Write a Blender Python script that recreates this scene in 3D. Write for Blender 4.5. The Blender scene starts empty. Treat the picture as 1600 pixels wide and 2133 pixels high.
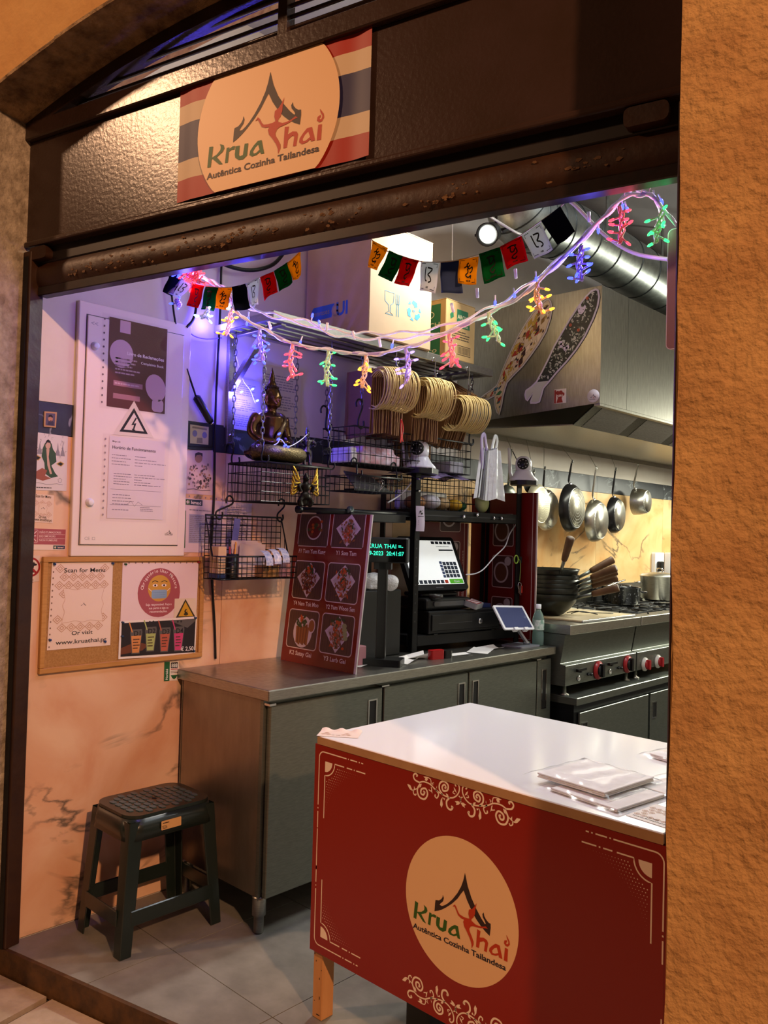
import bpy, bmesh, math, random
from mathutils import Vector, Matrix
random.seed(7)
S = bpy.context.scene
COL = S.collection
pi = math.pi

# ------------------------------------------------------------------ camera
CAM = Vector((2.988, -1.234, 1.5))
RX = Vector((0.72504, 0.68817, 0.02681)).normalized()
FW = Vector((-0.68807, 0.72518, 0.02377)).normalized()
UP = RX.cross(FW)
RX = FW.cross(UP)
FPX = 1714.9
cd = bpy.data.cameras.new('camera')
cam = bpy.data.objects.new('camera', cd)
COL.objects.link(cam)
cd.sensor_fit = 'VERTICAL'
cd.sensor_height = 34.6
cd.lens = FPX / 2133 * 34.6
cd.clip_start = 0.02
cam.matrix_world = Matrix(((RX.x, UP.x, -FW.x, CAM.x), (RX.y, UP.y, -FW.y, CAM.y), (RX.z, UP.z, -FW.z, CAM.z), (0, 0, 0, 1)))
S.camera = cam

# ------------------------------------------------------------------ world, light, exposure
S.view_settings.view_transform = 'Standard'
S.view_settings.look = 'None'
S.view_settings.gamma = 1
S.view_settings.use_curve_mapping = False
S.view_settings.exposure = 0.0
W = bpy.data.worlds.new('night')
S.world = W
W.use_nodes = True
W.node_tree.nodes['Background'].inputs[0].default_value = (0.030, 0.019, 0.011, 1)
W.node_tree.nodes['Background'].inputs[1].default_value = 1.0


def aim(o, target):
    d = Vector(target) - o.location
    o.rotation_euler = d.to_track_quat('-Z', 'Y').to_euler()


def lamp(name, kind, loc, energy, col, size=.1, target=None, sizey=None, spot=None, blend=.4):
    l = bpy.data.lights.new(name, kind)
    l.energy = energy
    l.color = col
    if kind == 'AREA':
        l.size = size
        if sizey:
            l.shape = 'RECTANGLE'
            l.size_y = sizey
        else:
            l.shape = 'DISK'
    else:
        l.shadow_soft_size = size
    if kind == 'SPOT':
        l.spot_size = spot
        l.spot_blend = blend
    o = bpy.data.objects.new(name, l)
    COL.objects.link(o)
    o.location = loc
    if target is not None:
        aim(o, target)
    return o


ORANGE = (1.0, 0.52, 0.265)
lamp('street_lamp_light', 'POINT', (8.6, -2.3, 5.5), 2350, ORANGE, .14)
lamp('street_lamp_light', 'POINT', (-2.2, -4.2, 5.4), 760, (1.0, 0.55, 0.30), .16)
lamp('hood_tube_light', 'AREA', (.52, 4.2, 2.055), 24, (1.0, 1.0, .82), .10, None, 2.4)
lamp('kitchen_tube_light', 'AREA', (1.5, 6.3, 2.3), 85, (1.0, 1.0, .82), .5, (.05, 3.8, 1.0), .25)
lamp('kitchen_ceiling_light', 'AREA', (1.9, 2.6, 3.6), 38, (.90, .96, 1.0), .9, (1.6, 3.0, 0), .5)
FLOOD = Vector((.62, 1.93, 2.94))

# ------------------------------------------------------------------ image-point helpers: where a sight line meets a given plane of the room
TH = math.radians(13.0795)
FD = Vector((math.cos(TH), math.sin(TH), 0))
FN = Vector((math.sin(TH), -math.cos(TH), 0))


def ray(px, py):
    return FW * FPX + RX * (px - 800) - UP * (py - 1066.5)


def gx(px, py, X):
    d = ray(px, py)
    return CAM + d * ((X - CAM.x) / d.x)


def gy(px, py, Y):
    d = ray(px, py)
    return CAM + d * ((Y - CAM.y) / d.y)


def gz(px, py, Z):
    d = ray(px, py)
    return CAM + d * ((Z - CAM.z) / d.z)


def gf(px, py, o=0.):
    d = ray(px, py)
    return CAM + d * ((o - CAM.dot(FN)) / d.dot(FN))


def fs(px, py, o=0.):
    q = gf(px, py, o)
    return q.dot(FD), q.z


def wy(px, py, X=0.):
    q = gx(px, py, X)
    return q.y, q.z


def frame(o, x, y, z):
    o, x, y, z = Vector(o), Vector(x), Vector(y), Vector(z)
    return Matrix(((x.x, y.x, z.x, o.x), (x.y, y.y, z.y, o.y), (x.z, y.z, z.z, o.z), (0, 0, 0, 1)))


def wallM(Y, Z, X=0.):
    return frame((X, Y, Z), (0, 1, 0), (0, 0, 1), (1, 0, 0))


def facM(s, z, o=0.):
    q = FD * s + FN * o
    return frame((q.x, q.y, z), FD, (0, 0, 1), FN)


def endM(X, Z, Y):
    return frame((X, Y, Z), (1, 0, 0), (0, 0, 1), (0, -1, 0))


def atM(x, y, z, rz=0., rx=0., ry=0.):
    return Matrix.Translation((x, y, z)) @ Matrix.Rotation(rz, 4, 'Z') @ Matrix.Rotation(ry, 4, 'Y') @ Matrix.Rotation(rx, 4, 'X')


# ------------------------------------------------------------------ materials
def lin(h):
    h = h.lstrip('#')
    o = []
    for i in (0, 2, 4):
        c = int(h[i:i + 2], 16) / 255
        o.append(c / 12.92 if c <= .04045 else ((c + .055) / 1.055) ** 2.4)
    return (*o, 1)


MATS = {}


def mat(name, col, rough=.5, metal=0., noise=None, col2=None, bump=None, emit=None, estr=1., stretch=None, coat=0., alpha=None, trans=0., ior=1.45, spec=None, detail=5):
    if name in MATS:
        return MATS[name]
    m = bpy.data.materials.new(name)
    m.use_nodes = True
    nt = m.node_tree
    b = nt.nodes['Principled BSDF']
    b.inputs['Base Color'].default_value = lin(col)
    b.inputs['Roughness'].default_value = rough
    b.inputs['Metallic'].default_value = metal
    b.inputs['IOR'].default_value = ior
    if coat:
        b.inputs['Coat Weight'].default_value = coat
        b.inputs['Coat Roughness'].default_value = .08
    if spec is not None:
        b.inputs['Specular IOR Level'].default_value = spec
    if trans:
        b.inputs['Transmission Weight'].default_value = trans
    if alpha is not None:
        b.inputs['Alpha'].default_value = alpha
    if emit:
        b.inputs['Emission Color'].default_value = lin(emit)
        b.inputs['Emission Strength'].default_value = estr
    if noise or bump:
        tc = nt.nodes.new('ShaderNodeTexCoord')
        mp = nt.nodes.new('ShaderNodeMapping')
        nt.links.new(tc.outputs['Object'], mp.inputs[0])
        if stretch:
            mp.inputs['Scale'].default_value = stretch
    if noise:
        n = nt.nodes.new('ShaderNodeTexNoise')
        n.inputs['Scale'].default_value = noise
        n.inputs['Detail'].default_value = detail
        n.inputs['Roughness'].default_value = .6
        nt.links.new(mp.outputs[0], n.inputs[0])
        rp = nt.nodes.new('ShaderNodeValToRGB')
        rp.color_ramp.elements[0].position = .32
        rp.color_ramp.elements[1].position = .68
        rp.color_ramp.elements[0].color = lin(col)
        rp.color_ramp.elements[1].color = lin(col2 or col)
        nt.links.new(n.outputs[0], rp.inputs[0])
        nt.links.new(rp.outputs[0], b.inputs['Base Color'])
    if bump:
        n2 = nt.nodes.new('ShaderNodeTexNoise')
        n2.inputs['Scale'].default_value = bump[0]
        n2.inputs['Detail'].default_value = 6
        nt.links.new(mp.outputs[0], n2.inputs[0])
        bp = nt.nodes.new('ShaderNodeBump')
        bp.inputs['Strength'].default_value = bump[1]
        bp.inputs['Distance'].default_value = bump[2] if len(bump) > 2 else .01
        nt.links.new(n2.outputs[0], bp.inputs['Height'])
        nt.links.new(bp.outputs[0], b.inputs['Normal'])
    MATS[name] = m
    return m


def C(h, rough=.6):
    return mat('ink_' + h + '_%d' % (rough * 100), h, rough)


def marble(name, base, mid, vein, seed, vscale=1.0, warm=None, rough=.22):
    m = bpy.data.materials.new(name)
    m.use_nodes = True
    nt = m.node_tree
    b = nt.nodes['Principled BSDF']
    b.inputs['Roughness'].default_value = rough
    N = nt.nodes.new
    L = nt.links.new
    tc = N('ShaderNodeTexCoord')
    mp = N('ShaderNodeMapping')
    mp.inputs['Location'].default_value = (seed * 3.1, seed * 1.7, seed * 2.3)
    mp.inputs['Rotation'].default_value = (0, 0, .5)
    mp.inputs['Scale'].default_value = (1, 1, 1)
    L(tc.outputs['Object'], mp.inputs[0])
    n1 = N('ShaderNodeTexNoise')
    n1.inputs['Scale'].default_value = 2.2 * vscale
    n1.inputs['Detail'].default_value = 8
    n1.inputs['Distortion'].default_value = 1.2
    L(mp.outputs[0], n1.inputs[0])
    r1 = N('ShaderNodeValToRGB')
    r1.color_ramp.elements[0].position = .30
    r1.color_ramp.elements[0].color = lin(mid)
    r1.color_ramp.elements[1].position = .62
    r1.color_ramp.elements[1].color = lin(base)
    L(n1.outputs[0], r1.inputs[0])
    n2 = N('ShaderNodeTexNoise')
    n2.inputs['Scale'].default_value = 1.3 * vscale
    n2.inputs['Detail'].default_value = 6
    n2.inputs['Distortion'].default_value = 2.0
    mp2 = N('ShaderNodeMapping')
    mp2.inputs['Location'].default_value = (seed * 5.7, 3.3, seed)
    mp2.inputs['Rotation'].default_value = (.3, .2, .9)
    mp2.inputs['Scale'].default_value = (2.0, .7, 1)
    L(tc.outputs['Object'], mp2.inputs[0])
    L(mp2.outputs[0], n2.inputs[0])
    s = N('ShaderNodeMath')
    s.operation = 'SUBTRACT'
    s.inputs[1].default_value = .5
    L(n2.outputs[0], s.inputs[0])
    a = N('ShaderNodeMath')
    a.operation = 'ABSOLUTE'
    L(s.outputs[0], a.inputs[0])
    r2 = N('ShaderNodeValToRGB')
    r2.color_ramp.elements[0].position = .0
    r2.color_ramp.elements[0].color = (.85, .85, .85, 1)
    r2.color_ramp.elements[1].position = .022
    r2.color_ramp.elements[1].color = (0, 0, 0, 1)
    L(a.outputs[0], r2.inputs[0])
    n3 = N('ShaderNodeTexNoise')
    n3.inputs['Scale'].default_value = 3
    L(mp.outputs[0], n3.inputs[0])
    r3 = N('ShaderNodeValToRGB')
    r3.color_ramp.elements[0].position = .47
    r3.color_ramp.elements[1].position = .6
    L(n3.outputs[0], r3.inputs[0])
    mu = N('ShaderNodeMath')
    mu.operation = 'MULTIPLY'
    L(r2.outputs[0], mu.inputs[0])
    L(r3.outputs[0], mu.inputs[1])
    mx = N('ShaderNodeMix')
    mx.data_type = 'RGBA'
    L(mu.outputs[0], mx.inputs[0])
    L(r1.outputs[0], mx.inputs[6])
    mx.inputs[7].default_value = lin(vein)
    L(mx.outputs[2], b.inputs['Base Color'])
    MATS[name] = m
    return m


def clear(name, tint='#ffffff', amount=.1, rough=.08, blend=.25):
    m = bpy.data.materials.new(name)
    m.use_nodes = True
    nt = m.node_tree
    nt.nodes.clear()
    o = nt.nodes.new('ShaderNodeOutputMaterial')
    mx = nt.nodes.new('ShaderNodeMixShader')
    t = nt.nodes.new('ShaderNodeBsdfTransparent')
    g = nt.nodes.new('ShaderNodeBsdfGlossy')
    g.inputs['Roughness'].default_value = rough
    t.inputs[0].default_value = lin(tint)
    lw = nt.nodes.new('ShaderNodeLayerWeight')
    lw.inputs[0].default_value = blend
    ad = nt.nodes.new('ShaderNodeMath')
    ad.inputs[1].default_value = amount
    nt.links.new(lw.outputs['Fresnel'], ad.inputs[0])
    nt.links.new(ad.outputs[0], mx.inputs[0])
    nt.links.new(t.outputs[0], mx.inputs[1])
    nt.links.new(g.outputs[0], mx.inputs[2])
    nt.links.new(mx.outputs[0], o.inputs[0])
    MATS[name] = m
    return m


def fabric(name, col, col2=None, scale=60, tr=.45):
    m = bpy.data.materials.new(name)
    m.use_nodes = True
    nt = m.node_tree
    nt.nodes.clear()
    o = nt.nodes.new('ShaderNodeOutputMaterial')
    mx = nt.nodes.new('ShaderNodeMixShader')
    d = nt.nodes.new('ShaderNodeBsdfDiffuse')
    t = nt.nodes.new('ShaderNodeBsdfTranslucent')
    n = nt.nodes.new('ShaderNodeTexNoise')
    n.inputs['Scale'].default_value = scale
    r = nt.nodes.new('ShaderNodeValToRGB')
    r.color_ramp.elements[0].color = lin(col)
    r.color_ramp.elements[1].color = lin(col2 or col)
    nt.links.new(n.outputs[0], r.inputs[0])
    nt.links.new(r.outputs[0], d.inputs[0])
    nt.links.new(r.outputs[0], t.inputs[0])
    mx.inputs[0].default_value = tr
    nt.links.new(d.outputs[0], mx.inputs[1])
    nt.links.new(t.outputs[0], mx.inputs[2])
    nt.links.new(mx.outputs[0], o.inputs[0])
    MATS[name] = m
    return m


# ------------------------------------------------------------------ mesh builder
class MB:
    def __init__(s, T=None):
        s.v, s.f, s.m, s.sm = [], [], [], []
        s.T = T

    def add(s, vs, fs_, mi=0, smooth=False):
        b = len(s.v)
        s.v += [tuple(s.T @ Vector(p)) for p in vs] if s.T else [tuple(p) for p in vs]
        for f in fs_:
            s.f.append([i + b for i in f])
            s.m.append(mi)
            s.sm.append(smooth)
        return s

    def box(s, x0, y0, z0, x1, y1, z1, mi=0):
        if x0 > x1: x0, x1 = x1, x0
        if y0 > y1: y0, y1 = y1, y0
        if z0 > z1: z0, z1 = z1, z0
        return s.add([(x0, y0, z0), (x1, y0, z0), (x1, y1, z0), (x0, y1, z0), (x0, y0, z1), (x1, y0, z1), (x1, y1, z1), (x0, y1, z1)],
                     [(0, 3, 2, 1), (4, 5, 6, 7), (0, 1, 5, 4), (1, 2, 6, 5), (2, 3, 7, 6), (3, 0, 4, 7)], mi)

    def bar(s, a, b, w, h=None, mi=0, up=(0, 0, 1)):
        a, b = Vector(a), Vector(b)
        h = h or w
        d = (b - a).normalized()
        x = d.cross(Vector(up))
        if x.length < 1e-4: x = d.cross(Vector((1, 0, 0)))
        x.normalize()
        y = x.cross(d)
        x, y = x * w / 2, y * h / 2
        vs = [a - x - y, a + x - y, a + x + y, a - x + y, b - x - y, b + x - y, b + x + y, b - x + y]
        return s.add(vs, [(0, 1, 2, 3), (7, 6, 5, 4), (0, 4, 5, 1), (1, 5, 6, 2), (2, 6, 7, 3), (3, 7, 4, 0)], mi)

    def tube(s, pts, r, n=6, mi=0, closed=False, cap=True, flat=1.):
        pts = [Vector(p) for p in pts]
        k = len(pts)
        rs = r if isinstance(r, (list, tuple)) else [r] * k
        vs, fs_ = [], []
        pn = None
        for i, p in enumerate(pts):
            if closed:
                t = pts[(i + 1) % k] - pts[i - 1]
            else:
                t = pts[min(i + 1, k - 1)] - pts[max(i - 1, 0)]
            t = t.normalized() if t.length > 1e-9 else Vector((0, 0, 1))
            if pn is None:
                a = Vector((0, 0, 1)) if abs(t.z) < .9 else Vector((1, 0, 0))
                nn = t.cross(a).normalized()
            else:
                nn = pn - t * pn.dot(t)
                nn = nn.normalized() if nn.length > 1e-6 else t.orthogonal().normalized()
            pn = nn
            bb = t.cross(nn)
            for j in range(n):
                a = 2 * pi * j / n
                vs.append(p + nn * (math.cos(a) * rs[i]) + bb * (math.sin(a) * rs[i] * flat))
        m = k if closed else k - 1
        for i in range(m):
            for j in range(n):
                a, b = i * n + j, i * n + (j + 1) % n
                c, d = ((i + 1) % k) * n + (j + 1) % n, ((i + 1) % k) * n + j
                fs_.append((a, b, c, d))
        if cap and not closed:
            fs_.append(tuple(range(n))[::-1])
            fs_.append(tuple((k - 1) * n + j for j in range(n)))
        return s.add(vs, fs_, mi, n > 4)

    def lathe(s, prof, n=24, mi=0, T=None, cap=True, smooth=True):
        vs, fs_ = [], []
        for r, z in prof:
            for j in range(n):
                a = 2 * pi * j / n
                p = Vector((r * math.cos(a), r * math.sin(a), z))
                vs.append(T @ p if T else p)
        for i in range(len(prof) - 1):
            for j in range(n):
                fs_.append((i * n + j, i * n + (j + 1) % n, (i + 1) * n + (j + 1) % n, (i + 1) * n + j))
        if cap:
            fs_.append(tuple(range(n))[::-1])
            fs_.append(tuple((len(prof) - 1) * n + j for j in range(n)))
        return s.add(vs, fs_, mi, smooth)

    def ball(s, c, r, mi=0, n=10, m=7, T=None):
        r = r if isinstance(r, (list, tuple)) else (r, r, r)
        vs = []
        for i in range(1, m):
            t = pi * i / m
            for j in range(n):
                a = 2 * pi * j / n
                p = Vector((r[0] * math.sin(t) * math.cos(a), r[1] * math.sin(t) * math.sin(a), r[2] * math.cos(t)))
                p = (T @ p if T else p) + Vector(c)
                vs.append(p)
        tp = Vector((0, 0, r[2]))
        vs.append((T @ tp if T else tp) + Vector(c))
        vs.append((T @ -tp if T else -tp) + Vector(c))
        k = (m - 1) * n
        fs_ = []
        for i in range(m - 2):
            for j in range(n):
                fs_.append((i * n + j, (i + 1) * n + j, (i + 1) * n + (j + 1) % n, i * n + (j + 1) % n))
        for j in range(n):
            fs_.append((k, j, (j + 1) % n))
            fs_.append((k + 1, (m - 2) * n + (j + 1) % n, (m - 2) * n + j))
        return s.add(vs, fs_, mi, True)

    def prism(s, poly, z0, z1, mi=0, T=None, side=None):
        n = len(poly)
        vs = [Vector((x, y, z0)) for x, y in poly] + [Vector((x, y, z1)) for x, y in poly]
        if T: vs = [T @ v for v in vs]
        s.add(vs, [tuple(range(n))[::-1], tuple(range(n, 2 * n))], mi)
        return s.add(vs, [(i, (i + 1) % n, n + (i + 1) % n, n + i) for i in range(n)], mi if side is None else side)

    def grid(s, fn, nu, nv, mi=0, smooth=True):
        vs = [fn(i / nu, j / nv) for j in range(nv + 1) for i in range(nu + 1)]
        w = nu + 1
        return s.add(vs, [(j * w + i, j * w + i + 1, (j + 1) * w + i + 1, (j + 1) * w + i) for j in range(nv) for i in range(nu)], mi, smooth)

    # flat print in the local xy plane
    def poly(s, pts, z=0., mi=0):
        a = sum(pts[i - 1][0] * pts[i][1] - pts[i][0] * pts[i - 1][1] for i in range(len(pts)))
        if a < 0: pts = list(pts)[::-1]
        return s.add([(x, y, z) for x, y in pts], [tuple(range(len(pts)))], mi)

    def rect(s, x0, y0, x1, y1, z=0., mi=0):
        return s.poly([(x0, y0), (x1, y0), (x1, y1), (x0, y1)], z, mi)

    def rrect(s, x0, y0, x1, y1, r, z=0., mi=0):
        return s.poly(rr(x0, y0, x1, y1, r), z, mi)

    def ell(s, cx, cy, rx, ry, z=0., mi=0, n=28, rot=0.):
        c, q = math.cos(rot), math.sin(rot)
        P = []
        for i in range(n):
            a = 2 * pi * i / n
            x, y = rx * math.cos(a), ry * math.sin(a)
            P.append((cx + x * c - y * q, cy + x * q + y * c))
        return s.poly(P, z, mi)

    def line(s, pts, w, z=0., mi=0, closed=False, taper=False):
        k = len(pts)
        vs = []
        for i in range(k):
            if closed:
                a, b = pts[i - 1], pts[(i + 1) % k]
            else:
                a, b = pts[max(i - 1, 0)], pts[min(i + 1, k - 1)]
            dx, dy = b[0] - a[0], b[1] - a[1]
            l = math.hypot(dx, dy) or 1
            ww = w / 2 * ((1 - .85 * i / (k - 1)) if taper else 1)
            nx, ny = -dy / l * ww, dx / l * ww
            vs += [(pts[i][0] + nx, pts[i][1] + ny, z), (pts[i][0] - nx, pts[i][1] - ny, z)]
        m = k if closed else k - 1
        return s.add(vs, [(2 * i, 2 * i + 1, 2 * ((i + 1) % k) + 1, 2 * ((i + 1) % k)) for i in range(m)], mi)

    def text(s, t, x, y, size, z=0., mi=0, al='C', bold=0., sx=1., rot=0., fit=None):
        vs, fs_, w = textgeo(t, bold)
        if fit: sx = fit / (w * size)
        ox = {'C': -w / 2, 'L': 0, 'R': -w}[al]
        c, q = math.cos(rot), math.sin(rot)
        P = []
        for a, b in vs:
            a, b = (a + ox) * size * sx, b * size
            P.append((x + a * c - b * q, y + a * q + b * c, z))
        return s.add(P, fs_, mi)

    def greek(s, x0, y0, x1, y1, n, z=0., mi=0, rnd=None):
        rnd = rnd or random
        h = (y1 - y0) / n
        for i in range(n):
            y = y1 - h * (i + .75)
            e = x1 - (x1 - x0) * rnd.random() * .35
            x = x0
            while x < e:
                q = min(x + (x1 - x0) * rnd.uniform(.06, .16), e)
                s.rect(x, y, q, y + h * .42, z, mi)
                x = q + (x1 - x0) * .02
        return s

    def build(s, name, mats, parent=None, M=None, bevel=0., seg=1, fix=False, wn=False):
        me = bpy.data.meshes.new(name)
        me.from_pydata(s.v, [], s.f)
        if not isinstance(mats, (list, tuple)): mats = [mats]
        for m in mats: me.materials.append(m)
        me.polygons.foreach_set('material_index', s.m)
        me.polygons.foreach_set('use_smooth', s.sm)
        if fix:
            bm = bmesh.new()
            bm.from_mesh(me)
            bmesh.ops.recalc_face_normals(bm, faces=bm.faces)
            bm.to_mesh(me)
            bm.free()
        o = bpy.data.objects.new(name, me)
        COL.objects.link(o)
        if parent is not None: o.parent = parent
        if M is not None: o.matrix_basis = M
        if name in ('punched_holes', 'flaked_paint', 'page_print'): o['kind'] = 'stuff'
        if bevel:
            b = o.modifiers.new('bevel', 'BEVEL')
            b.width = bevel
            b.segments = seg
            b.limit_method = 'ANGLE'
            b.angle_limit = .6
        return o


def rr(x0, y0, x1, y1, r, n=5):
    P = []
    for cx, cy, a0 in ((x1 - r, y1 - r, 0), (x0 + r, y1 - r, 90), (x0 + r, y0 + r, 180), (x1 - r, y0 + r, 270)):
        for i in range(n + 1):
            a = math.radians(a0 + 90 * i / n)
            P.append((cx + r * math.cos(a), cy + r * math.sin(a)))
    return P


_tg = {}


def textgeo(t, bold):
    k = (t, bold)
    if k in _tg: return _tg[k]
    cu = bpy.data.curves.new('lettering', 'FONT')
    cu.body = t
    cu.size = 1
    cu.resolution_u = 3
    cu.offset = bold
    ob = bpy.data.objects.new('lettering', cu)
    me = bpy.data.meshes.new_from_object(ob)
    vs = [(v.co.x, v.co.y) for v in me.vertices]
    fs_ = [tuple(p.vertices) for p in me.polygons]
    w = max([v[0] for v in vs] or [0])
    bpy.data.objects.remove(ob)
    bpy.data.curves.remove(cu)
    bpy.data.meshes.remove(me)
    _tg[k] = (vs, fs_, w)
    return _tg[k]


def cr(pts, n=6, closed=False):
    """smooth curve through points"""
    P = [Vector(p) for p in pts]
    k = len(P)
    out = []
    for i in range(k if closed else k - 1):
        if closed:
            a, b, c, d = P[i - 1], P[i], P[(i + 1) % k], P[(i + 2) % k]
        else:
            a, b, c, d = P[max(i - 1, 0)], P[i], P[i + 1], P[min(i + 2, k - 1)]
        for j in range(n):
            t = j / n
            out.append(.5 * ((2 * b) + (c - a) * t + (2 * a - 5 * b + 4 * c - d) * t * t + (3 * b - a - 3 * c + d) * t ** 3))
    if not closed: out.append(P[-1])
    return out


def tag(o, label, cat, group=None, kind=None):
    if label: o['label'] = label
    if cat: o['category'] = cat
    if group: o['group'] = group
    if kind: o['kind'] = kind
    return o


def thing(name, label, cat, M=None, group=None):
    o = bpy.data.objects.new(name, None)
    COL.objects.link(o)
    o.empty_display_size = .05
    if M is not None: o.matrix_basis = M
    return tag(o, label, cat, group)


def lab(o, l):
    o['label'] = l
    return o


def struct(o):
    o['kind'] = 'structure'
    return o


KIDS = {}


def dup(root, M, label=None, group=None):
    KID = {}
    for o in bpy.data.objects:
        if o.parent is not None: KID.setdefault(o.parent.name, []).append(o)

    def cp(o, par):
        c = o.copy()
        COL.objects.link(c)
        if par is not None: c.parent = par
        for ch in KID.get(o.name, []): cp(ch, c)
        return c
    r = cp(root, None)
    r.matrix_basis = M
    if label: r['label'] = label
    if group: r['group'] = group
    return r


# shared materials
STEEL = mat('brushed_steel', '#9a9890', .34, 1., 40, '#b4b2aa', stretch=(1, 1, 12))
STEELD = mat('cabinet_steel', '#747870', .38, .8, 30, '#84887f', stretch=(1, 1, 10))
STEELH = mat('hood_steel', '#8d8b80', .36, 1., 14, '#a3a194', stretch=(8, 8, 1))
CHROME = mat('chrome', '#c8c8c8', .15, 1.)
GALV = mat('galvanised_duct', '#8c918f', .38, 1., 22, '#aab0ad')
BLACKM = mat('black_metal', '#101012', .42, .2)
BLACKP = mat('black_plastic', '#0c0c0d', .38)
WIREB = mat('black_wire', '#0a0a0b', .4, .3)
WHITEP = mat('white_plastic', '#e6e6ea', .3)
PAPER = mat('white_paper', '#e9e6e2', .7)
SLEEVE = clear('plastic_sleeve', '#fbfafb', .02, .07, .10)
FILMC = clear('clear_film', '#ffffff', .015, .16, .07)
RED = mat('red_print', '#8f130a', .3)
CREAM = mat('cream_print', '#e3b98b', .45)
CREAMW = mat('offwhite_print', '#ecd9c4', .45)
INKB = mat('ink_black', '#1a1216', .5)
LGREEN = mat('logo_green', '#2f5a14', .5)
LRED = mat('logo_red', '#b5340c', .5)
LBROWN = mat('logo_brown', '#2e1c18', .5)
LOGO={"roof":((0.063,0.519),(0.114,0.356),(0.183,0.216),(0.263,0.105),(0.354,0.002),(0.417,-0.054),(0.429,-0.041),(0.41,-0.011),(0.378,0.027),(0.37,0.064),(0.39,0.094),(0.401,0.051),(0.434,0.013),(0.471,-0.011),(0.508,-0.017),(0.51,-0.075),(0.496,-0.18),(0.421,-0.145),(0.345,-0.097),(0.268,-0.034),(0.189,0.051),(0.109,0.163),(0.047,0.276),(0.004,0.219),(-0.057,0.13),(-0.145,0.037),(-0.247,-0.049),(-0.324,-0.105),(-0.39,-0.143),(-0.456,-0.171),(-0.45,-0.061),(-0.442,-0.01),(-0.382,0.003),(-0.343,0.031),(-0.318,0.067),(-0.313,0.102),(-0.294,0.061),(-0.309,0.012),(-0.348,-0.026),(-0.369,-0.053),(-0.326,-0.057),(-0.274,-0.027),(-0.223,0.013),(-0.147,0.09),(-0.06,0.204),(0.001,0.313),(0.036,0.407)),"dancer":((0.272,0.179),(0.253,0.087),(0.25,0.026),(0.224,-0.028),(0.191,-0.062),(0.194,-0.083),(0.258,-0.108),(0.314,-0.11),(0.382,-0.096),(0.431,-0.075),(0.468,-0.096),(0.419,-0.104),(0.346,-0.128),(0.284,-0.139),(0.222,-0.145),(0.184,-0.162),(0.16,-0.198),(0.162,-0.229),(0.202,-0.288),(0.235,-0.347),(0.237,-0.388),(0.208,-0.448),(0.203,-0.391),(0.178,-0.334),(0.125,-0.261),(0.071,-0.198),(0.054,-0.143),(0.068,-0.11),(0.017,-0.109),(-0.036,-0.087),(-0.07,-0.032),(-0.098,0.011),(-0.137,0.002),(-0.099,0.039),(-0.076,0.021),(-0.038,-0.04),(-0.011,-0.066),(0.054,-0.076),(0.118,-0.075),(0.158,-0.066),(0.138,-0.008),(0.145,0.051),(0.201,0.079),(0.237,0.121)),"K":((-0.819,-0.145),(-0.76,-0.155),(-0.775,-0.284),(-0.7,-0.262),(-0.646,-0.22),(-0.64,-0.184),(-0.656,-0.148),(-0.6,-0.171),(-0.584,-0.212),(-0.61,-0.249),(-0.698,-0.294),(-0.604,-0.394),(-0.66,-0.386),(-0.761,-0.303),(-0.777,-0.299),(-0.789,-0.394),(-0.841,-0.388)),"r":((-0.55,-0.217),(-0.509,-0.217),(-0.511,-0.236),(-0.461,-0.217),(-0.421,-0.221),(-0.432,-0.26),(-0.48,-0.255),(-0.513,-0.269),(-0.526,-0.394),(-0.57,-0.39)),"u":((-0.414,-0.227),(-0.353,-0.23),(-0.362,-0.333),(-0.348,-0.357),(-0.301,-0.351),(-0.28,-0.225),(-0.227,-0.231),(-0.241,-0.369),(-0.299,-0.404),(-0.366,-0.395),(-0.415,-0.359),(-0.423,-0.32)),"a":((-0.089,-0.235),(-0.034,-0.237),(0.008,-0.398),(-0.037,-0.396),(-0.051,-0.367),(-0.102,-0.393),(-0.167,-0.397),(-0.205,-0.371),(-0.196,-0.326),(-0.146,-0.275)),"ah":((-0.08,-0.284),(-0.059,-0.34),(-0.103,-0.367),(-0.14,-0.369),(-0.15,-0.346),(-0.118,-0.306)),"h":((0.291,-0.161),(0.347,-0.169),(0.332,-0.256),(0.399,-0.236),(0.455,-0.249),(0.475,-0.283),(0.455,-0.409),(0.412,-0.405),(0.426,-0.297),(0.401,-0.282),(0.34,-0.314),(0.325,-0.401),(0.279,-0.399)),"a2":((0.595,-0.245),(0.661,-0.245),(0.709,-0.404),(0.655,-0.403),(0.648,-0.376),(0.601,-0.401),(0.534,-0.409),(0.493,-0.377),(0.501,-0.334),(0.548,-0.284)),"a2h":((0.615,-0.289),(0.641,-0.35),(0.588,-0.378),(0.551,-0.38),(0.544,-0.354),(0.573,-0.315)),"i":((0.745,-0.241),(0.792,-0.245),(0.786,-0.412),(0.73,-0.409)),"fl":((0.762,-0.07),(0.812,-0.136),(0.819,-0.178),(0.791,-0.215),(0.756,-0.217),(0.727,-0.191),(0.733,-0.153),(0.771,-0.137),(0.777,-0.158),(0.76,-0.174),(0.767,-0.19),(0.79,-0.181),(0.797,-0.153),(0.77,-0.107)),"base":((-0.843,-0.523),(0.767,-0.543))}
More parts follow.
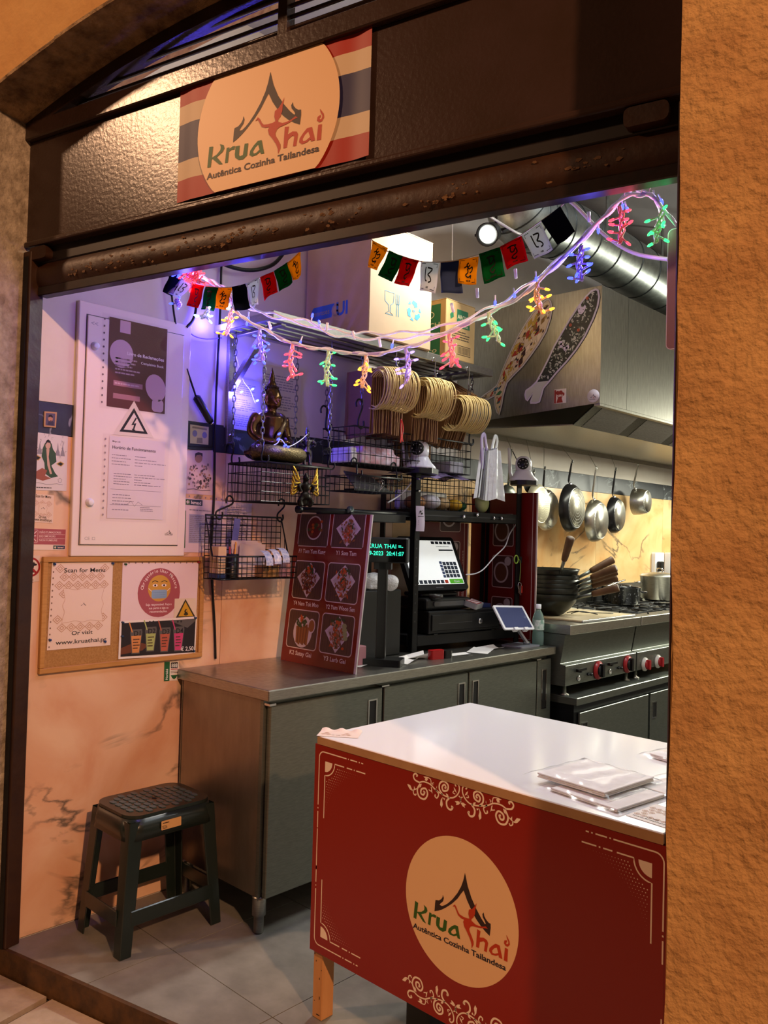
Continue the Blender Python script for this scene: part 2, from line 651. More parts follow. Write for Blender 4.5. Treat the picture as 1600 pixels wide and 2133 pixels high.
FISH1=[(0.611,2.761),(0.627,2.741),(0.635,2.701),(0.626,2.65),(0.601,2.585),(0.557,2.522),(0.507,2.467),(0.457,2.416),(0.405,2.377),(0.358,2.338),(0.346,2.308),(0.333,2.264),(0.326,2.22),(0.309,2.162),(0.289,2.177),(0.274,2.215),(0.268,2.256),(0.27,2.27),(0.229,2.255),(0.172,2.261),(0.166,2.27),(0.2,2.29),(0.249,2.313),(0.282,2.332),(0.298,2.362),(0.318,2.414),(0.349,2.474),(0.38,2.528),(0.421,2.594),(0.466,2.654),(0.511,2.704),(0.557,2.736),(0.586,2.757)]
FISH2=[(0.888,2.764),(0.904,2.753),(0.911,2.716),(0.903,2.668),(0.878,2.606),(0.833,2.525),(0.783,2.461),(0.728,2.405),(0.671,2.356),(0.628,2.314),(0.593,2.283),(0.584,2.253),(0.57,2.211),(0.545,2.205),(0.509,2.208),(0.506,2.221),(0.523,2.259),(0.493,2.223),(0.477,2.233),(0.469,2.26),(0.476,2.286),(0.512,2.304),(0.542,2.327),(0.576,2.38),(0.61,2.437),(0.647,2.505),(0.69,2.567),(0.737,2.633),(0.783,2.689),(0.828,2.735),(0.86,2.759)]
# =================================================================== SETTING
PLASTER = mat('white_plaster', '#d9d2c8', .75, noise=3, col2='#cfc6bb', bump=(25, .12, .004))
DARKPL = mat('ceiling_paint', '#8f8b8c', .8, noise=2, col2='#868286')
STUCCO = mat('orange_stucco', '#ad8150', .9, noise=7, col2='#c49a62', bump=(55, .7, .014))
STONE = mat('arch_stone', '#b4966e', .85, noise=13, col2='#5c4430', bump=(24, 1., .04))
LPLAST = mat('facade_plaster', '#c79a5c', .85, noise=5, col2='#b8864a', bump=(30, .5, .01))
BROWN = mat('brown_gloss_paint', '#33241c', .25, noise=5, col2='#3a2a26', bump=(75, .2, .004))
BROWNR = mat('brown_flaking_paint', '#38200f', .45, noise=11, col2='#2a1710', bump=(26, .35, .006))
FLAKE = mat('bare_flaked_patch', '#6b4a24', .7, noise=40, col2='#4a2d16')
GROUT = mat('floor_grout', '#2a2826', .9)
TILE = mat('grey_floor_tile', '#85827a', .5, noise=6, col2='#6c6962', bump=(40, .12, .003))
PAVE = mat('pale_limestone', '#b3a08a', .8, noise=9, col2='#98866f', bump=(18, .6, .012))
GAPM = mat('paving_joint', '#463a30', .95)

o = MB().box(-.25, -.02, -.1, -.012, 8, 3.9).build('wall_left', PLASTER); struct(o)
WALL_L = o
# plaster skin above the dark band, with the marble cladding slabs and band tiles below it
o2 = MB().box(-.012, .0, 1.945, 0, 8, 3.75).build('plaster', PLASTER, WALL_L)
JO = [0.0, .899, 1.984, 3.069, 4.153, 5.24, 6.33, 7.4]
for i in range(7):
    mm = marble('peach_marble_%d' % i, '#e3bfa0' if i < 2 else '#e2c08a', '#d39c78' if i < 2 else '#cf9a5e', '#4c4a44', i + 1.3, 1.0)  # deeper slabs tinted yellower, putting the warm kitchen light into the stone colour
    MB().box(-.0118, JO[i] + .0012, 0.002, 0, JO[i + 1] - .0012, 1.824).build('marble_slab', mm, WALL_L)
    mb = marble('dark_marble_%d' % i, '#20242a', '#2b3137', '#9aa2a4', i + 9.2, 3.0, rough=.45)
    MB().box(-.0118, JO[i] + .001, 1.826, .001, JO[i + 1] - .001, 1.943).build('dark_band_tile', mb, WALL_L)
struct(MB().box(-.25, 8, -.1, 3.2, 8.2, 3.9).build('wall_back', PLASTER))
struct(MB().box(2.95, .9, -.1, 3.15, 8, 3.9).build('wall_right', PLASTER))
struct(MB().box(-.25, -.3, 3.75, 3.15, 8.2, 3.9).build('ceiling', DARKPL))

# floor: tiles clipped at the slanting threshold line
FLOOR = struct(MB().prism([(-.012, .0), (3.0, 3.0 * math.tan(TH)), (3.0, 8), (-.012, 8)], -.1, -.008).build('floor', GROUT))


def clipline(P):
    k = math.tan(TH)
    f = lambda p: p[1] - p[0] * k - .002
    out = []
    for i in range(len(P)):
        a, b = P[i - 1], P[i]
        fa, fb = f(a), f(b)
        if (fa >= 0) != (fb >= 0):
            t = fa / (fa - fb)
            out.append((a[0] + (b[0] - a[0]) * t, a[1] + (b[1] - a[1]) * t))
        if fb >= 0: out.append(b)
    return out


for ix in range(6):
    x0 = max(-.122 + .563 * ix, .002); x1 = min(-.122 + .563 * (ix + 1), 2.94)
    for iy in range(-1, 6):
        y0, y1 = .42 + .563 * iy, .42 + .563 * (iy + 1)
        P = clipline([(x0 + .0015, y0 + .0015), (x1 - .0015, y0 + .0015), (x1 - .0015, y1 - .0015), (x0 + .0015, y1 - .0015)])
        if len(P) > 2:
            MB().prism(P, -.0078, random.uniform(-.0006, 0)).build('tile', TILE, FLOOR)

# street
STREET = struct(MB(facM(0, 0)).box(-3, -.3, 0.0, 6, -.105, 7).build('pavement', GAPM))
PV = []
rr2 = random.Random(3)
x = -2.2
while x < 3.4:
    w = rr2.uniform(.42, .62)
    y = .012
    while y < 1.6:
        h = rr2.uniform(.34, .55)
        j = lambda: rr2.uniform(-.012, .012)
        q = [(x + .006 + j(), y + .006), (x + w - .006 + j(), y + .006 + (j() if y > .1 else 0)), (x + w - .006 + j(), y + h - .006 + j()), (x + .006 + j(), y + h - .006 + j())]
        T = Matrix(((FD.x, FN.x, 0, 0), (FD.y, FN.y, 0, 0), (0, 0, 1, 0), (0, 0, 0, 1)))
        MB().prism(q[::-1], -.104, -.085 + rr2.uniform(-.003, .002), T=T).build('paving_stone', PAVE, STREET, fix=True)
        y += h
    x += w
MB(facM(0, 0)).box(-.02, -.098, -.006, 2.32, -.001, .012).build('trim_1', mat('threshold_edge', '#5a3c1e', .6, noise=20, col2='#3a2614', bump=(40, .4, .006))); struct(bpy.data.objects['trim_1'])

# front wall with arched opening: pieces in the facade frame
def arch(s): return 2.935 + .19 * (1 - ((s - 1.152) / 1.19) ** 2)


AP = [(2.304 * i / 24, arch(2.304 * i / 24)) for i in range(25)]
struct(MB(facM(0, 0)).prism([(-3, -.1), (-.0, -.1)] + AP + [(2.304, -.1), (2.306, -.1), (2.306, 4.6), (-3, 4.6)], -.12, .195).build('wall_front', LPLAST, fix=True))
# stone arch lining, in blocks
TRIM = struct(MB(facM(0, 0)).box(-.004, -.1, -.02, .0, 2.93, .197).build('trim_2', STONE))
for i in range(12):
    a, b = AP[2 * i], AP[2 * i + 2]
    m = AP[2 * i + 1]
    P = [a, m, b, (b[0], b[1] + .012), (m[0], m[1] + .012), (a[0], a[1] + .012)]
    P = [(p[0], p[1] - .012) for p in P]
    MB(facM(0, 0)).prism(P, -.01, .2 + random.uniform(-.004, .004)).build('arch_stone', STONE, TRIM, fix=True)
MB(facM(0, 0)).box(-.012, -.1, -.03, .0006, 2.94, .2).build('jamb_stone', mat('jamb_render', '#b8ac9a', .9, noise=22, col2='#7c7060', bump=(60, .8, .012)), TRIM)

# right pillar: rough stucco front with an uneven arris
from mathutils import noise as NZ


def pil(u, v):
    s = 2.304 + u * 1.3
    z = -.1 + v * 4.7
    d = NZ.noise((s * 9, z * 9, 1.3)) * .006 + NZ.noise((s * 28, z * 28, 4.3)) * .003
    if u == 0: s += NZ.noise((z * 6, 2.2, .4)) * .006
    return (s, z, .2 + d)


m = MB(facM(0, 0))
m.grid(pil, 60, 210)
m.grid(lambda u, v: pil(0, v) if u == 1 else (2.306 + .0, -.1 + v * 4.7, -.12), 1, 210)
m.box(2.32, -.1, -.12, 3.6, 4.6, .185)
struct(m.build('wall_front_right', STUCCO))

# =================================================================== SHOPFRONT METALWORK
t = thing('shutter_housing', 'glossy dark brown steel fascia box above the shop opening', 'shutter box', facM(0, 0))
b = MB().box(.0, 2.50, -.035, 2.303, 2.872, .0).build('fascia_sheet', BROWN, t, bevel=.003)
b = MB().box(.0, 2.872, -.045, 2.303, 2.935, .022).build('top_rail', BROWN, t, bevel=.004)
MB().box(.0, 2.486, -.03, 2.303, 2.506, .012).build('lower_lip', BROWN, t, bevel=.006, seg=2)
for x0, x1 in ((.03, .12), (2.14, 2.24)):
    MB().prism(rr(x0, 2.437, x1, 2.482, .014), -.03, .008).build('end_cap', BROWNR, t)
t = thing('roller_shutter', 'raised brown roller shutter with flaking rusty bottom slats', 'shutter', facM(0, 0))
MB().box(.046, 2.428, -.05, 2.262, 2.50, -.022).build('slat', mat('dark_slat', '#17100e', .5), t, bevel=.006)
m = MB().grid(lambda u, v: (.046 + 2.216 * u, 2.345 + .083 * v, -.012 - .012 * abs(2 * v - 1) ** 2.5), 2, 10)
m.box(.046, 2.345, -.05, 2.262, 2.428, -.026)
sl = m.build('slat', BROWNR, t)
m = MB()
rf = random.Random(5)
for i in range(170):
    c = rf.choice((.3, .5, .75, .95, 1.0, 1.35, 1.62, 1.7, 2.05))
    x = c + rf.gauss(0, .07); y = 2.375 + rf.gauss(0, .014)
    if not .1 < x < 2.2 or not 2.352 < y < 2.415: continue
    r = rf.uniform(.001, .009)
    m.poly([(x + r * rf.uniform(.5, 1.5) * math.cos(a * pi / 4), y + .55 * r * rf.uniform(.5, 1.5) * math.sin(a * pi / 4)) for a in range(8)], -.0112, 0)
o = m.build('flaked_paint', FLAKE, sl)
MB().box(.046, 2.314, -.06, 2.262, 2.347, -.02).build('bottom_bar', mat('bottom_bar', '#150f0e', .35, noise=40, col2='#241410'), t, bevel=.003)
m = MB().box(.002, -.0, -.045, .046, 2.47, .012).build('guide_rail', BROWNR, t, bevel=.003)
MB().box(2.262, -.0, -.045, 2.303, 2.47, .012).build('guide_rail', BROWNR, t, bevel=.003)
MB().box(.012, 0, .0125, .034, 2.45, .0155).build('guide_slot', mat('slot_black', '#080606', .6), m)

t = thing('transom_grille', 'brown iron grille of slim horizontal bars under the arch', 'grille', facM(0, 0))
for i in range(5):
    z = 2.963 + .0335 * i
    lim = [s for s in [k * .01 for k in range(0, 231)] if arch(s) - .035 > z]
    if not lim: continue
    MB().tube([(max(lim[0] - .03, .01), z, -.012), (min(lim[-1] + .03, 2.295), z, -.012)], .0065, 8).build('bar', BROWN, t)
MB().box(1.13, 2.93, -.03, 1.163, 3.115, .012).build('post', BROWN, t, bevel=.002)
m = MB()
for i in range(24):
    a, b = AP[i], AP[i + 1]
    m.add([(a[0], a[1] - .055, .02), (b[0], b[1] - .055, .02), (b[0], b[1] - .013, .02), (a[0], a[1] - .013, .02),
           (a[0], a[1] - .055, -.03), (b[0], b[1] - .055, -.03), (b[0], b[1] - .013, -.03), (a[0], a[1] - .013, -.03)],
          [(0, 1, 2, 3), (7, 6, 5, 4), (0, 4, 5, 1)])
m.build('arch_bar', BROWN, t)

# =================================================================== LOGO (flat print)
def logo(m, cx, cy, sc, z, roof, green, red, ink, bg, eps=.0002, text=True):
    f = lambda k: [(cx + x * sc, cy + y * sc) for x, y in LOGO[k]]
    m.poly(f('roof'), z, roof)
    m.poly(f('dancer'), z + eps * 2, red)
    for k in ('K', 'r', 'u', 'a'): m.poly(f(k), z + eps, green)
    for k in ('h', 'a2', 'i', 'fl'): m.poly(f(k), z + eps, red)
    for k in ('ah', 'a2h'): m.poly(f(k), z + eps * 2, bg)
    if text:
        (x0, y0), (x1, y1) = f('base')
        m.text('Autêntica Cozinha Tailandesa', (x0 + x1) / 2, (y0 + y1) / 2, .105 * sc, z + eps, ink, 'C', .022, fit=x1 - x0)


# flag sign on the fascia: gentle ripples, printed face
t = thing('shop_sign', 'banner with red white and blue stripes and round restaurant logo on fascia', 'sign', facM(0, 0, .002))
x0, x1, z0, z1 = .742, 1.456, 2.518, 2.873


def rip(s, z): return .0025 * math.sin(s * 31 + z * 9) + .0015 * math.sin(s * 57)


SW = {'r': C('#a02413', .5), 'w': C('#c9b294', .5), 'b': C('#2b2a52', .5)}
H = z1 - z0
bands = [(0, 1 / 6, 0), (1 / 6, 1 / 3, 1), (1 / 3, 2 / 3, 2), (2 / 3, 5 / 6, 1), (5 / 6, 1, 0)]
m = MB()
for a, b, c in bands:
    wv = lambda s, v: (.0 if v in (0, 1) else .010 * math.sin((s - x0) * 11 + 1))
    m.grid(lambda u, v, a=a, b=b: (x0 + (x1 - x0) * u, z0 + H * (a + (b - a) * v) + wv(x0 + (x1 - x0) * u, a if v == 0 else b if v == 1 else .5), .004 + rip(x0 + (x1 - x0) * u, 0)), 48, 1, c)
m.build('banner', [SW['r'], SW['w'], SW['b']], t)
cx, cz, R = 1.093, 2.702, .2635
P = []
for i in range(96):
    a = 2 * pi * i / 96
    P.append((cx + R * math.cos(a), min(max(cz + R * math.sin(a), z0 + .0005), z1 - .0005)))
m = MB().poly(P, .0085, 0)
m.build('disc', CREAM, t)
m = MB()
logo(m, cx, cz, .2602, .0092, 0, 1, 2, 3, 4)
m.build('logo', [LBROWN, LGREEN, LRED, mat('sign_ink', '#2a1420', .5), CREAM], t)

# =================================================================== LEFT WALL: electrical panel and papers
def wallthing(name, label, cat, Y, Z, X=0.0006, group=None): return thing(name, label, cat, wallM(Y, Z, X), group)


def panelM():
    return wallM(.197, 1.376, .0005)


EP = thing('electrical_panel', 'white steel electrical cabinet on the wall with two round locks', 'electrical panel', panelM())
PW, PH = .492, .965
PAINTW = mat('white_enamel', '#e8dad5', .22, coat=.3)
m = MB().box(0, 0, 0, PW, PH, .022)
m.build('frame', PAINTW, EP, bevel=.004, seg=2)
dr = MB().box(.032, .045, .018, PW - .038, PH - .05, .030).build('door', PAINTW, EP, bevel=.003, seg=2)
m = MB()
for a in ((.0285, .042, .0315, PH - .047), (PW - .0375, .042, PW - .0345, PH - .047), (.0285, .0415, PW - .0345, .0445), (.0285, PH - .0495, PW - .0345, PH - .0465)):
    m.rect(*a, .0223)
m.build('door_gap', BLACKP, EP)
for yy in (.205, .80):
    lk = MB(Matrix.Translation((.062, yy, .030))).lathe([(.016, 0), (.016, .004), (.012, .007), (.012, .016), (.009, .018), (0.0, .018)], 20).build('lock', WHITEP, dr)
    lk['label'] = 'white round quarter-turn lock'
m = MB().text('CE', .058, .062, .018, .0305, 0, 'C', .01).rect(.078, .062, .09, .074, .0304, 0).rect(.080, .064, .088, .072, .0306, 1)
m.build('marking', [C('#b3aaa8'), PAINTW], dr)
m = MB()
logo(m, .41, .096, .022, .0304, 0, 0, 0, 0, 1, .0002)
m.build('logo_sticker', [INKB, PAINTW], dr)
m = MB().text('<<', .058, .877, .026, .0305, 0, 'C', .01)
m.build('marking', [C('#aaa0a4')], dr)

D = .0312


def onpanel(px, py):
    y, z = wy(px, py, .031)
    return y - .197, z - 1.376


# plastic sleeve with holes
def sleeve(parent, x0, y0, x1, y1, z, side='L', holes=10):
    m = MB().rect(x0, y0, x1, y1, z, 0)
    return m.build('plastic_sleeve', SLEEVE, parent)


def holes(m, x0, y0, x1, y1, n, z, mi, r=.0035):
    for i in range(n):
        f = (i + .5) / n
        m.ell(x0 + (x1 - x0) * f, y0 + (y1 - y0) * f, r, r * 1.2, z, mi, 8)


rg = random.Random(11)
# complaints-book poster
t = thing('complaints_notice', 'maroon notice about the complaint book in plastic sleeve on electrical panel', 'notice', panelM())
x0, y1 = .118, .925; x1, y0 = .372, .578
m = MB().rect(x0, y0, x1, y1, D).build('sheet', C('#56161c', .4), t)
m = MB()
zz = D + .0004
m.ell(x0 + .055, y1 - .135, .05, .055, zz, 0)
m.ell(x1 - .045, y0 + .10, .045, .055, zz, 0, rot=.3)
m.rect(x0 + .045, y1 - .052, x0 + .09, y1 - .004, zz, 0)
m.rrect(x1 - .06, y0 + .004, x1 - .008, y0 + .055, .015, zz, 0)
m.text('Livro de Reclamações', x1 - .012, y1 - .135, .0185, zz + .0003, 1, 'R', .018)
m.text('Complaints Book', x1 - .012, y1 - .162, .0145, zz + .0003, 1, 'R', .01)
m.greek(x0 + .03, y0 + .13, x0 + .14, y0 + .2, 5, zz, 2, rg)
m.rect(x0 + .025, y0 + .085, x0 + .15, y0 + .105, zz, 3)
m.rect(x0 + .025, y0 + .035, x0 + .14, y0 + .055, zz, 3)
m.greek(x0 + .03, y0 + .088, x0 + .148, y0 + .103, 1, zz + .0003, 0, rg)
m.build('print', [C('#c9a5b4', .4), C('#f1dde2', .4), C('#b98f9c', .4), C('#a4707f', .4)], t)
m = MB()
holes(m, x0 - .02, y0, x0 - .02, y1, 13, D + .0008, 0)
m.build('punched_holes', C('#6a5a62'), t)
m = MB().grid(lambda u, v: (x0 - .032 + (x1 - x0 + .04) * u, y0 - .01 + (y1 - y0 + .02) * v, D + .003 + .0022 * math.sin(u * 9 + v * 5) * math.sin(v * 7)), 20, 20)
m.build('plastic_sleeve', SLEEVE, t)
# warning triangle
t = thing('voltage_warning_sign', 'white triangular high voltage warning sticker with black lightning bolt', 'sign', panelM())
a, b, c = onpanel(279, 835), onpanel(320, 913), onpanel(235, 905)
m = MB().poly([a, b, c], .0318).build('plate', C('#d8cbc0', .4), t)
ce = ((a[0] + b[0] + c[0]) / 3, (a[1] + b[1] + c[1]) / 3)
sc = lambda p, k: (ce[0] + (p[0] - ce[0]) * k, ce[1] + (p[1] - ce[1]) * k)
m = MB().poly([sc(a, .70), sc(b, .70), sc(c, .70)], .0321, 0).poly([sc(a, .5), sc(b, .5), sc(c, .5)], .0324, 1)
bx, by = ce
m.poly([(bx + .006, by + .028), (bx - .012, by - .004), (bx, by - .002), (bx - .004, by - .018), (bx - .009, by - .017), (bx - .001, by - .034), (bx + .007, by - .02), (bx + .002, by - .02), (bx + .010, by + .006), (bx - .001, by + .004), (bx + .012, by + .026)], .0327, 0)
m.build('symbol', [INKB, C('#d8cbc0', .4)], t)
# opening-hours sheet
t = thing('opening_hours_sheet', 'printed opening hours sheet in a curling plastic sleeve under warning triangle', 'notice', panelM())
x0, y1 = onpanel(228, 908); x1, y0 = onpanel(338, 1083)
m = MB().rect(x0, y0, x1, y1, .0322).build('sheet', C('#ddd3d8', .6), t)
m = MB()
m.text('Horário de Funcionamento', x0 + .012, y1 - .047, .0165, .0326, 0, 'L', .02, fit=.19)
m.text('Mapa de', x0 + .012, y1 - .022, .010, .0326, 0, 'L', .005)
for i, yy in enumerate((.068, .08, .092, .104, .14, .15, .16, .17, .18)):
    m.greek(x0 + .012 + .01 * (i > 3), y1 - yy - .006, x0 + .10, y1 - yy, 1, .0326, 1, rg)
    m.greek(x0 + .11, y1 - yy - .006, x0 + .16 + .05 * (i % 3), y1 - yy, 1, .0326, 1, rg)
for yy in (.205, .265): m.rect(x0 + .01, y1 - yy, x1 - .01, y1 - yy + .0012, .0326, 1)
for yy in (.222, .234, .246, .258, .28): m.greek(x0 + .02, y1 - yy - .006, x0 + .12, y1 - yy, 1, .0326, 1, rg)
m.line([(x0 + .08, y0 + .055), (x0 + .1, y0 + .07), (x0 + .115, y0 + .05), (x0 + .13, y0 + .068), (x0 + .15, y0 + .056)], .0015, .0326, 1)
m.greek(x0 + .14, y0 + .03, x0 + .2, y0 + .05, 3, .0326, 1, rg)
m.build('print', [C('#4a4250'), C('#8a8090')], t)
m = MB().grid(lambda u, v: (x0 - .03 + (x1 - x0 + .045) * u, y0 - .012 + (y1 - y0 + .02) * v, .0345 + .010 * u ** 3 * (v ** 2) + .001 * math.sin(v * 14)), 16, 16)
m.build('plastic_sleeve', SLEEVE, t)
m = MB()
holes(m, x0 - .017, y0, x0 - .017, y1, 12, .0335, 0)
m.build('punched_holes', C('#9a8a92'), t)

# ---------------------------------------------------------------- cork board with sheets
CB = thing('cork_board', 'oak framed cork notice board below the electrical panel', 'notice board', wallM(.0965, .9465, .001))
BW, BH = .70, .428
CORK = mat('cork', '#b48a54', .9, noise=160, col2='#9a7240', bump=(220, .3, .002))
OAK = mat('oak_frame', '#b07f42', .5, noise=14, col2='#c08f50', stretch=(1, 14, 14))
MB().box(0.004, .004, 0, BW - .004, BH - .004, .008).build('cork_sheet', CORK, CB)
for a in ((0, BH - .02, BW, BH), (0, 0, BW, .02), (0, .0205, .02, BH - .0205), (BW - .02, .0205, BW, BH - .0205)):
    MB().box(a[0], a[1], 0, a[2], a[3], .018).build('frame_rail', OAK, CB, bevel=.002)


def cb(px, py):
    y, z = wy(px, py, .012)
    return y - .0965, z - .9465


def quadsheet(t, P, z, m, name='sheet'):
    return MB().poly(P, z).build(name, m, t)


def bilin(P, u, v):  # P = tl,tr,br,bl ; u to the right, v up
    tl, tr, br, bl = [Vector((*p, 0)) for p in P]
    q = (bl * (1 - u) + br * u) * (1 - v) + (tl * (1 - u) + tr * u) * v
    return q.x, q.y


def warp(m, P, start, w, h):
    """print laid out in a w by h rectangle is carried over to the sheet quad"""
    for i in range(start, len(m.v)):
        x, y, z = m.v[i]
        a, b = bilin(P, x / w, y / h)
        m.v[i] = (a, b, z)


def diamonds(m, w, h, step, z, mi, skip):
    ny = int(h / step) + 1
    nx = int(w / step) + 1
    for j in range(ny):
        for i in range(nx):
            cx = (i + .5 * (j % 2)) * step; cy = (j + .5) * step * .98
            if skip(cx, cy) or cx < step * .5 or cx > w - step * .5 or cy < step * .5 or cy > h - step * .45: continue
            r = step * .48
            q = [(cx, cy + r), (cx + r, cy), (cx, cy - r), (cx - r, cy)]
            m.line(q, step * .11, z, mi, closed=True)
            r *= .45
            m.line([(cx, cy + r), (cx + r, cy), (cx, cy - r), (cx - r, cy)], step * .12, z, mi, closed=True)


DIA = C('#c9a48a', .6)


def menuprint(m, P, z, w=.2, h=.31, mi=(0, 1, 2), big=True):
    s = len(m.v)
    diamonds(m, w, h, .031, z, mi[0], lambda x, y: (h * .33 < y < h * .66 and (.035 < x < w - .035 or h * .44 < y < h * .54)) or y > h * .865 and .03 < x < w - .03 or y < h * .16 and .005 < x < w - .005)
    fx0, fx1, fy0, fy1 = .03, w - .03, h * .30, h * .70
    Q = []
    for i in range(64):
        a = 2 * pi * i / 64
        cx, cy = (fx0 + fx1) / 2, (fy0 + fy1) / 2
        k = 1 + .05 * math.cos(8 * a)
        ex, ey = math.cos(a), math.sin(a)
        q = max(abs(ex), abs(ey))
        Q.append((cx + ex / q * (fx1 - fx0) / 2 * k * .95, cy + ey / q * (fy1 - fy0) / 2 * k * .95))
    m.poly(Q, z + .0001, 1)
    m.line(Q, .0012, z + .0002, mi[0], closed=True)
    m.text('Scan for Menu', w / 2, h * .885, .0215, z + .0003, mi[2], 'C', .01, fit=w * .72)
    m.text('Or visit', w / 2, h * .155, .0205, z + .0003, mi[2], 'C', .01, fit=w * .36)
    m.text('www.kruathai.pt', w / 2, h * .055, .0215, z + .0003, mi[2], 'C', .01, fit=w * .86)
    q = LOGO['roof']
    m.poly([(w / 2 + x * .018, h * .5 + y * .018) for x, y in q], z + .0003, mi[2])
    warp(m, P, s, w, h)


def pin(parent, x, y, z, col='#123a7a'):
    MB(Matrix.Translation((x, y, z))).lathe([(.0045, 0), (.0035, .002), (.0025, .006), (.004, .009), (.004, .011), (0, .0115)], 10).build('push_pin', C(col, .3), parent)


t = thing('menu_poster', 'diamond patterned scan for menu poster pinned to cork board', 'poster', wallM(.0965, .9465, .001))
P = [cb(109, 1172), cb(236, 1171), cb(230, 1344), cb(98, 1355)]
quadsheet(t, P, .0095, C('#eddcd2', .6))
m = MB()
menuprint(m, [bilin(P, .06, 1), P[1], P[2], bilin(P, .06, 0)], .0099)
m.build('print', [DIA, C('#eddcd2', .6), INKB], t)
m = MB()
holes(m, *bilin(P, .03, 0), *bilin(P, .03, 1), 14, .0098, 0, .003)
m.build('punched_holes', C('#8a7060'), t)
for u, v in ((.03, .985), (.985, .985), (.03, .12), (.9, .05)): pin(t, *bilin(P, u, v), .0098)
MB().poly([bilin(P, -.01, -.01), bilin(P, 1.01, -.01), bilin(P, 1.01, 1.01), bilin(P, -.01, 1.01)][::1], .0112).build('plastic_sleeve', SLEEVE, t)

t = thing('face_mask_notice', 'pink round face mask notice on white sheet at upper half of cork board', 'notice', wallM(.0965, .9465, .001))
P = [cb(256, 1172), cb(414, 1172), cb(409, 1290), cb(251, 1298)]
quadsheet(t, P, .0095, C('#e3cdd2', .5))
m = MB()
w, h = .24, .16
c = (.115, .078)
m.ell(*c, .067, .067, .0099, 0)
m.ell(c[0], c[1] + .012, .036, .036, .0102, 1)
m.prism(rr(c[0] - .024, c[1] - .016, c[0] + .024, c[1] + .008, .006), .0103, .0105, 2)
for s in (-1, 1):
    m.line([(c[0] + s * .024, c[1] + .004), (c[0] + s * .034, c[1] + .012)], .0016, .0105, 3)
    m.ell(c[0] + s * .014, c[1] + .020, .008, .004, .0105, 3, 12)
    m.ell(c[0] + s * .014, c[1] + .020, .003, .003, .0107, 4, 8)
    m.line([(c[0] + s * .005, c[1] + .029), (c[0] + s * .015, c[1] + .033), (c[0] + s * .024, c[1] + .029)], .0018, .0105, 4)
for i in range(3): m.line([(c[0] - .02, c[1] - .012 + .006 * i), (c[0] + .02, c[1] - .012 + .006 * i)], .0008, .0107, 5)
T1 = 'Obrigatório Usar Máscara'
for i, ch in enumerate(T1):
    if ch == ' ': continue
    a = math.radians(172 - 164 * i / (len(T1) - 1))
    m.text(ch, c[0] + .050 * math.cos(a), c[1] + .006 + .050 * math.sin(a), .0125, .0103, 3, 'C', .01, rot=a - pi / 2)
for i, tx in enumerate(('Seja responsável. Faça a', 'sua parte e siga as', 'recomendações.')):
    m.text(tx, c[0], c[1] - .035 - .0095 * i, .0085, .0103, 3, 'C', .01)
warp(m, P, 0, w, h)
m.build('print', [C('#a4505a', .5), C('#c8963c', .5), C('#86a4c8', .5), C('#f0dfe0', .5), INKB, C('#6f8db4', .5)], t)
m = MB()
Q = [cb(252, 1166), cb(416, 1166), cb(416, 1171), cb(252, 1171)]
holes(m, *cb(262, 1172.5), *cb(408, 1172), 11, .0099, 0, .003)
m.build('punched_holes', C('#7a6268'), t)
pin(t, *cb(261, 1175), .0098, '#1d5a2a'); pin(t, *cb(413, 1171), .0098, '#a01818')

t = thing('camera_warning_card', 'small yellow triangular surveillance warning card over the face mask notice', 'sign', wallM(.0965, .9465, .001))
P = [cb(364, 1247), cb(408, 1246), cb(410, 1288), cb(362, 1289)]
quadsheet(t, P, .0112, C('#dccbb4', .5))
m = MB()
m.poly([bilin(P, .5, .97), bilin(P, .08, .05), bilin(P, .95, .05)], .0115, 0)
m.poly([bilin(P, .5, .84), bilin(P, .19, .12), bilin(P, .84, .12)], .0118, 1)
m.ell(*bilin(P, .52, .36), .008, .009, .0121, 0, 14).ell(*bilin(P, .52, .22), .011, .006, .0121, 0, 14).ell(*bilin(P, .55, .38), .004, .004, .0123, 1, 10)
m.build('print', [C('#3a3012', .5), C('#c89a1c', .5)], t)

t = thing('drinks_card', 'dark photo card of four iced drinks pouches priced and pinned to cork board', 'menu card', wallM(.0965, .9465, .001))
P = [cb(249, 1294), cb(410, 1284), cb(406, 1363), cb(246, 1373)]
quadsheet(t, P, .0125, C('#e8e0dc', .5))
m = MB()
w, h = .24, .105
m.rect(.006, .006, w - .004, h - .006, .0128, 0)
m.poly([(.006, .03), (.05, .045), (.09, .035), (.07, .02), (.006, .012)], .0129, 6)
m.poly([(.15, h - .007), (.21, h - .03), (w - .005, h - .012), (w - .005, h - .007)], .0129, 7)
for i, (tx, cl) in enumerate((('D1', 1), ('D2', 2), ('D3', 3), ('D4', 4))):
    x = .05 + .044 * i
    y = .012 + .004 * (i == 1)
    m.poly([(x - .012, y), (x + .012, y), (x + .018, y + .06), (x + .016, y + .068), (x - .016, y + .068), (x - .018, y + .06)], .0131, 7)
    m.poly([(x - .010, y + .003), (x + .010, y + .003), (x + .015, y + .05), (x - .015, y + .05)], .0133, cl)
    m.line([(x - .012, y + .06), (x - .022, y + .088)], .0035, .0132, cl)
    m.text(tx, x + .002, y + .05, .019, .0136, 5, 'C', .012)
    m.greek(x - .009, y + .012, x + .011, y + .044, 4, .0136, 8, rg)
    m.ell(x - .005, y + .082, .003, .003, .0136, 0, 8).ell(x + .006, y + .082, .003, .003, .0136, 0, 8)
m.text('€ 2,50', w - .028, .012, .016, .0136, 9, 'C', .012)
warp(m, P, 0, w, h)
m.build('print', [C('#241c20', .4), C('#d08a4e', .4), C('#a7b46c', .4), C('#b55a44', .4), C('#c43c72', .4), INKB, C('#6a3a24', .4), C('#5a5654', .4), C('#4a3428', .4), C('#efe6e2', .4)], t)
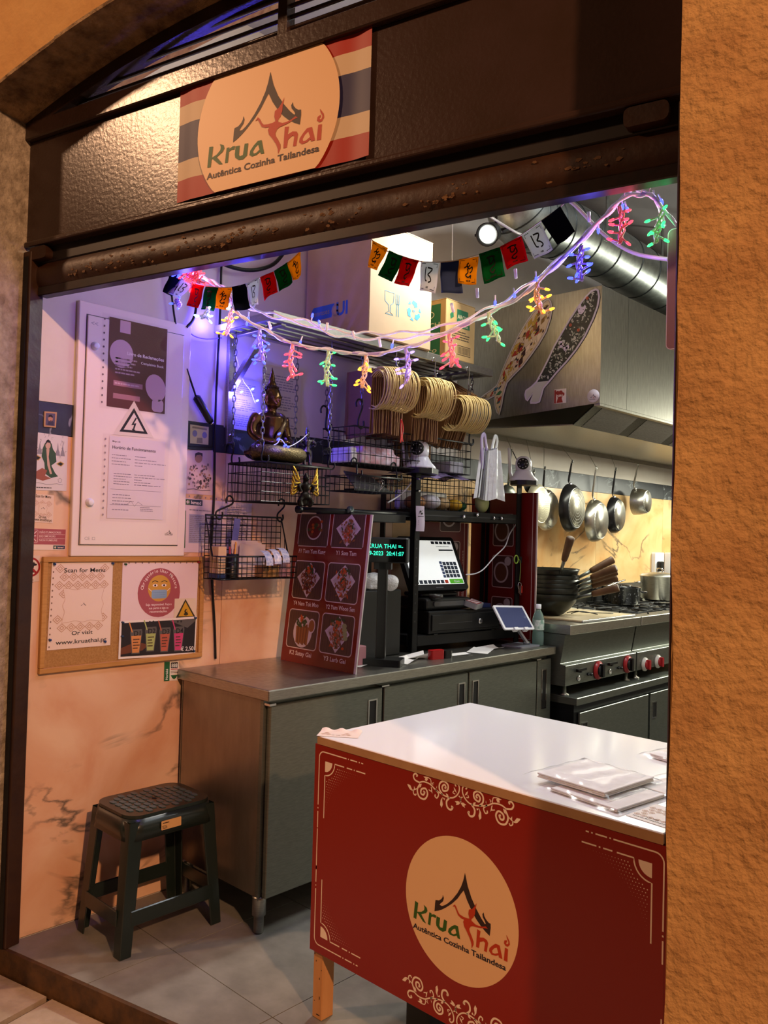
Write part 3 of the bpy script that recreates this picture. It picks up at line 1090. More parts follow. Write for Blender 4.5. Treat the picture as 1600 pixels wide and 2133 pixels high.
for u, v in ((.03, .97), (.97, .97), (.97, .1), (.03, .6)): pin(t, *bilin(P, u, v), .0128, '#1b3f66')


# ---------------------------------------------------------------- other papers on the wall (X = 0)
def wsheet(name, label, cat, pts, z=.0014, base=None):
    """pts are tl, tr, br, bl on the wall plane"""
    q = [wy(*p) for p in pts]
    y0 = min(a[0] for a in q); z0 = min(a[1] for a in q)
    t = thing(name, label, cat, wallM(y0, z0, .0004))
    P = [(a[0] - y0, a[1] - z0) for a in q]
    MB().prism(P[::-1], .0002, z).build('sheet', base or PAPER, t, fix=True)
    return t, P


t, P = wsheet('framed_portrait', 'tiny gold framed portrait of a man on the dark marble band', 'picture', ((91, 857), (117, 859), (115, 891), (90, 889)), .006, C('#b98f5a', .4))
m = MB()
Q = [bilin(P, .12, .9), bilin(P, .88, .9), bilin(P, .88, .1), bilin(P, .12, .1)]
m.poly(Q, .0063, 0)
m.poly([bilin(P, .25, .12), bilin(P, .8, .12), bilin(P, .78, .35), bilin(P, .55, .46), bilin(P, .35, .36)], .0066, 1)
m.ell(*bilin(P, .5, .56), .009, .012, .0066, 2, 14)
m.poly([bilin(P, .32, .62), bilin(P, .36, .78), bilin(P, .55, .82), bilin(P, .68, .7), bilin(P, .66, .6), bilin(P, .5, .68)], .0069, 3)
m.build('portrait_print', [C('#5a5068'), C('#37324a'), C('#b58468'), C('#1a1418')], t)

t, P = wsheet('illustrated_poster', 'pale illustrated poster of a kneeling woman in green dress left of the panel', 'poster', ((58, 898), (141, 909), (138, 1023), (53, 1020)), .0015, C('#d8d2d2', .5))
m = MB()
B = lambda u, v: bilin(P, u, v)
w, h = .2, .27
K = MB()
for i in range(60):
    x, y = rg.uniform(.01, .19), rg.uniform(.15, .26)
    if .07 < x < .13 and y < .24: continue
    K.line([(x, y), (x + rg.uniform(-.006, .006), y + rg.uniform(.004, .012)), (x + rg.uniform(-.006, .008), y + rg.uniform(.004, .012))], .0012, .0018, 3)
for x in (.03, .06, .15, .175): K.poly([(x - .012, .17), (x + .012, .17), (x + .008, .19), (x + .004, .2), (x, .235), (x - .004, .2), (x - .008, .19)], .0018, 4)
K.poly([(.075, .2), (.085, .225), (.1, .232), (.118, .225), (.125, .2), (.14, .18), (.145, .14), (.12, .12), (.14, .085), (.155, .07), (.12, .06), (.09, .08), (.085, .13), (.07, .16)], .0019, 0)
K.ell(.1, .215, .013, .018, .0021, 1)
K.poly([(.092, .197), (.108, .197), (.105, .16), (.115, .11), (.125, .08), (.115, .078), (.1, .12), (.096, .16)], .0021, 1)
K.poly([(.087, .215), (.09, .235), (.1, .243), (.112, .236), (.115, .218), (.108, .228), (.095, .228)], .0023, 5)
K.poly([(.035, .08), (.075, .105), (.1, .095), (.09, .07), (.12, .058), (.08, .045), (.045, .055)], .002, 2)
for x, y in ((.05, .15), (.165, .13)): K.poly([(x - .022, y), (x, y + .014), (x + .02, y + .004), (x + .004, y - .012)], .0022, 6).poly([(x - .016, y), (x, y + .009), (x + .014, y + .003), (x + .003, y - .008)], .0024, 5)
K.line([(.02, .03), (.06, .036), (.1, .028), (.15, .034), (.18, .03)], .002, .002, 4)
K.greek(.05, .008, .15, .018, 1, .002, 3, rg)
K.line([(.155, .055), (.165, .062), (.175, .055), (.172, .042), (.158, .042)], .0014, .002, 3, closed=True)
warp(K, P, 0, w, h)
K.build('print', [C('#33523a'), C('#c9a895'), C('#9a5a48'), C('#5a5658'), C('#8f8c94'), C('#20201e'), C('#c2a050')], t)

t, P = wsheet('menu_flyer', 'small scan for menu flyer with diamond pattern under the illustrated poster', 'poster', ((68, 1028), (112, 1032), (110, 1090), (65, 1087)), .0012, C('#e2cbb8', .6))
m = MB()
menuprint(m, P, .0015, .1, .155)
m.build('print', [DIA, C('#e2cbb8', .6), INKB], t)

t, P = wsheet('no_smoking_sign', 'mauve no smoking sign in three languages beside electrical panel', 'sign', ((49, 1100), (137, 1103), (135, 1146), (47, 1145)), .0016, C('#e6d2c4', .5))
m = MB()
w, h = .2, .1
m.rect(0.001, .026, w - .001, h, .0019, 0)
m.line(rr(.008, .034, .066, h - .006, .006), .0015, .0022, 1, closed=True)
m.line([(.012, .04), (.06, h - .012)], .004, .0022, 1); m.line([(.012, h - .012), (.06, .04)], .004, .0022, 1)
m.line([(.014, .062), (.058, .066)], .005, .0021, 1)
for i, tx in enumerate(('NÃO FUMADORES', 'NO SMOKERS', 'NON FUMEURS')):
    m.text(tx, .073, .080 - .019 * i, .0125, .0022, 1, 'L', .012)
    if i: m.rect(.073, .093 - .019 * i, w - .004, .094 - .019 * i, .0021, 1)
m.rect(w - .058, .004, w - .002, .022, .0019, 2)
m.rect(w - .055, .006, w - .043, .020, .0021, 3)
m.line([(w - .049, .008), (w - .049, .018)], .003, .0023, 1); m.line([(w - .054, .013), (w - .044, .013)], .003, .0023, 1)
m.text('kmed', w - .023, .009, .013, .0022, 1, 'C', .02)
warp(m, P, 0, w, h)
m.build('print', [C('#a6545c'), C('#e8cdc8'), C('#1d2f4c'), C('#4c7a54')], t)

t, P = wsheet('no_dogs_sticker', 'round red and white no dogs sticker at the edge by the shutter rail', 'sign', ((46, 1158), (74, 1156), (82, 1166), (80, 1212), (44, 1213)), .001, C('#dcc9b6', .5)) if False else wsheet('no_dogs_sticker', 'round red and white no dogs sticker at the edge by the shutter rail', 'sign', ((46, 1157), (83, 1157), (81, 1211), (44, 1213)), .001, C('#dcc9b6', .5))
m = MB()
cx, cy = bilin(P, .48, .56)
r = .036
m.ell(cx, cy, r, r, .0013, 0).ell(cx, cy, r * .8, r * .8, .0016, 1)
m.poly([(cx - .022, cy + .004), (cx - .018, cy + .008), (cx + .004, cy + .007), (cx + .012, cy + .020), (cx + .015, cy + .014), (cx + .024, cy + .010), (cx + .022, cy + .006), (cx + .013, cy + .004), (cx + .011, cy - .006), (cx + .013, cy - .02), (cx + .009, cy - .02), (cx + .006, cy - .007), (cx - .012, cy - .006), (cx - .014, cy - .02), (cx - .018, cy - .02), (cx - .018, cy - .002)], .0019, 2)
m.line([(cx - r * .62, cy + r * .62), (cx + r * .62, cy - r * .62)], .008, .0022, 0)
m.greek(cx - .035, cy - .058, cx + .035, cy - .043, 2, .0016, 3, rg)
m.build('symbol', [C('#9a1a1c'), C('#e2d2c2'), INKB, C('#8a6a60')], t)

t, P = wsheet('yellow_card_frame', 'small pale yellow printed card on dark board right of the panel', 'picture', ((387, 880), (443, 885), (442, 932), (386, 929)), .006, C('#161418', .4))
m = MB()
Q = [bilin(P, .13, .93), bilin(P, .82, .88), bilin(P, .82, .1), bilin(P, .14, .12)]
m.poly(Q, .0063, 0)
q = lambda u, v: bilin(Q, u, v)
m.ell(*q(.25, .55), .012, .014, .0066, 1, 16).ell(*q(.78, .52), .012, .014, .0066, 1, 16)
m.poly([q(.35, .05), q(.68, .05), q(.66, .35), q(.38, .33)], .0066, 2)
m.poly([q(.1, .82), q(.9, .8), q(.9, .9), q(.12, .92)], .0066, 2)
m.build('print', [C('#b4a878'), C('#6d6a80'), C('#7a7050')], t)

t, P = wsheet('sepia_poster', 'sepia poster with a portrait above a crowd right of electrical panel', 'poster', ((386, 938), (443, 938), (442, 1032), (385, 1028)), .0014, C('#cdb4b8', .5))
m = MB()
w, h = .13, .2
m.ell(.062, .165, .018, .022, .0017, 0)
m.poly([(.045, .165), (.045, .185), (.06, .192), (.08, .186), (.08, .17), (.07, .18), (.052, .178)], .002, 1)
for i in range(70):
    x, y = rg.uniform(.01, .12), rg.uniform(.03, .135)
    m.ell(x, y, rg.uniform(.002, .006), rg.uniform(.003, .008), .0018 + rg.random() * .0002, rg.choice((0, 1, 2, 2)), 7)
m.line([(.01, .02), (.04, .024), (.08, .018), (.12, .022)], .004, .0018, 2)
warp(m, P, 0, w, h)
m.build('print', [C('#a07a62'), C('#3a3034'), C('#7a6a70')], t)

t, P = wsheet('clinic_notice', 'lilac printed notice with green side bar in plastic sleeve above hanging basket', 'notice', ((382, 1037), (524, 1050), (522, 1153), (379, 1150)), .001, C('#d9c8d6', .5))
m = MB()
w, h = .36, .26
m.rect(.006, .02, .014, .2, .0013, 0)
m.rect(.008, h - .032, .095, h - .004, .0013, 1)
m.rect(.010, h - .03, .032, h - .006, .0016, 0)
m.line([(.021, h - .026), (.021, h - .010)], .005, .0018, 2); m.line([(.013, h - .018), (.029, h - .018)], .005, .0018, 2)
m.text('kmed', .063, h - .026, .023, .0016, 2, 'C', .02)
m.rect(.03, .045, .2, .185, .0013, 3)
m.greek(.034, .05, .19, .18, 14, .0016, 4, rg)
m.greek(.225, .05, .345, .24, 20, .0016, 4, rg)
m.greek(.03, .2, .15, .212, 1, .0016, 4, rg)
m.text('SMH', .11, .018, .018, .0016, 4, 'C', .0)
warp(m, P, 0, w, h)
m.build('print', [C('#4a6a48'), C('#22304e'), C('#e6dae4'), C('#9c9cc0'), C('#857c92')], t)
m = MB()
holes(m, *wy(388, 1033), *wy(518, 1046), 12, .002, 0, .0035)
for i in range(len(m.v)): m.v[i] = (m.v[i][0] - t.matrix_basis.translation.y, m.v[i][1] - t.matrix_basis.translation.z, .0022)
m.build('punched_holes', C('#8a7a90'), t)
MB().grid(lambda u, v: (*bilin(P, -.02 + 1.04 * u, -.02 + 1.1 * v), .004 + .002 * math.sin(u * 9) * math.sin(v * 6)), 14, 8).build('plastic_sleeve', SLEEVE, t)

t, P = wsheet('alarm_label', 'small green and white wall label with three digits under cork board', 'sticker', ((342, 1379), (372, 1377), (371, 1417), (341, 1419)), .001, C('#e4ddd0', .5))
m = MB()
w, h = .1, .13
m.rect(0, 0, .038, h, .0013, 0)
m.text('Horiské', .026, .008, .022, .0016, 1, 'L', .02, rot=pi / 2, fit=.075)
m.rect(.046, h - .045, .094, h - .006, .0013, 2)
m.text('888', .07, h - .038, .034, .0016, 1, 'C', .01, fit=.04)
m.rect(.046, h - .056, .094, h - .048, .0013, 3)
m.greek(.046, .05, .094, .07, 2, .0013, 2, rg)
m.poly([(.046, .038), (.094, .038), (.085, .02), (.07, .008), (.055, .02)], .0013, 0)
warp(m, P, 0, w, h)
m.build('print', [C('#1d5c34'), C('#dfe4dc'), C('#2a2024'), C('#b05a5a')], t)

# documents on the back wall behind the statue
for i, (pts, lb, cl) in enumerate((
        (((469, 782), (543, 796), (541, 902), (466, 890)), 'typed document in blue light left of the golden statue', '#c9c6d8'),
        (((546, 762), (628, 778), (624, 912), (543, 900)), 'typed document in plastic sleeve directly behind the golden statue', '#d0c8cc'))):
    t, P = wsheet('wall_document', lb, 'notice', pts, .0012, C(cl, .5))
    m = MB()
    for k in range(3):
        m.greek(.02, .02 + .1 * k, .19, .1 + .1 * k, 6, .0015, 0, rg)
    warp(m, P, 0, .21, .33)
    m.build('print', [C('#8f8aa0')], t)
    m = MB()
    holes(m, *bilin(P, .04, 0.03), *bilin(P, .04, .97), 11, .0016, 0, .003)
    m.build('punched_holes', C('#6d6880'), t)
    MB().grid(lambda u, v: (*bilin(P, -.02 + 1.04 * u, -.02 + 1.06 * v), .0035 + .002 * math.sin(u * 6 + v * 8)), 8, 10).build('plastic_sleeve', SLEEVE, t)
# =================================================================== STEEL COUNTER
CT = thing('steel_counter', 'long brushed steel counter with flush cabinet doors along the marble wall', 'counter', atM(0, 0, 0))
MB().box(.006, .684, .865, .612, 2.645, .906).build('worktop', STEEL, CT, bevel=.004, seg=2)
MB().box(.02, .70, .14, .028, .715, .864).build('rear_post', STEELD, CT)
MB().box(.03, .70, .132, .548, .712, .862).build('end_panel', mat('end_steel', '#8d8478', .36, .8, 20, '#9a9184', stretch=(1, 1, .3)), CT, bevel=.002)
MB().box(.03, .716, .132, .542, 2.64, .15).build('bottom_panel', STEELD, CT)
MB().box(.03, .716, .15, .05, 2.64, .862).build('back_panel', STEELD, CT)
MB().box(.535, .716, .836, .556, 2.64, .862).build('front_rail', STEELD, CT)
MB().box(.548, .698, .125, .566, .714, .86).build('corner_post', STEELD, CT)


def slot_handle(par, y0, y1, z0, z1, x):
    h = MB()
    h.box(x, y0, z0, x + .003, y1, z0 + .006).box(x, y0, z1 - .006, x + .003, y1, z1).box(x, y0, z0 + .006, x + .003, y0 + .007, z1 - .006).box(x, y1 - .007, z0 + .006, x + .003, y1, z1 - .006)
    o = h.build('handle', CHROME, par)
    MB().box(x - .0005, y0 + .007, z0 + .006, x + .0006, y1 - .007, z1 - .006).build('handle_recess', mat('recess_dark', '#0b0b0c', .5), par)


for (y0, y1, h) in ((.712, 1.312, (1.226, 1.280)), (1.322, 1.902, (1.826, 1.878)), (1.912, 2.492, (1.935, 1.985))):
    d = MB().box(.568, y0, .135, .592, y1, .842).build('door', STEELD, CT, bevel=.003)
    slot_handle(d, h[0], h[1], .672, .80, .592)
d = MB().box(.568, 2.508, .50, .588, 2.638, .842).build('drawer', STEELD, CT, bevel=.003)
slot_handle(d, 2.545, 2.592, .58, .79, .588)
m = MB().box(.55, 2.508, .135, .572, 2.638, .49).build('plinth_panel', BLACKM, CT)
MB(Matrix.Translation((.574, 2.56, .44))).lathe([(.006, -.004), (.006, .004), (0, .006)], 10).build('indicator_lamp', mat('red_indicator', '#a01010', .3), m)
MB().bar((.575, 2.53, .50), (.58, 2.53, .42), .012).bar((.575, 2.515, .503), (.575, 2.635, .507), .012, .008).build('valve_lever', STEEL, m)
for yy in (.72, 2.60):
    for xx in (.07, .548):
        MB(Matrix.Translation((xx, yy, 0))).lathe([(.017, 0), (.019, .004), (.019, .062), (.026, .066), (.026, .125), (.028, .135)], 18).build('leg', STEEL, CT)
MB().box(.55, .70, .845, .60, .73, .853).build('hinge_plate', CHROME, CT)
MB().box(.555, 1.30, .845, .60, 1.345, .851).build('hinge_plate', CHROME, CT)
MB().box(.555, 2.48, .845, .60, 2.52, .851).build('hinge_plate', CHROME, CT)

# =================================================================== WHITE TABLE WITH RED PANEL
TB = thing('serving_table', 'white topped serving table with printed red front panel and restaurant logo', 'table', atM(1.068, .505, 0))
WTOP = mat('white_laminate', '#eef0f2', .16, coat=.2)
WEDGE = mat('table_edge', '#b08a62', .55, noise=12, col2='#a07a54')
MB().box(.016, -.004, .838, 1.135, .768, .8625).build('table_top', WTOP, TB, bevel=.002)
MB().box(.0165, -.0052, .8375, 1.1345, -.0041, .860).build('edge_band', WEDGE, TB)
LEGW = mat('leg_wood', '#c78f58', .6, noise=16, col2='#b67d48', stretch=(1, 1, .15), bump=(60, .15, .002))
KNOT = mat('worn_chip', '#2b1810', .8)
for x, y in ((.014, .007), (1.09, .007), (.014, .70), (1.09, .70)):
    lg = MB().box(x, y, 0, x + .042, y + .05, .837).build('leg', LEGW, TB, bevel=.002)
    if x < .5 and y < .1:
        m = MB()
        for (a, z, w_, h_) in ((.012, .17, .003, .006), (.028, .12, .003, .008), (.004, .19, .004, .005), (.03, .06, .003, .012), (.008, .05, .004, .003), (.02, .012, .016, .004), (.036, .15, .003, .004)):
            m.poly([(x + a, z), (x + a + w_, z + h_ * .3), (x + a + w_ * .8, z + h_), (x + a - w_ * .1, z + h_ * .8)], 0)
        o = m.build('worn_chip', KNOT, lg, frame((0, y - .0004, 0), (1, 0, 0), (0, 0, 1), (0, -1, 0)))
        o['kind'] = 'stuff'
MB().box(.06, .02, .80, 1.09, .04, .837).build('apron', LEGW, TB)
MB().box(.06, .715, .78, 1.09, .735, .837).build('apron', LEGW, TB)
PN = MB().box(.006, -.004, .206, 1.15, .0065, .8365).build('front_panel', mat('red_panel', '#86170a', .28), TB, bevel=.001)
m = MB()
LW = .0035


def corner(sx, sy, x, y, vl, hl):
    f = lambda p, q: (x + sx * p, y + sy * q)
    # outer frame line
    arc = [f(.02 - .02 * math.sin(a), .02 - .02 * math.cos(a)) for a in [k * pi / 12 for k in range(7)]]
    m.line([f(hl, 0)] + arc + [f(0, vl)], LW, 0, 0)
    for a, b in ((hl + .006, hl + .01), (hl + .016, hl + .045), (hl + .052, hl + .056), (hl + .062, hl + .07)): m.line([f(a, 0), f(b, 0)], LW, 0, 0)
    for a, b in ((vl + .008, vl + .012), (vl + .02, vl + .07)): m.line([f(0, a), f(0, b)], LW, 0, 0)
    # inner bracket with quarter circle
    o = .036
    k = .032
    m.poly([f(o - .009, o - .009)] + [f(o - .009 + k * math.cos(t), o - .009 + k * math.sin(t)) for t in [i * pi / 16 for i in range(9)]], 0, 0)
    q = k + .011
    arc = [f(o - .009 + q * math.cos(t), o - .009 + q * math.sin(t)) for t in [i * pi / 16 for i in range(9)]]
    m.line([f(o + .075, o - .009)] + arc + [f(o - .009, .2)], LW, 0, 0)
    for a, b in ((.122, .145), (.152, .156), (.162, .2)): m.line([f(a, o - .009), f(b, o - .009)], LW, 0, 0)


fp = frame((0, -.00435, 0), (1, 0, 0), (0, 0, 1), (0, -1, 0))
for args in ((1, -1, .027, .818), (1, 1, .027, .232), (-1, -1, 1.137, .818), (-1, 1, 1.137, .232)):
    m = MB()
    corner(*args, .165, .12)
    m.build('frame_print', CREAMW, TB, fp)
MB().line([(.027, .455), (.027, .58)], LW, 0, 0).build('frame_print', CREAMW, TB, fp)
m = MB()
for sx, sy, X, Y in ((1, -1, .05, .79), (1, 1, .05, .26), (-1, -1, 1.112, .79), (-1, 1, 1.112, .26)):
    for i in range(24):
        for j in range(24):
            a, b = .012 + i * .0078 + (j % 2) * .0039, .012 + j * .0078
            rdist = math.hypot(.195 - a, .195 - b)
            if rdist < .185 or a + b > .29 or math.hypot(a, b) < .055: continue
            rad = .0021 * max(.25, min(1, (rdist - .17) / .06)) * max(.3, 1 - max(a, b) / .26)
            m.ell(X + sx * a, Y + sy * b, rad, rad, 0, 0, 6)
o = m.build('dot_print', CREAMW, TB, fp); o['kind'] = 'stuff'
m = MB().ell(.583, .515, .1865, .1865, 0, 0, 96)
m.build('logo_disc', CREAM, TB, fp)
m = MB()
logo(m, .588, .518, .191, .0003, 0, 1, 2, 3, 4)
m.build('logo', [LBROWN, LGREEN, LRED, mat('table_ink', '#1c1c2c', .5), CREAM], TB, fp)
# scroll ornaments


def orn_pts(pts): return [(q.x - 1.068, q.z) for q in (gy(820 + x / 5.3333, 1580 + y / 5.3333, .5005) for x, y in pts)]


STR = [([(300, 270), (350, 262), (420, 290), (480, 350), (560, 405), (640, 440), (700, 430), (740, 380), (745, 320), (720, 280), (700, 295), (712, 315)], 1), ([(310, 285), (278, 350), (300, 430), (360, 455), (392, 400), (370, 340), (325, 345), (318, 390), (345, 408), (360, 380), (345, 370)], 1.3),
       ([(300, 270), (250, 240), (235, 195), (255, 172), (278, 190), (268, 205)], 1.2), ([(560, 405), (525, 345), (530, 280), (575, 258), (620, 300), (615, 355), (570, 365), (555, 320), (580, 295), (597, 325), (582, 335)], 1.3),
       ([(170, 290), (200, 345), (235, 355), (275, 338)], .7), ([(235, 355), (235, 390), (255, 412), (266, 395)], .9), ([(640, 440), (605, 480), (612, 545), (650, 575), (672, 548), (655, 538)], 1.4),
       ([(480, 350), (515, 400), (497, 443), (475, 425), (480, 405)], 1.0), ([(385, 212), (425, 235), (432, 290)], .7), ([(432, 320), (438, 370), (405, 350)], .7), ([(740, 420), (762, 450), (755, 490)], .8), ([(700, 400), (675, 385), (685, 365)], .7), ([(455, 300), (445, 280), (462, 275)], .5)]
POL = [[(170, 288), (200, 300), (222, 350), (190, 335)], [(560, 430), (538, 465), (532, 520), (550, 552), (563, 515), (555, 470)], [(345, 205), (380, 205), (397, 235), (383, 258), (360, 245), (368, 225)], [(695, 480), (735, 478), (757, 500), (735, 520), (708, 522), (716, 500)],
       [(595, 390), (620, 405), (628, 440), (605, 420)], [(685, 320), (705, 350), (718, 390), (690, 360)], [(300, 330), (312, 285), (328, 285), (318, 320)], [(440, 330), (447, 395), (428, 365)], [(487, 340), (497, 305), (497, 330)], [(560, 435), (588, 450), (580, 470)], [(242, 310), (258, 345), (240, 350)]]


def ornament(m, flip, yoff):
    cx = .5795
    ox0 = orn_pts([(760, 480)])[0]
    for s in (1, -1):
        T = lambda p: (cx + s * (p[0] - ox0[0]), yoff + flip * (p[1] - ox0[1]))
        for pts, w in STR:
            q = [T(p) for p in orn_pts(pts)]
            q = [(v.x, v.y) for v in cr([(a, b, 0) for a, b in q], 5)]
            m.line(q, .0038 * w, 0, 0)
        for pts in POL: m.poly([T(p) for p in orn_pts(pts)], .0001, 0)


m = MB()
oy = orn_pts([(760, 480)])[0][1]
ornament(m, 1, oy)
m.build('scroll_print', CREAMW, TB, fp)
m = MB()
ornament(m, -1, .262)
m.build('scroll_print', CREAMW, TB, fp)

# tape-on flyer at the corner of the table and things lying on it
t = thing('corner_flyer', 'crumpled white scan for menu flyer at the near left table corner', 'flyer', atM(1.085, .53, .863, .62))
m = MB().grid(lambda u, v: (-.02 + .13 * u, -.03 + .085 * v, .0006 + .010 * max(0, v - .7) ** 1.2 * (1 + math.sin(u * 16)) * 1.6), 20, 10)
m.build('sheet', C('#d8c8bc', .6), t)
m = MB()
diamonds(m, .10, .05, .016, 0, 0, lambda x, y: .03 < x < .07)
m.text('Or visit', .05, .012, .009, 0, 1, 'C', .01)
for i in range(len(m.v)): m.v[i] = (m.v[i][0] - .012, m.v[i][1] - .026, .0012)
m.build('print', [DIA, INKB], t)
NAP = mat('napkin_paper', '#efeeec', .8, noise=30, col2='#e4e2df', bump=(120, .15, .002))


def packet(name, label, cx, cy, w, h, rz, z, n, tilt=0., seal=True):
    t = thing(name, label, 'packet', atM(cx, cy, z, rz, tilt))
    for i in range(n):
        MB().box(-w / 2 + .004 * (i % 2), -h / 2, .001 + .0042 * i, w / 2, h / 2 - .003 * (i % 2), .0046 + .0042 * i).build('napkin', NAP, t, bevel=.0015)
    T = .003 + .0042 * n

    def top(u, v):
        e = min(u, 1 - u, v, 1 - v) * 6
        k = min(1, e) ** .7
        return (-w / 2 - .035 + (w + .05) * u, -h / 2 - .015 + (h + .035) * v, max(.0012, (T + .003) * k + .0022 * math.sin(u * 21 + v * 9) * math.sin(v * 13) * (1 if k > .3 else .2)))
    MB().grid(top, 22, 22).build('plastic_bag', FILMC, t)
    return t


packet('napkin_packet', 'clear plastic packet of white napkins on the white table, frontmost and topmost', 1.925, .705, .205, .22, -.10, .8755, 3)
packet('napkin_packet', 'clear plastic packet of napkins lying half under another packet at table edge', 1.985, .655, .20, .20, -.13, .8632, 2)
packet('napkin_packet', 'flat napkin packet against the pillar behind the printed flyer', 2.10, .84, .15, .19, -.16, .8632, 2)
packet('napkin_packet', 'napkin packet farthest back on the white table by the pillar', 2.02, 1.13, .21, .18, -.2, .8632, 3)
t = thing('table_flyer', 'printed diamond pattern menu flyer flat on table by the orange pillar', 'flyer', atM(2.15, .585, .863, -.1))
MB().box(-.055, -.045, 0, .05, .085, .0006).build('sheet', C('#e8e2dc', .6), t)
m = MB()
diamonds(m, .10, .10, .017, 0, 0, lambda x, y: .03 < x < .075 and .03 < y < .07)
m.text('Or visit', .05, .02, .010, .0002, 1, 'C', .01); m.text('www.kruathai.pt', .05, .008, .010, .0002, 1, 'C', .01, fit=.09)
for i in range(len(m.v)): m.v[i] = (m.v[i][0] - .052, m.v[i][1] - .04, .0009)
m.build('print', [DIA, INKB], t)
t = thing('equipment_box', 'black box with straps on the floor beneath the white table', 'box', atM(1.40, .68, 0))
MB().box(-.04, -.05, 0, .05, .05, .33).build('body', BLACKP, t, bevel=.006)
MB().box(-.042, -.052, .12, .052, .052, .14).build('strap', C('#2a2a2c', .6), t)

# =================================================================== PLASTIC STOOL
STP = mat('dark_green_plastic', '#18221f', .28, coat=.15)
ST = thing('plastic_stool', 'dark green plastic stool with woven seat texture on the tiled floor', 'stool', atM(.235, .455, 0))
sx, sy, h = .135, .175, .475
bx, by = .155, .21
m = MB()
m.prism(rr(-sx, -sy, sx, sy, .06, 8), h - .02, h)
seat = m.build('seat', STP, ST, bevel=.009, seg=3)
m = MB()
P0_, P1_ = rr(-sx - .003, -sy - .003, sx + .003, sy + .003, .062, 8), rr(-sx - .012, -sy - .014, sx + .012, sy + .014, .06, 8)
n = len(P0_)
m.add([(x, y, h - .012) for x, y in P0_] + [(x, y, h - .085) for x, y in P1_], [(i, n + i, n + (i + 1) % n, (i + 1) % n) for i in range(n)], 0, True)
o = m.build('skirt', STP, ST)
md = o.modifiers.new('thick', 'SOLIDIFY'); md.thickness = .004
WV = mat('weave_plastic', '#3f5252', .35)
for i in range(6):
    for j in range(11):
        x = -.098 + .0395 * i + (.0197 if j % 2 else 0)
        y = -.135 + .027 * j
        if abs(x) > .105 or (abs(x) > .085 and abs(y) > .115): continue
        if abs(x) < .014 and abs(y) < .02: continue
        o = MB().prism([(x - .018, y - .006), (x - .004, y - .012), (x + .014, y - .009), (x + .018, y + .005), (x + .002, y + .011), (x - .014, y + .009)], h - .001, h + .0022).build('weave_pad', WV, seat)
MB().ell(0, 0, .012, .008, h + .0004, 0, 12).build('seat_hole', mat('hole', '#050505', .9), seat)
for ax in (-1, 1):
    for ay in (-1, 1):
        def lp(z, k):
            f = 1 - z / h
            x, y = ax * (sx + (bx - sx) * f), ay * (sy + (by - sy) * f)
            w = .045 + .012 * (z / h)
            return [(x, y, z), (x - ax * w, y, z), (x - ax * w, y - ay * .006, z), (x - ax * .006, y - ay * .006, z), (x - ax * .006, y - ay * w, z), (x, y - ay * w, z)]
        q = lp(0, 0) + lp(h - .02, 0)
        m = MB().add(q, [(i, (i + 1) % 6, 6 + (i + 1) % 6, 6 + i) for i in range(6)] + [tuple(range(6))[::-1]])
        m.build('leg', STP, ST, fix=True, bevel=.004, seg=2)
for ay in (-1, 1):
    m = MB().box(-bx + .04, ay * (by - .008) - .004, .10, bx - .04, ay * (by - .008) + .004, .155)
    m.build('stretcher', STP, ST, bevel=.003)
for ax in (-1, 1):
    m = MB().box(ax * (bx - .008) - .004, -by + .04, .10, ax * (bx - .008) + .004, by - .04, .155)
    m.build('stretcher', STP, ST, bevel=.003)
sk = MB(frame((sx + .0145, -.055, h - .05), (0, 1, 0), (-.05, 0, 1), (1, 0, .05)))
sk.rrect(-.004, -.016, .078, .016, .003, 0, 0)
sk.greek(0, -.013, .02, .0, 3, .0005, 1, rg); sk.greek(.002, .004, .03, .012, 1, .0005, 1, rg)
sk.build('price_label', [C('#c69a62', .5), INKB], ST)

# =================================================================== COOKING LINE
BS = thing('low_steel_cabinet', 'low steel base cabinet carrying the griddle and hob', 'cabinet', atM(0, 2.68, 0))
MB().box(.006, 0, .60, .726, 2.6, .641).build('worktop', STEELD, BS, bevel=.003)
MB().box(.02, .012, .02, .70, 2.59, .598).build('body', mat('dark_steel', '#34363a', .4, .9), BS)
for k in range(3):
    d = MB().box(.702, .05 + .84 * k, .06, .716, .05 + .84 * k + .81, .555).build('door', STEELD, BS, bevel=.002)
    slot_handle(d, .07 + .84 * k, .13 + .84 * k, .40, .50, .716)
for x in (.06, .66):
    for y in (.04, 2.55): MB(Matrix.Translation((x, y, 0))).lathe([(.02, 0), (.02, .022)], 12).build('leg', STEEL, BS)


def cooker(name, label, y0, y1):
    t = thing(name, label, 'stove', atM(0, y0, .641))
    L = y1 - y0 - .006
    P = [(.02, .055), (.66, .055), (.662, .165), (.628, .172), (.655, .33), (.02, .33)]
    T = frame((0, 0, 0), (1, 0, 0), (0, 0, 1), (0, 1, 0))
    MB().prism(P, 0.004, L, T=T).build('body', STEELD, t, fix=True, bevel=.002)
    MB().box(.012, 0, .332, .69, L, .385).build('top_frame', STEEL, t, bevel=.003)
    MB().box(.012, 0, .386, .03, L, .52).build('splash_back', STEEL, t)
    for x in (.08, .62):
        for y in (.06, L - .05):
            MB(Matrix.Translation((x, y, 0))).lathe([(.028, 0), (.028, .004), (.014, .01), (.012, .056)], 16).build('leg', STEEL, t)
    return t, L


def knob(t, y, z, x, skirt, cap, capm, big=True):
    T = frame((x, y, z), (0, 1, 0), (0, 0, 1), (1, 0, 0))
    k = MB(T)
    r = .052 if big else .042
    k.lathe([(r, 0), (r, .008), (r * .82, .012), (r * .82, .016)], 22)
    o = k.build('knob', skirt, t)
    k = MB(T)
    k.prism(rr(-.011, -r * .72, .011, r * .72, .01), .012, .04)
    k.lathe([(r * .6, .012), (r * .55, .026), (0, .026)], 16)
    k.build('grip', capm, o)


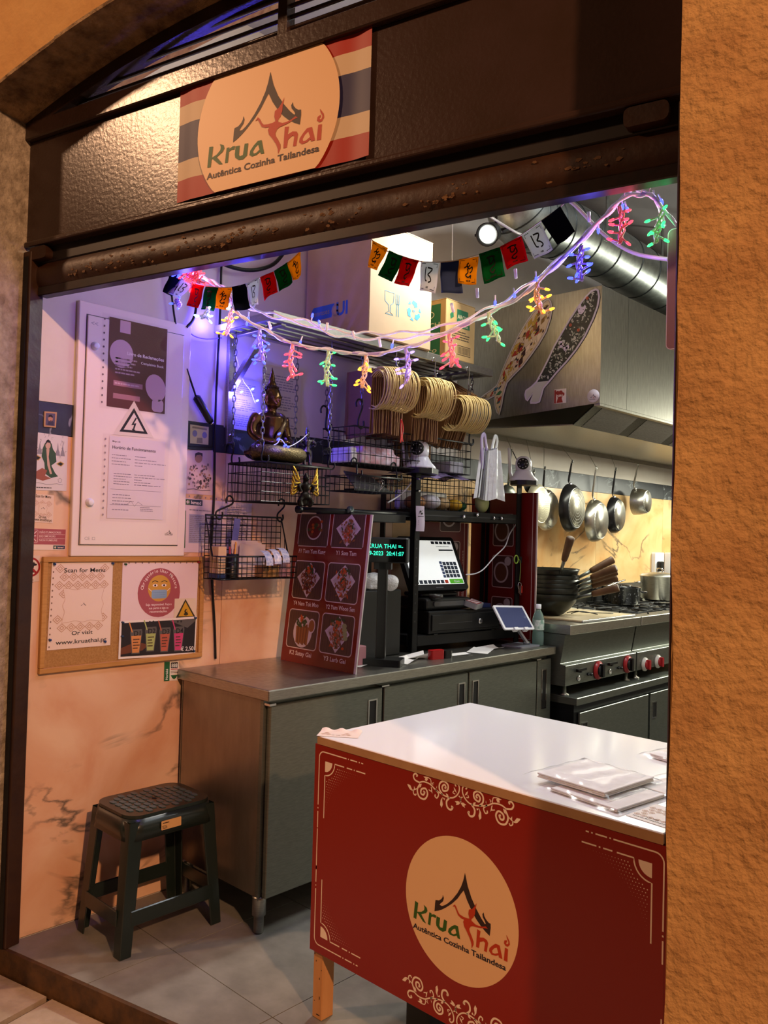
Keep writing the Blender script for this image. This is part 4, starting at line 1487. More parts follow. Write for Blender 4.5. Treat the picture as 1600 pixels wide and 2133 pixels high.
KR = mat('knob_red', '#a81e24', .35)
KW = mat('knob_white', '#d9d2c8', .35)
G, L = cooker('griddle', 'steel gas griddle with two red and black dials and beige cover board', 2.66, 3.48)
knob(G, .35, .108, .662, KR, BLACKP, BLACKP)
knob(G, .70, .108, .662, KR, BLACKP, BLACKP)
for y in (.14, .49):
    k = MB(frame((.662, y, .085), (0, 1, 0), (0, 0, 1), (1, 0, 0))).lathe([(.016, 0), (.016, .005), (.009, .006), (.009, .002), (0, .002)], 14)
    k.build('igniter_port', CHROME, G)
    MB().bar((.662, y - .02, .13), (.69, y - .02, .13), .016).bar((.688, y - .055, .137), (.688, y + .035, .137), .010, .012).build('tap_lever', BLACKP, G)
    MB().tube([(.662, y + .10, .098), (.69, y + .10, .098)], .008, 8).tube([(.676, y + .075, .098), (.676, y + .115, .098)], .006, 6).build('push_button', BLACKP, G)
t = thing('cover_board', 'beige board with crimped foil edge lying on the griddle', 'board', atM(0, 2.66, 1.0265))
MB().box(.08, .17, 0, .655, .80, .012).build('board', mat('beige_board', '#bfae8c', .55, noise=5, col2='#ab9a78'), t, bevel=.003)
mf = MB()
rf = random.Random(4)
for i in range(52):
    y = .18 + .62 * i / 52
    mf.ball((.658, y, .006), (.010, .009, .006 + rf.random() * .004), 0, 6, 4)
mf.build('foil_edge', mat('crumpled_foil', '#c9c9c4', .28, 1.), t)['kind'] = 'stuff'
H2, L2 = cooker('gas_hob', 'steel gas hob with black grates right of the griddle', 3.486, 4.30)
for y in (.10, .28, .62): knob(H2, y, .085, .662, KW, KR, KR, False)
H3, L3 = cooker('gas_hob', 'second gas hob holding the steel pot, deepest along the wall', 4.306, 5.12)
for y in (.10, .28): knob(H3, y, .085, .662, KW, KR, KR, False)
GR = mat('cast_iron', '#111113', .5, .3)
for hob in (H2, H3):
    for cx in (.2, .5):
        for cy in (.21, .61):
            m = MB()
            z = .405
            for k in range(4):
                a = k * pi / 2
                c_, s_ = math.cos(a), math.sin(a)
                m.tube([(cx + c_ * .03, cy + s_ * .03, z), (cx + c_ * .12, cy + s_ * .12, z), (cx + c_ * .13, cy + s_ * .13, z - .022)], .006, 5)
                a += pi / 4
                c_, s_ = math.cos(a), math.sin(a)
                m.tube([(cx + c_ * .05, cy + s_ * .05, z), (cx + c_ * .15, cy + s_ * .15, z)], .005, 5)
            m.tube([(cx + .14 * q[0], cy + .17 * q[1], z - .003) for q in ((-1, -1), (1, -1), (1, 1), (-1, 1))], .006, 5, closed=True)
            m.build('grate', GR, hob)
            MB(Matrix.Translation((cx, cy, .3855))).lathe([(.045, 0), (.045, .008), (.03, .012), (0, .012)], 16).build('burner', GR, hob)

# woks: a stack of five with wooden handles
WOKM = mat('carbon_steel_wok', '#23241f', .32, .85, 8, '#35352f')
WOKI = mat('wok_inside', '#1a181c', .4, .7)
WOOD = mat('handle_wood', '#6b4b2c', .55, noise=18, col2='#57391f', stretch=(1, 1, 1))


def wok(label, cx, cy, z, R, ang, tilt):
    t = thing('wok', label, 'wok', atM(cx, cy, z, ang, 0, 0), 'stacked woks')
    pr = [(.0, 0), (.04, .002), (.085, .018), (.125, .05), (.155, .088), (R, .138)]
    pi_ = [(R - .003, .1385), (.152, .091), (.122, .054), (.082, .022), (.04, .007), (0, .006)]
    MB().lathe(pr + pi_, 32, cap=False).build('bowl', WOKM, t)
    d = Vector((math.cos(tilt), 0, math.sin(tilt)))
    a = Vector((R - .012, 0, .118))
    m = MB().tube([a, a + d * .05, a + d * .10], [.009, .010, .012], 8)
    m.build('socket', STEELD, t)
    h0 = a + d * .09
    m = MB().tube([h0, h0 + d * .02, h0 + d * .13, h0 + d * .150, h0 + d * .154], [.016, .019, .0235, .0235, .018], 12)
    m.build('handle', WOOD, t)
    return t


wz = 1.027
for i, (dz, ang, tilt, lb, dx) in enumerate(((0, .35, .30, 'bottom wok of the stack, bright worn steel bowl', 0), (.036, .72, .36, 'second wok up in the stack on the griddle', .003), (.062, .58, .42, 'third wok up with wooden handle pointing at the hob', -.003),
                                              (.086, .26, .42, 'fourth wok up, its handle nearest the street among those pointing right', .002), (.110, .80, .50, 'fifth wok up, its handle rising highest over the hob', .002), (.145, -.62, 1.0, 'topmost wok of the stack with its handle standing upright toward the street', 0))):
    wok(lb, .36 + dx, 2.96, wz + dz + .0005, .178, ang, tilt)
t = thing('wire_tongs', 'thin bent wire utensil lying on beige cover board', 'utensil', atM(.45, 3.1, 1.041))
MB().tube(cr([(-.06, .02, 0.003), (.02, .0, .02), (.05, .05, .012), (.12, .25, .003)], 6), .003, 5).tube(cr([(-.02, .0, .003), (.03, .03, .018), (.10, .10, .003)], 6), .003, 5).build('wire', BLACKM, t)

# pots on the hob
ENAM = mat('speckled_enamel', '#15161a', .25, noise=55, col2='#8a8f96', detail=2)
ENAM.node_tree.nodes['Color Ramp'].color_ramp.elements[0].position = .60
ENAM.node_tree.nodes['Color Ramp'].color_ramp.elements[1].position = .68


def pot(name, label, x, y, z, r, h, m_, lid=False, ear=True, n=2):
    t = thing(name, label, 'pot', atM(x, y, z))
    MB().lathe([(r * .86, 0), (r * .93, .008), (r, h), (r + .005, h + .002), (r + .003, h - .001), (r * .97, h - .006), (r * .84, .008), (0, .008)], 28, cap=False).build('body', m_, t)
    for a in (0.75, 0.75 + pi)[:n]:
        c_, s_ = math.cos(a), math.sin(a)
        k = [(r * c_ - .035 * s_, r * s_ + .035 * c_, h * .72), ((r + .035) * c_ - .03 * s_, (r + .035) * s_ + .03 * c_, h * .74), ((r + .035) * c_ + .03 * s_, (r + .035) * s_ - .03 * c_, h * .74), (r * c_ + .035 * s_, r * s_ - .035 * c_, h * .72)]
        MB().tube(cr(k, 4), .006, 6).build('handle', m_ if not lid else CHROME, t)
    if lid:
        l = MB().lathe([(r + .004, h + .003), (r * .9, h + .018), (r * .3, h + .03), (0, h + .031)], 28, cap=False).build('lid', STEEL, t)
        MB().tube(cr([(-.02, 0, h + .03), (-.018, 0, h + .055), (.018, 0, h + .055), (.02, 0, h + .03)], 4), .006, 6).build('lid_handle', CHROME, l)
    return t


pz = 1.053
q = gz(1265, 1282, pz)
pot('enamel_pot', 'black speckled enamel pot in front of the other on the hob', .33, 3.97, pz, .10, .115, ENAM)
pot('enamel_pot', 'black speckled enamel pot nearer the wall, behind the first', .18, 4.13, pz, .105, .115, ENAM)
t = thing('frying_basket', 'black wire basket handle and steel rings resting behind the speckled pots', 'utensil', atM(.1, 4.0, pz))
MB().tube([(-.02, .0, .12), (-.02, .03, .21), (-.02, .2, .2), (-.02, .22, .12)], .004, 5).tube([(-.02, .08, .2), (-.02, .12, .16), (-.02, .14, .21)], .004, 5).build('handle', BLACKM, t)
for k in (0, 1):
    MB().tube([(.06 + .05 * math.cos(a), .06 + .12 * k + .06 * math.sin(a), .13 + .02 * math.sin(a + k)) for a in [i * pi / 8 for i in range(16)]], .005, 5, closed=True).build('ring', CHROME, t)
t2 = thing('roasting_pan', 'dark roasting pan leaning on the wall behind the hob pots', 'pan', atM(.025, 4.17, 1.04))
MB().box(.0, -.12, 0, .018, .14, .17).build('pan_body', mat('dark_pan', '#3a3b3c', .4, .8), t2, bevel=.006)
pot('stock_pot', 'covered stainless steel pot with side handles on the far hob', .27, 4.62, pz, .14, .17, STEEL, True)
t = thing('spatula', 'spatula with red handle lying across the far hob grates', 'utensil', atM(.52, 4.35, 1.055, 1.1))
MB().bar((-.14, 0, .004), (.04, 0, .008), .03, .003).build('blade', STEEL, t)
MB().tube([(.04, 0, .008), (.10, 0, .012), (.2, 0, .012)], [.006, .011, .012], 8).build('handle', C('#a01622', .4), t)
t = thing('socket_box', 'white double wall socket with black plug above the far hob', 'socket', wallM(5.05, 1.22, .001))
MB().prism(rr(0, 0, .16, .17, .012), 0, .03).build('case', WHITEP, t)
MB().box(.03, .02, .03, .09, .10, .065).build('plug', BLACKP, t, bevel=.006)
t = thing('paper_roll_holder', 'white upright box on the wall beside the socket', 'dispenser', wallM(5.27, 1.14, .001))
MB().box(0, 0, 0, .14, .25, .09).build('case', WHITEP, t, bevel=.008)

# =================================================================== EXTRACTOR HOOD AND DUCT
HD = thing('extractor_hood', 'large stainless steel extractor hood with angled grease filters', 'extractor hood', atM(0, 2.504, 0))
HL = 3.6
Tp = frame((0, 0, 0), (1, 0, 0), (0, 0, 1), (0, 1, 0))
MB().prism([(.006, 2.775), (.92, 2.775), (.92, 2.178), (.006, 2.13)], 0, .006, T=Tp).build('end_panel', STEELH, HD, fix=True)
MB().box(.914, .0065, 2.178, .92, .284, 2.775).build('front_panel', STEELH, HD)
MB().box(.914, .2865, 2.178, .92, HL, 2.775).build('front_panel', STEELH, HD)
MB().box(.006, .0065, 2.769, .913, HL, 2.775).build('top_panel', STEELH, HD)
MB().box(.885, .0065, 2.165, .918, HL, 2.1775).build('lip', STEELH, HD)
# sloped bed from the front lip down to the gutter
def slope(X): return 2.168 - (0.885 - X) / (.885 - .60) * .185 if X > .60 else 1.983 + (.60 - X) / .6 * .13
# gutter (lower rear part) and filters
m = MB()
m.add([(.62, .0065, 1.99), (.62, HL, 1.99), (.05, HL, 2.105), (.05, .0065, 2.105)], [(0, 1, 2, 3)])
fa, fb = Vector((.885, 0, 2.166)), Vector((.765, 0, 2.076))
MB().add([(.765, .0065, 2.076), (.765, HL, 2.076), (.06, HL, 2.10), (.06, .0065, 2.10), (.765, .0065, 2.082), (.765, HL, 2.082), (.06, HL, 2.106), (.06, .0065, 2.106)],
         [(0, 3, 2, 1), (4, 5, 6, 7), (0, 1, 5, 4), (2, 3, 7, 6), (1, 2, 6, 5), (3, 0, 4, 7)]).build('gutter', STEELH, HD)
MB().box(.048, .0065, 2.07, .062, HL, 2.135).build('rear_rail', STEEL, HD)
FILT = mat('filter_mesh', '#4a4c44', .42, .9, 90, '#25261f')
y = .012
yy = [(.01, .075), (.085, .49), (.60, 1.15), (1.26, 1.80), (1.9, 2.5)]
for k, (a, b) in enumerate(((.01, .0), (.09, .49), (.60, 1.02), (1.13, 1.6), (1.7, 2.2))):
    if b <= a: continue
    f = MB()
    n = 14
    for i in range(n):
        t0, t1 = i / n, (i + .62) / n
        p0, p1 = fa.lerp(fb, t0), fa.lerp(fb, t1)
        f.add([(p0.x, a, p0.z), (p0.x, b, p0.z), (p1.x, b, p1.z - .004), (p1.x, a, p1.z - .004)], [(0, 3, 2, 1)])
    o = f.build('baffle', STEEL, HD); o['kind'] = 'stuff'
    d = (fb - fa).normalized()
    MB().add([(fa.x, a, fa.z + .012), (fa.x, b, fa.z + .012), (fb.x, b, fb.z + .012), (fb.x, a, fb.z + .012)], [(0, 1, 2, 3)]).build('filter', FILT, HD)
for a, b in ((.0065, .085), (.495, .595), (1.025, 1.125), (1.605, 1.695), (2.205, HL)):
    MB().add([(fa.x, a, fa.z), (fa.x, b, fa.z), (fb.x, b, fb.z), (fb.x, a, fb.z), (fa.x, a, fa.z + .01), (fa.x, b, fa.z + .01), (fb.x, b, fb.z + .01), (fb.x, a, fb.z + .01)],
             [(0, 1, 2, 3), (7, 6, 5, 4), (0, 4, 5, 1), (2, 6, 7, 3)]).build('filter_frame', STEELH, HD)

# magnets on the end panel of the hood
EY = 2.5036


def magnet(name, label, pts, base, z=.004):
    cx = sum(p[0] for p in pts) / len(pts); cz = min(p[1] for p in pts)
    t = thing(name, label, 'magnet', endM(cx, cz, EY))
    P = [(a - cx, b - cz) for a, b in pts]
    MB().prism(P, 0, z, 0, None, 1).build('board', [base, C('#15121a', .4)], t, fix=True)
    return t, P, cx, cz


def shrink(P, k):
    # move every outline point inwards by k
    n = len(P); out = []
    A = sum(P[i - 1][0] * P[i][1] - P[i][0] * P[i - 1][1] for i in range(n))
    s = 1 if A > 0 else -1
    for i in range(n):
        a, b, c = Vector(P[i - 1]), Vector(P[i]), Vector(P[(i + 1) % n])
        d = (c - a).normalized()
        nn = Vector((-d.y, d.x)) * s
        out.append((b.x + nn.x * k, b.y + nn.y * k))
    return out


def inside(P, x, y):
    r = False
    for i in range(len(P)):
        (x1, y1), (x2, y2) = P[i - 1], P[i]
        if (y1 > y) != (y2 > y) and x < (x2 - x1) * (y - y1) / (y2 - y1) + x1: r = not r
    return r


t, P, cx, cz = magnet('sardine_magnet', 'sardine shaped magnet painted in yellow and red abstract shapes on hood', FISH1, C('#cfc9c4', .35))
Q = shrink(P, .009)
m = MB()
m.poly(Q, .0044, 0)
rf = random.Random(8)
k = 0
while k < 130:
    x = rf.uniform(min(p[0] for p in Q), max(p[0] for p in Q)); y = rf.uniform(0, max(p[1] for p in Q))
    s = rf.uniform(.012, .036) if k < 60 else rf.uniform(.006, .014); a = rf.uniform(.4, 1.7)
    d = (math.cos(a) * s, math.sin(a) * s); e = (-d[1] * .42, d[0] * .42)
    q = [(x - d[0], y - d[1]), (x + e[0], y + e[1]), (x + d[0], y + d[1]), (x - e[0], y - e[1])]
    if not all(inside(Q, *p) for p in q): continue
    tail = y < .16
    m.poly(q, .0046 + k * 6e-6, rf.choice((1, 1, 2, 3, 4, 5) if not tail else (2, 6, 7, 4, 5)))
    m.line(q, .0012, .0047 + k * 6e-6, 4, closed=True)
    k += 1
m.line(Q, .0015, .0058, 4, closed=True)
m.build('print', [C('#d9c7a0', .4), C('#c9a63a', .4), C('#b4341c', .4), C('#8c6a24', .4), C('#3c1c18', .4), C('#ead9b8', .4), C('#3d6f7a', .4), C('#3b7a4a', .4)], t)
t, P, cx, cz = magnet('sardine_magnet', 'sardine shaped magnet covered with dark leaves and pale face on hood', FISH2, C('#c9c2d2', .35))
Q = shrink(P, .010)
tailz = .115
m = MB()
m.poly([p for p in Q], .0044, 0)
rf = random.Random(9)
k = 0
LEAF = []
while k < 210:
    x = rf.uniform(min(p[0] for p in Q), max(p[0] for p in Q)); y = rf.uniform(tailz, max(p[1] for p in Q))
    a = rf.uniform(0, 6.3); s = rf.uniform(.010, .020) * (1.35 if k < 60 else 1)
    d = (math.cos(a) * s, math.sin(a) * s); e = (-d[1] * .24, d[0] * .24)
    q = [(x, y), (x + d[0] * .5 + e[0], y + d[1] * .5 + e[1]), (x + d[0], y + d[1]), (x + d[0] * .5 - e[0], y + d[1] * .5 - e[1])]
    if not all(inside(Q, *p) for p in q): continue
    m.poly(q, .0046 + k * 4e-6, rf.choice((1, 1, 2, 3)))
    k += 1
zz = .0057
# tail fin, face, flowers, hands
m.poly([p for p in Q if p[1] < tailz + .02], zz - .0003, 1)
for u in range(9):
    x0 = -.075 + .011 * u
    if inside(Q, x0, .03): m.line([(x0, .02), (x0 + .045, .095)], .0012, zz, 3)
lx = lambda X, Z: (X - cx, Z - cz)
fc = lx(.808, 2.672)
fr = lambda x, y: (fc[0] + x * .8 + y * .25, fc[1] + y * .8 - x * .25)
m.poly([fr(-.026, .022), fr(-.014, .03), fr(-.006, .012), fr(.008, .012), fr(.016, .028), fr(.028, .018), fr(.024, -.014), fr(.010, -.032), fr(-.008, -.032), fr(-.022, -.014)], zz, 4)
for sx_ in (-.014, .014): m.ell(*fr(sx_, -.002), .003, .002, zz + .0002, 0, 8)
m.line([fr(-.006, -.021), fr(0, -.023), fr(.006, -.021)], .0012, zz + .0002, 0)
for X, Z in ((.745, 2.598), (.793, 2.565), (.84, 2.722)):
    m.ell(*lx(X, Z), .008, .008, zz, 5, 12).ell(*lx(X, Z), .003, .003, zz + .0002, 0, 8)
for X, Z, a in ((.691, 2.512, -1.4), (.731, 2.485, 3.6)):
    hx, hz = lx(X, Z)
    m.ell(hx, hz, .010, .011, zz, 4, 12)
    for f in (-.5, -.25, 0, .25, .7):
        m.line([(hx, hz), (hx + .026 * math.cos(a + f), hz + .026 * math.sin(a + f))], .0042, zz, 4)
m.build('print', [C('#1f2420', .4), C('#b9bcb4', .4), C('#7f8a7c', .4), C('#3c443c', .4), C('#d6cbe2', .4), C('#c4502a', .4)], t)
t = thing('square_magnet', 'square magnet with red carnation and lettering below the leaf sardine', 'magnet', endM(.689, 2.231, EY) @ Matrix.Scale(1.5, 4))
MB().box(-.022, -.024, 0, .024, .026, .003).build('board', C('#d9cfca', .4), t)
m = MB()
rf = random.Random(3)
for i in range(9): m.ell(.002 + rf.uniform(-.010, .010), .006 + rf.uniform(-.007, .010), .008, .007, .0033 + i * 1e-5, 0, 9)
m.poly([(-.006, -.004), (.008, -.004), (.014, -.022), (-.012, -.022)], .0033, 0)
m.rect(-.021, -.023, -.014, .024, .0032, 0)
m.text('ABRIL', .003, -.001, .010, .0037, 1, 'C', .02, fit=.026)
m.build('print', [C('#8c2018', .4), C('#e6dcd6', .4)], t)
t = thing('round_magnet', 'round white magnet with small pagoda roof logo at the hood corner', 'magnet', endM(.884, 2.216, EY) @ Matrix.Scale(1.15, 4))
MB().lathe([(.029, 0), (.029, .003), (0, .003)], 28, cap=False).build('board', C('#d6cfd6', .4), t)
m = MB()
m.poly([(x * .026, y * .026 - .004) for x, y in LOGO['roof']], .0033, 0)
m.poly([(x * .02, y * .02 - .006) for x, y in LOGO['dancer']], .0035, 1)
m.greek(-.018, -.018, .018, -.013, 1, .0033, 2, rg)
m.build('print', [INKB, C('#b05030'), C('#8a7a80')], t)

DT = thing('ventilation_duct', 'fat spiral galvanised ventilation duct running above the extractor hood', 'duct')
pts = [gx(1075, 408, .50), gx(1085, 448, .50), gx(1128, 468, .50), gx(1185, 486, .50), gx(1290, 545, .50), gx(1400, 612, .50), Vector((.50, 6.2, 3.16)), Vector((.50, 8.0, 3.12))]
pts = cr(pts, 5)
MB().tube(pts, .165, 28).build('pipe', GALV, DT)
acc = 0
last = 0
for i in range(2, len(pts) - 1, 2):
    d = (pts[i + 1] - pts[i]).normalized()
    T = d.to_track_quat('Z', 'Y').to_matrix().to_4x4(); T.translation = pts[i]
    MB(T).lathe([(.164, -.004), (.1685, -.002), (.1685, .002), (.164, .004)], 28, cap=False).build('seam_ring', mat('duct_seam', '#3d4140', .5, .8), DT)
for yy_ in (3.0, 4.4):
    for xx_ in (.335, .657): MB().box(xx_, yy_, 3.2, xx_ + .008, yy_ + .03, 3.75).build('hanger_strap', GALV, DT)
t = thing('sagging_cable', 'thin white cable sagging from shutter to wall in front of duct', 'cable')
MB().tube(cr([gy(1130, 360, .9), gy(1165, 402, .9), gy(1200, 430, .9), gy(1260, 490, .9), gy(1320, 527, .85), gy(1396, 541, .715)], 6), .0055, 6).build('cable', WHITEP, t)

# mauve board on the inner right side
t = thing('inner_side_panel', 'narrow mauve board with rounded corners beside the pillar', 'board', endM(2.105, 1.965, .70))
MB().prism(rr(-.008, 0, .10, .297, .012), -.01, .004).build('board', C('#8a5f62', .4), t)
m = MB().line(rr(-.0075, .0005, .0995, .2965, .012), .002, .0043, 0, closed=True)
m.build('rim', C('#d8c8cc', .4), t)

# floodlight
FLM = thing('flood_lamp', 'glaring white floodlight hanging under the ceiling by the duct', 'lamp', Matrix.Translation(FLOOD) @ Vector((.3, -.85, -.45)).to_track_quat('Z', 'Y').to_matrix().to_4x4())
MB().lathe([(.02, -.09), (.048, -.085), (.052, -.02), (.056, 0), (.050, 0), (.044, -.012), (0, -.014)], 24, cap=False).build('housing', BLACKM, FLM)
MB().lathe([(.040, -.008), (0, -.006)], 24, cap=False).build('lens', mat('lit_lens', '#ffffff', .3, emit='#fbfff0', estr=30), FLM)
MB().bar((-.07, 0, -.03), (-.07, 0, -.16), .012, .004).bar((.07, 0, -.03), (.07, 0, -.16), .012, .004).bar((-.07, 0, -.16), (.07, 0, -.16), .012, .004).build('bracket', BLACKM, FLM)
ia = FLM.matrix_basis.inverted()
MB().bar(ia @ Vector((FLM.matrix_basis @ Vector((0, 0, -.16))).xy.to_3d() + Vector((0, 0, 3.75))), Vector((0, 0, -.16)), .012).build('ceiling_rod', BLACKM, FLM)
l = lamp('flood_lamp_light', 'AREA', FLOOD + Vector((.3, -.85, -.45)).normalized() *   .012, 34, (1, .97, .88), .11, FLOOD + Vector((.3, -.85, -.45)))
t = thing('hanging_wire', 'white wire dropping from ceiling left of floodlight', 'cable')
MB().tube([Vector((.35, gx(946, 380, .35).y, 3.751)), gx(946, 380, .35), gx(943, 455, .35), gx(942, 545, .35)], .0025, 5).build('wire', WHITEP, t)
t = thing('lamp_wire', 'white flex from shutter housing toward floodlight bracket', 'cable')
MB().tube(cr([gy(985, 425, .6), gy(1020, 450, .9), gy(1068, 480, 1.1), gy(1090, 490, 1.2)], 5), .004, 6).build('wire', WHITEP, t)
# =================================================================== WALL SHELF WITH BOXES
SHZ = 2.362
SHELF = thing('wall_shelf', 'slatted steel wall shelf on brackets above the golden statue', 'shelf', atM(0, .80, SHZ))
SL = 1.45
for i in range(6):
    x = .045 + .058 * i
    MB().box(x, .02, -.018, x + .036, SL, -.004).build('slat', STEEL, SHELF, bevel=.002)
MB().box(.40, 0, -.034, .425, SL + .02, .004).build('front_edge', STEEL, SHELF, bevel=.002)
MB().box(.02, 0, -.03, .40, .02, .002).build('side_edge', STEEL, SHELF, bevel=.002)
MB().box(.02, SL, -.03, .40, SL + .02, .002).build('side_edge', STEEL, SHELF, bevel=.002)
for y in (.085, 1.32):
    m = MB().box(.003, y, -.50, .022, y + .032, .0).box(.022, y + .002, -.032, .37, y + .028, -.0185)
    m.bar((.02, y + .015, -.26), (.25, y + .015, -.035), .026, .028)
    o = m.build('bracket', STEEL, SHELF, bevel=.002)
    b = MB()
    for z in (-.06, -.25, -.46): b.tube([(.022, y + .016, z), (.025, y + .016, z)], .006, 8)
    b.build('screws', CHROME, o)['kind'] = 'stuff'

CARD = mat('white_carton', '#b89c78', .75, noise=4, col2='#ad9270')
KRAFTC = mat('brown_carton', '#a98a58', .75, noise=6, col2='#9d7e4d')
BX = thing('large_carton', 'tall cream carton with wine glass and recycling marks on the shelf', 'box', atM(0, 1.32, SHZ + .0065))
bw, bd, bh = .44, .425, .515
m = MB().box(.015, 0, 0, bw, bd, bh)
m.build('carton_body', CARD, BX, bevel=.004)
MB().box(.015, .002, bh, bw, bd * .5 - .001, bh + .004).build('flap', CARD, BX)
MB().box(.015, bd * .5 + .001, bh, bw, bd - .002, bh + .004).build('flap', CARD, BX)
blue = C('#2f62b0', .6)
m = MB()
T = lambda px, py: (gy(px, py, 1.32).x, gy(px, py, 1.32).z - SHZ - .0065)
a, b = T(650, 650), T(718, 630)
x0, x1, z0 = a[0], T(722, 640)[0], T(660, 668)[1]
w = x1 - x0
m.poly([(x0 + .012, z0), (x0 + w * .58, z0), (x0 + w * .66, z0 + .062), (x0 + .012, z0 + .062), (x0, z0 + .05), (x0, z0 + .012)], 0, 0)
m.text('envases', x0 + w * .29, z0 + .02, .036, .0003, 1, 'C', .012, fit=w * .46)
m.text('G', x0 + w * .68, z0 + .002, .078, .0003, 2, 'C', .012)
m.text('UI', x0 + w * .87, z0 + .002, .085, .0003, 0, 'C', .03)
m.build('print', [blue, C('#8f8478'), C('#9a8c78')], BX, frame((0, -.0006, 0), (1, 0, 0), (0, 0, 1), (0, -1, 0)))
m = MB()
T = lambda px, py: (gx(px, py, bw).y - 1.32, gx(px, py, bw).z - SHZ - .0065)
y0, z0 = T(812, 655); y1, z1 = T(812, 608)
cx = y0; hh = z1 - z0
cyn = C('#2f7386', .6)
m.line([(cx - .035, z1), (cx - .033, z0 + hh * .55), (cx - .010, z0 + hh * .42), (cx - .006, z0 + hh * .12), (cx - .03, z0), (cx + .022, z0), (cx + .002, z0 + hh * .12), (cx + .004, z0 + hh * .42), (cx + .022, z0 + hh * .55), (cx + .026, z1)], .004, 0, 0, closed=True)
for k in (0, 1, 2): m.line([(cx + .040 + .010 * k, z1), (cx + .040 + .010 * k, z0 + hh * .55)], .004, 0, 0)
m.line([(cx + .040, z0 + hh * .55), (cx + .060, z0 + hh * .55)], .004, 0, 0)
m.line([(cx + .046, z0 + hh * .55), (cx + .044, z0)], .004, 0, 0); m.line([(cx + .056, z0 + hh * .55), (cx + .058, z0)], .004, 0, 0)
y0, z0 = T(862, 648)
for k in range(3):
    a = pi / 2 + k * 2 * pi / 3
    c_, s_ = math.cos(a), math.sin(a)
    R_ = lambda u, v: (y0 + u * c_ - v * s_, z0 + u * s_ + v * c_)
    m.poly([R_(.042, -.022), R_(.050, .006), R_(.034, .018), R_(.026, .0), R_(.016, -.006), R_(.022, -.026)], 0, 1)
    m.poly([R_(.026, .02), R_(.044, .026), R_(.024, .042)], 0, 1)
m.text('PP', y0, z0 - .008, .018, .0003, 1, 'C', .01)
m.build('print', [cyn, C('#2b86ac', .6)], BX, frame((bw + .0006, 0, 0), (0, 1, 0), (0, 0, 1), (1, 0, 0)))

# coconut milk carton
p0 = gx(936, 735, .40)
BX2 = thing('coconut_milk_carton', 'brown and green coconut milk carton at the far end of the shelf', 'box', atM(0, 1.885, SHZ + .0065))
bw2, bd2, bh2 = .415, .235, .29
m = MB().box(.10, 0, 0, bw2, bd2, bh2).build('carton_body', KRAFTC, BX2, bevel=.003)
MB().box(.10, .0, bh2, bw2, bd2 / 2 - .001, bh2 + .003).build('flap', KRAFTC, BX2)
MB().box(.10, bd2 / 2 + .001, bh2, bw2, bd2, bh2 + .003).build('flap', KRAFTC, BX2)
gr = C('#0d5a34', .6)
m = MB()
m.rect(.13, .012, bw2 - .035, bh2 - .02, 0, 0)
for tx, zz_ in (('MILCH', .155), ('KOKOSMELK', .105), ('coco', .03)): m.text(tx, .30, zz_, .034, .0004, 1, 'C', .01, fit=min(.15, .03 * len(tx)))
m.ell(.28, .22, .06, .024, .0004, 1); m.ell(.28, .22, .055, .02, .0006, 0); m.text('Aroy', .28, .212, .028, .0008, 1, 'C', .01)
m.build('print', [gr, C('#b9b08a', .6)], BX2, frame((0, -.0006, 0), (1, 0, 0), (0, 0, 1), (0, -1, 0)))
m = MB()
m.rect(.085, .185, .175, .255, 0, 0); m.text('AROY', .13, .208, .03, .0004, 1, 'C', .02, fit=.08)
m.rect(.13, .165, .19, .19, 0.0002, 0); m.text('fruit', .16, .17, .018, .0006, 1, 'C', .01)
m.poly([(.03, .22), (.055, .24), (.06, .21), (.035, .195)], 0, 0)
m.greek(.05, .10, .20, .15, 4, 0, 2, rg)
m.line([(.095, .03), (.20, .03), (.20, .075), (.095, .075)], .003, 0, 2, closed=True)
for k in range(16): m.rect(.100 + .006 * k, .035, .100 + .006 * k + (.002, .0035)[k % 2], .07, 0, 2)
m.build('print', [gr, C('#b9b08a', .6), C('#3a2a1a', .6)], BX2, frame((bw2 + .0006, 0, 0), (0, 1, 0), (0, 0, 1), (1, 0, 0)))

# =================================================================== CHAINS, HOOKS, WIRE BASKETS
CHM = mat('chain_steel', '#8d8a92', .3, 1.)


def chain(label, top, bot, group=None):
    top, bot = Vector(top), Vector(bot)
    L = (top - bot).length
    n = max(2, int(L / .024))
    d = (bot - top).normalized()
    x = d.orthogonal().normalized(); y = d.cross(x)
    m = MB()
    for i in range(n):
        c = top + d * (L * (i + .5) / n)
        e = x if i % 2 else y
        q = []
        for k in range(8):
            a = 2 * pi * k / 8
            q.append(c + d * (math.cos(a) * .0145 + (.002 if math.cos(a) > 0 else -.002)) + e * (math.sin(a) * .0068))
        m.tube(q, .0021, 4, closed=True)
    o = m.build('hanging_chain', CHM)
    return tag(o, label, 'chain', group)


def shook(label, top, bot, m_=None, group=None, r=.0036, w=.018, side=(0, 1, 0)):
    """S hook from the point it hangs on to the point it carries"""
    a, b = Vector(top), Vector(bot)
    s = Vector(side) * w
    u = Vector((0, 0, 1)) * w
    p = [a - s * 1.6 - u * .9, a - s * 1.7 + u * .1, a - s * .9 + u * .9, a + s * .1 + u * .5, a + s * .2 - u * .9, (a + b) / 2, b - s * .2 + u * .9, b - s * .1 - u * .4, b + s * .8 - u * .9, b + s * 1.6 - u * .2, b + s * 1.5 + u * .9]
    o = MB().tube(cr(p, 4), r, 6).build('s_hook', m_ or BLACKM)
    return tag(o, label, 'hook', group)


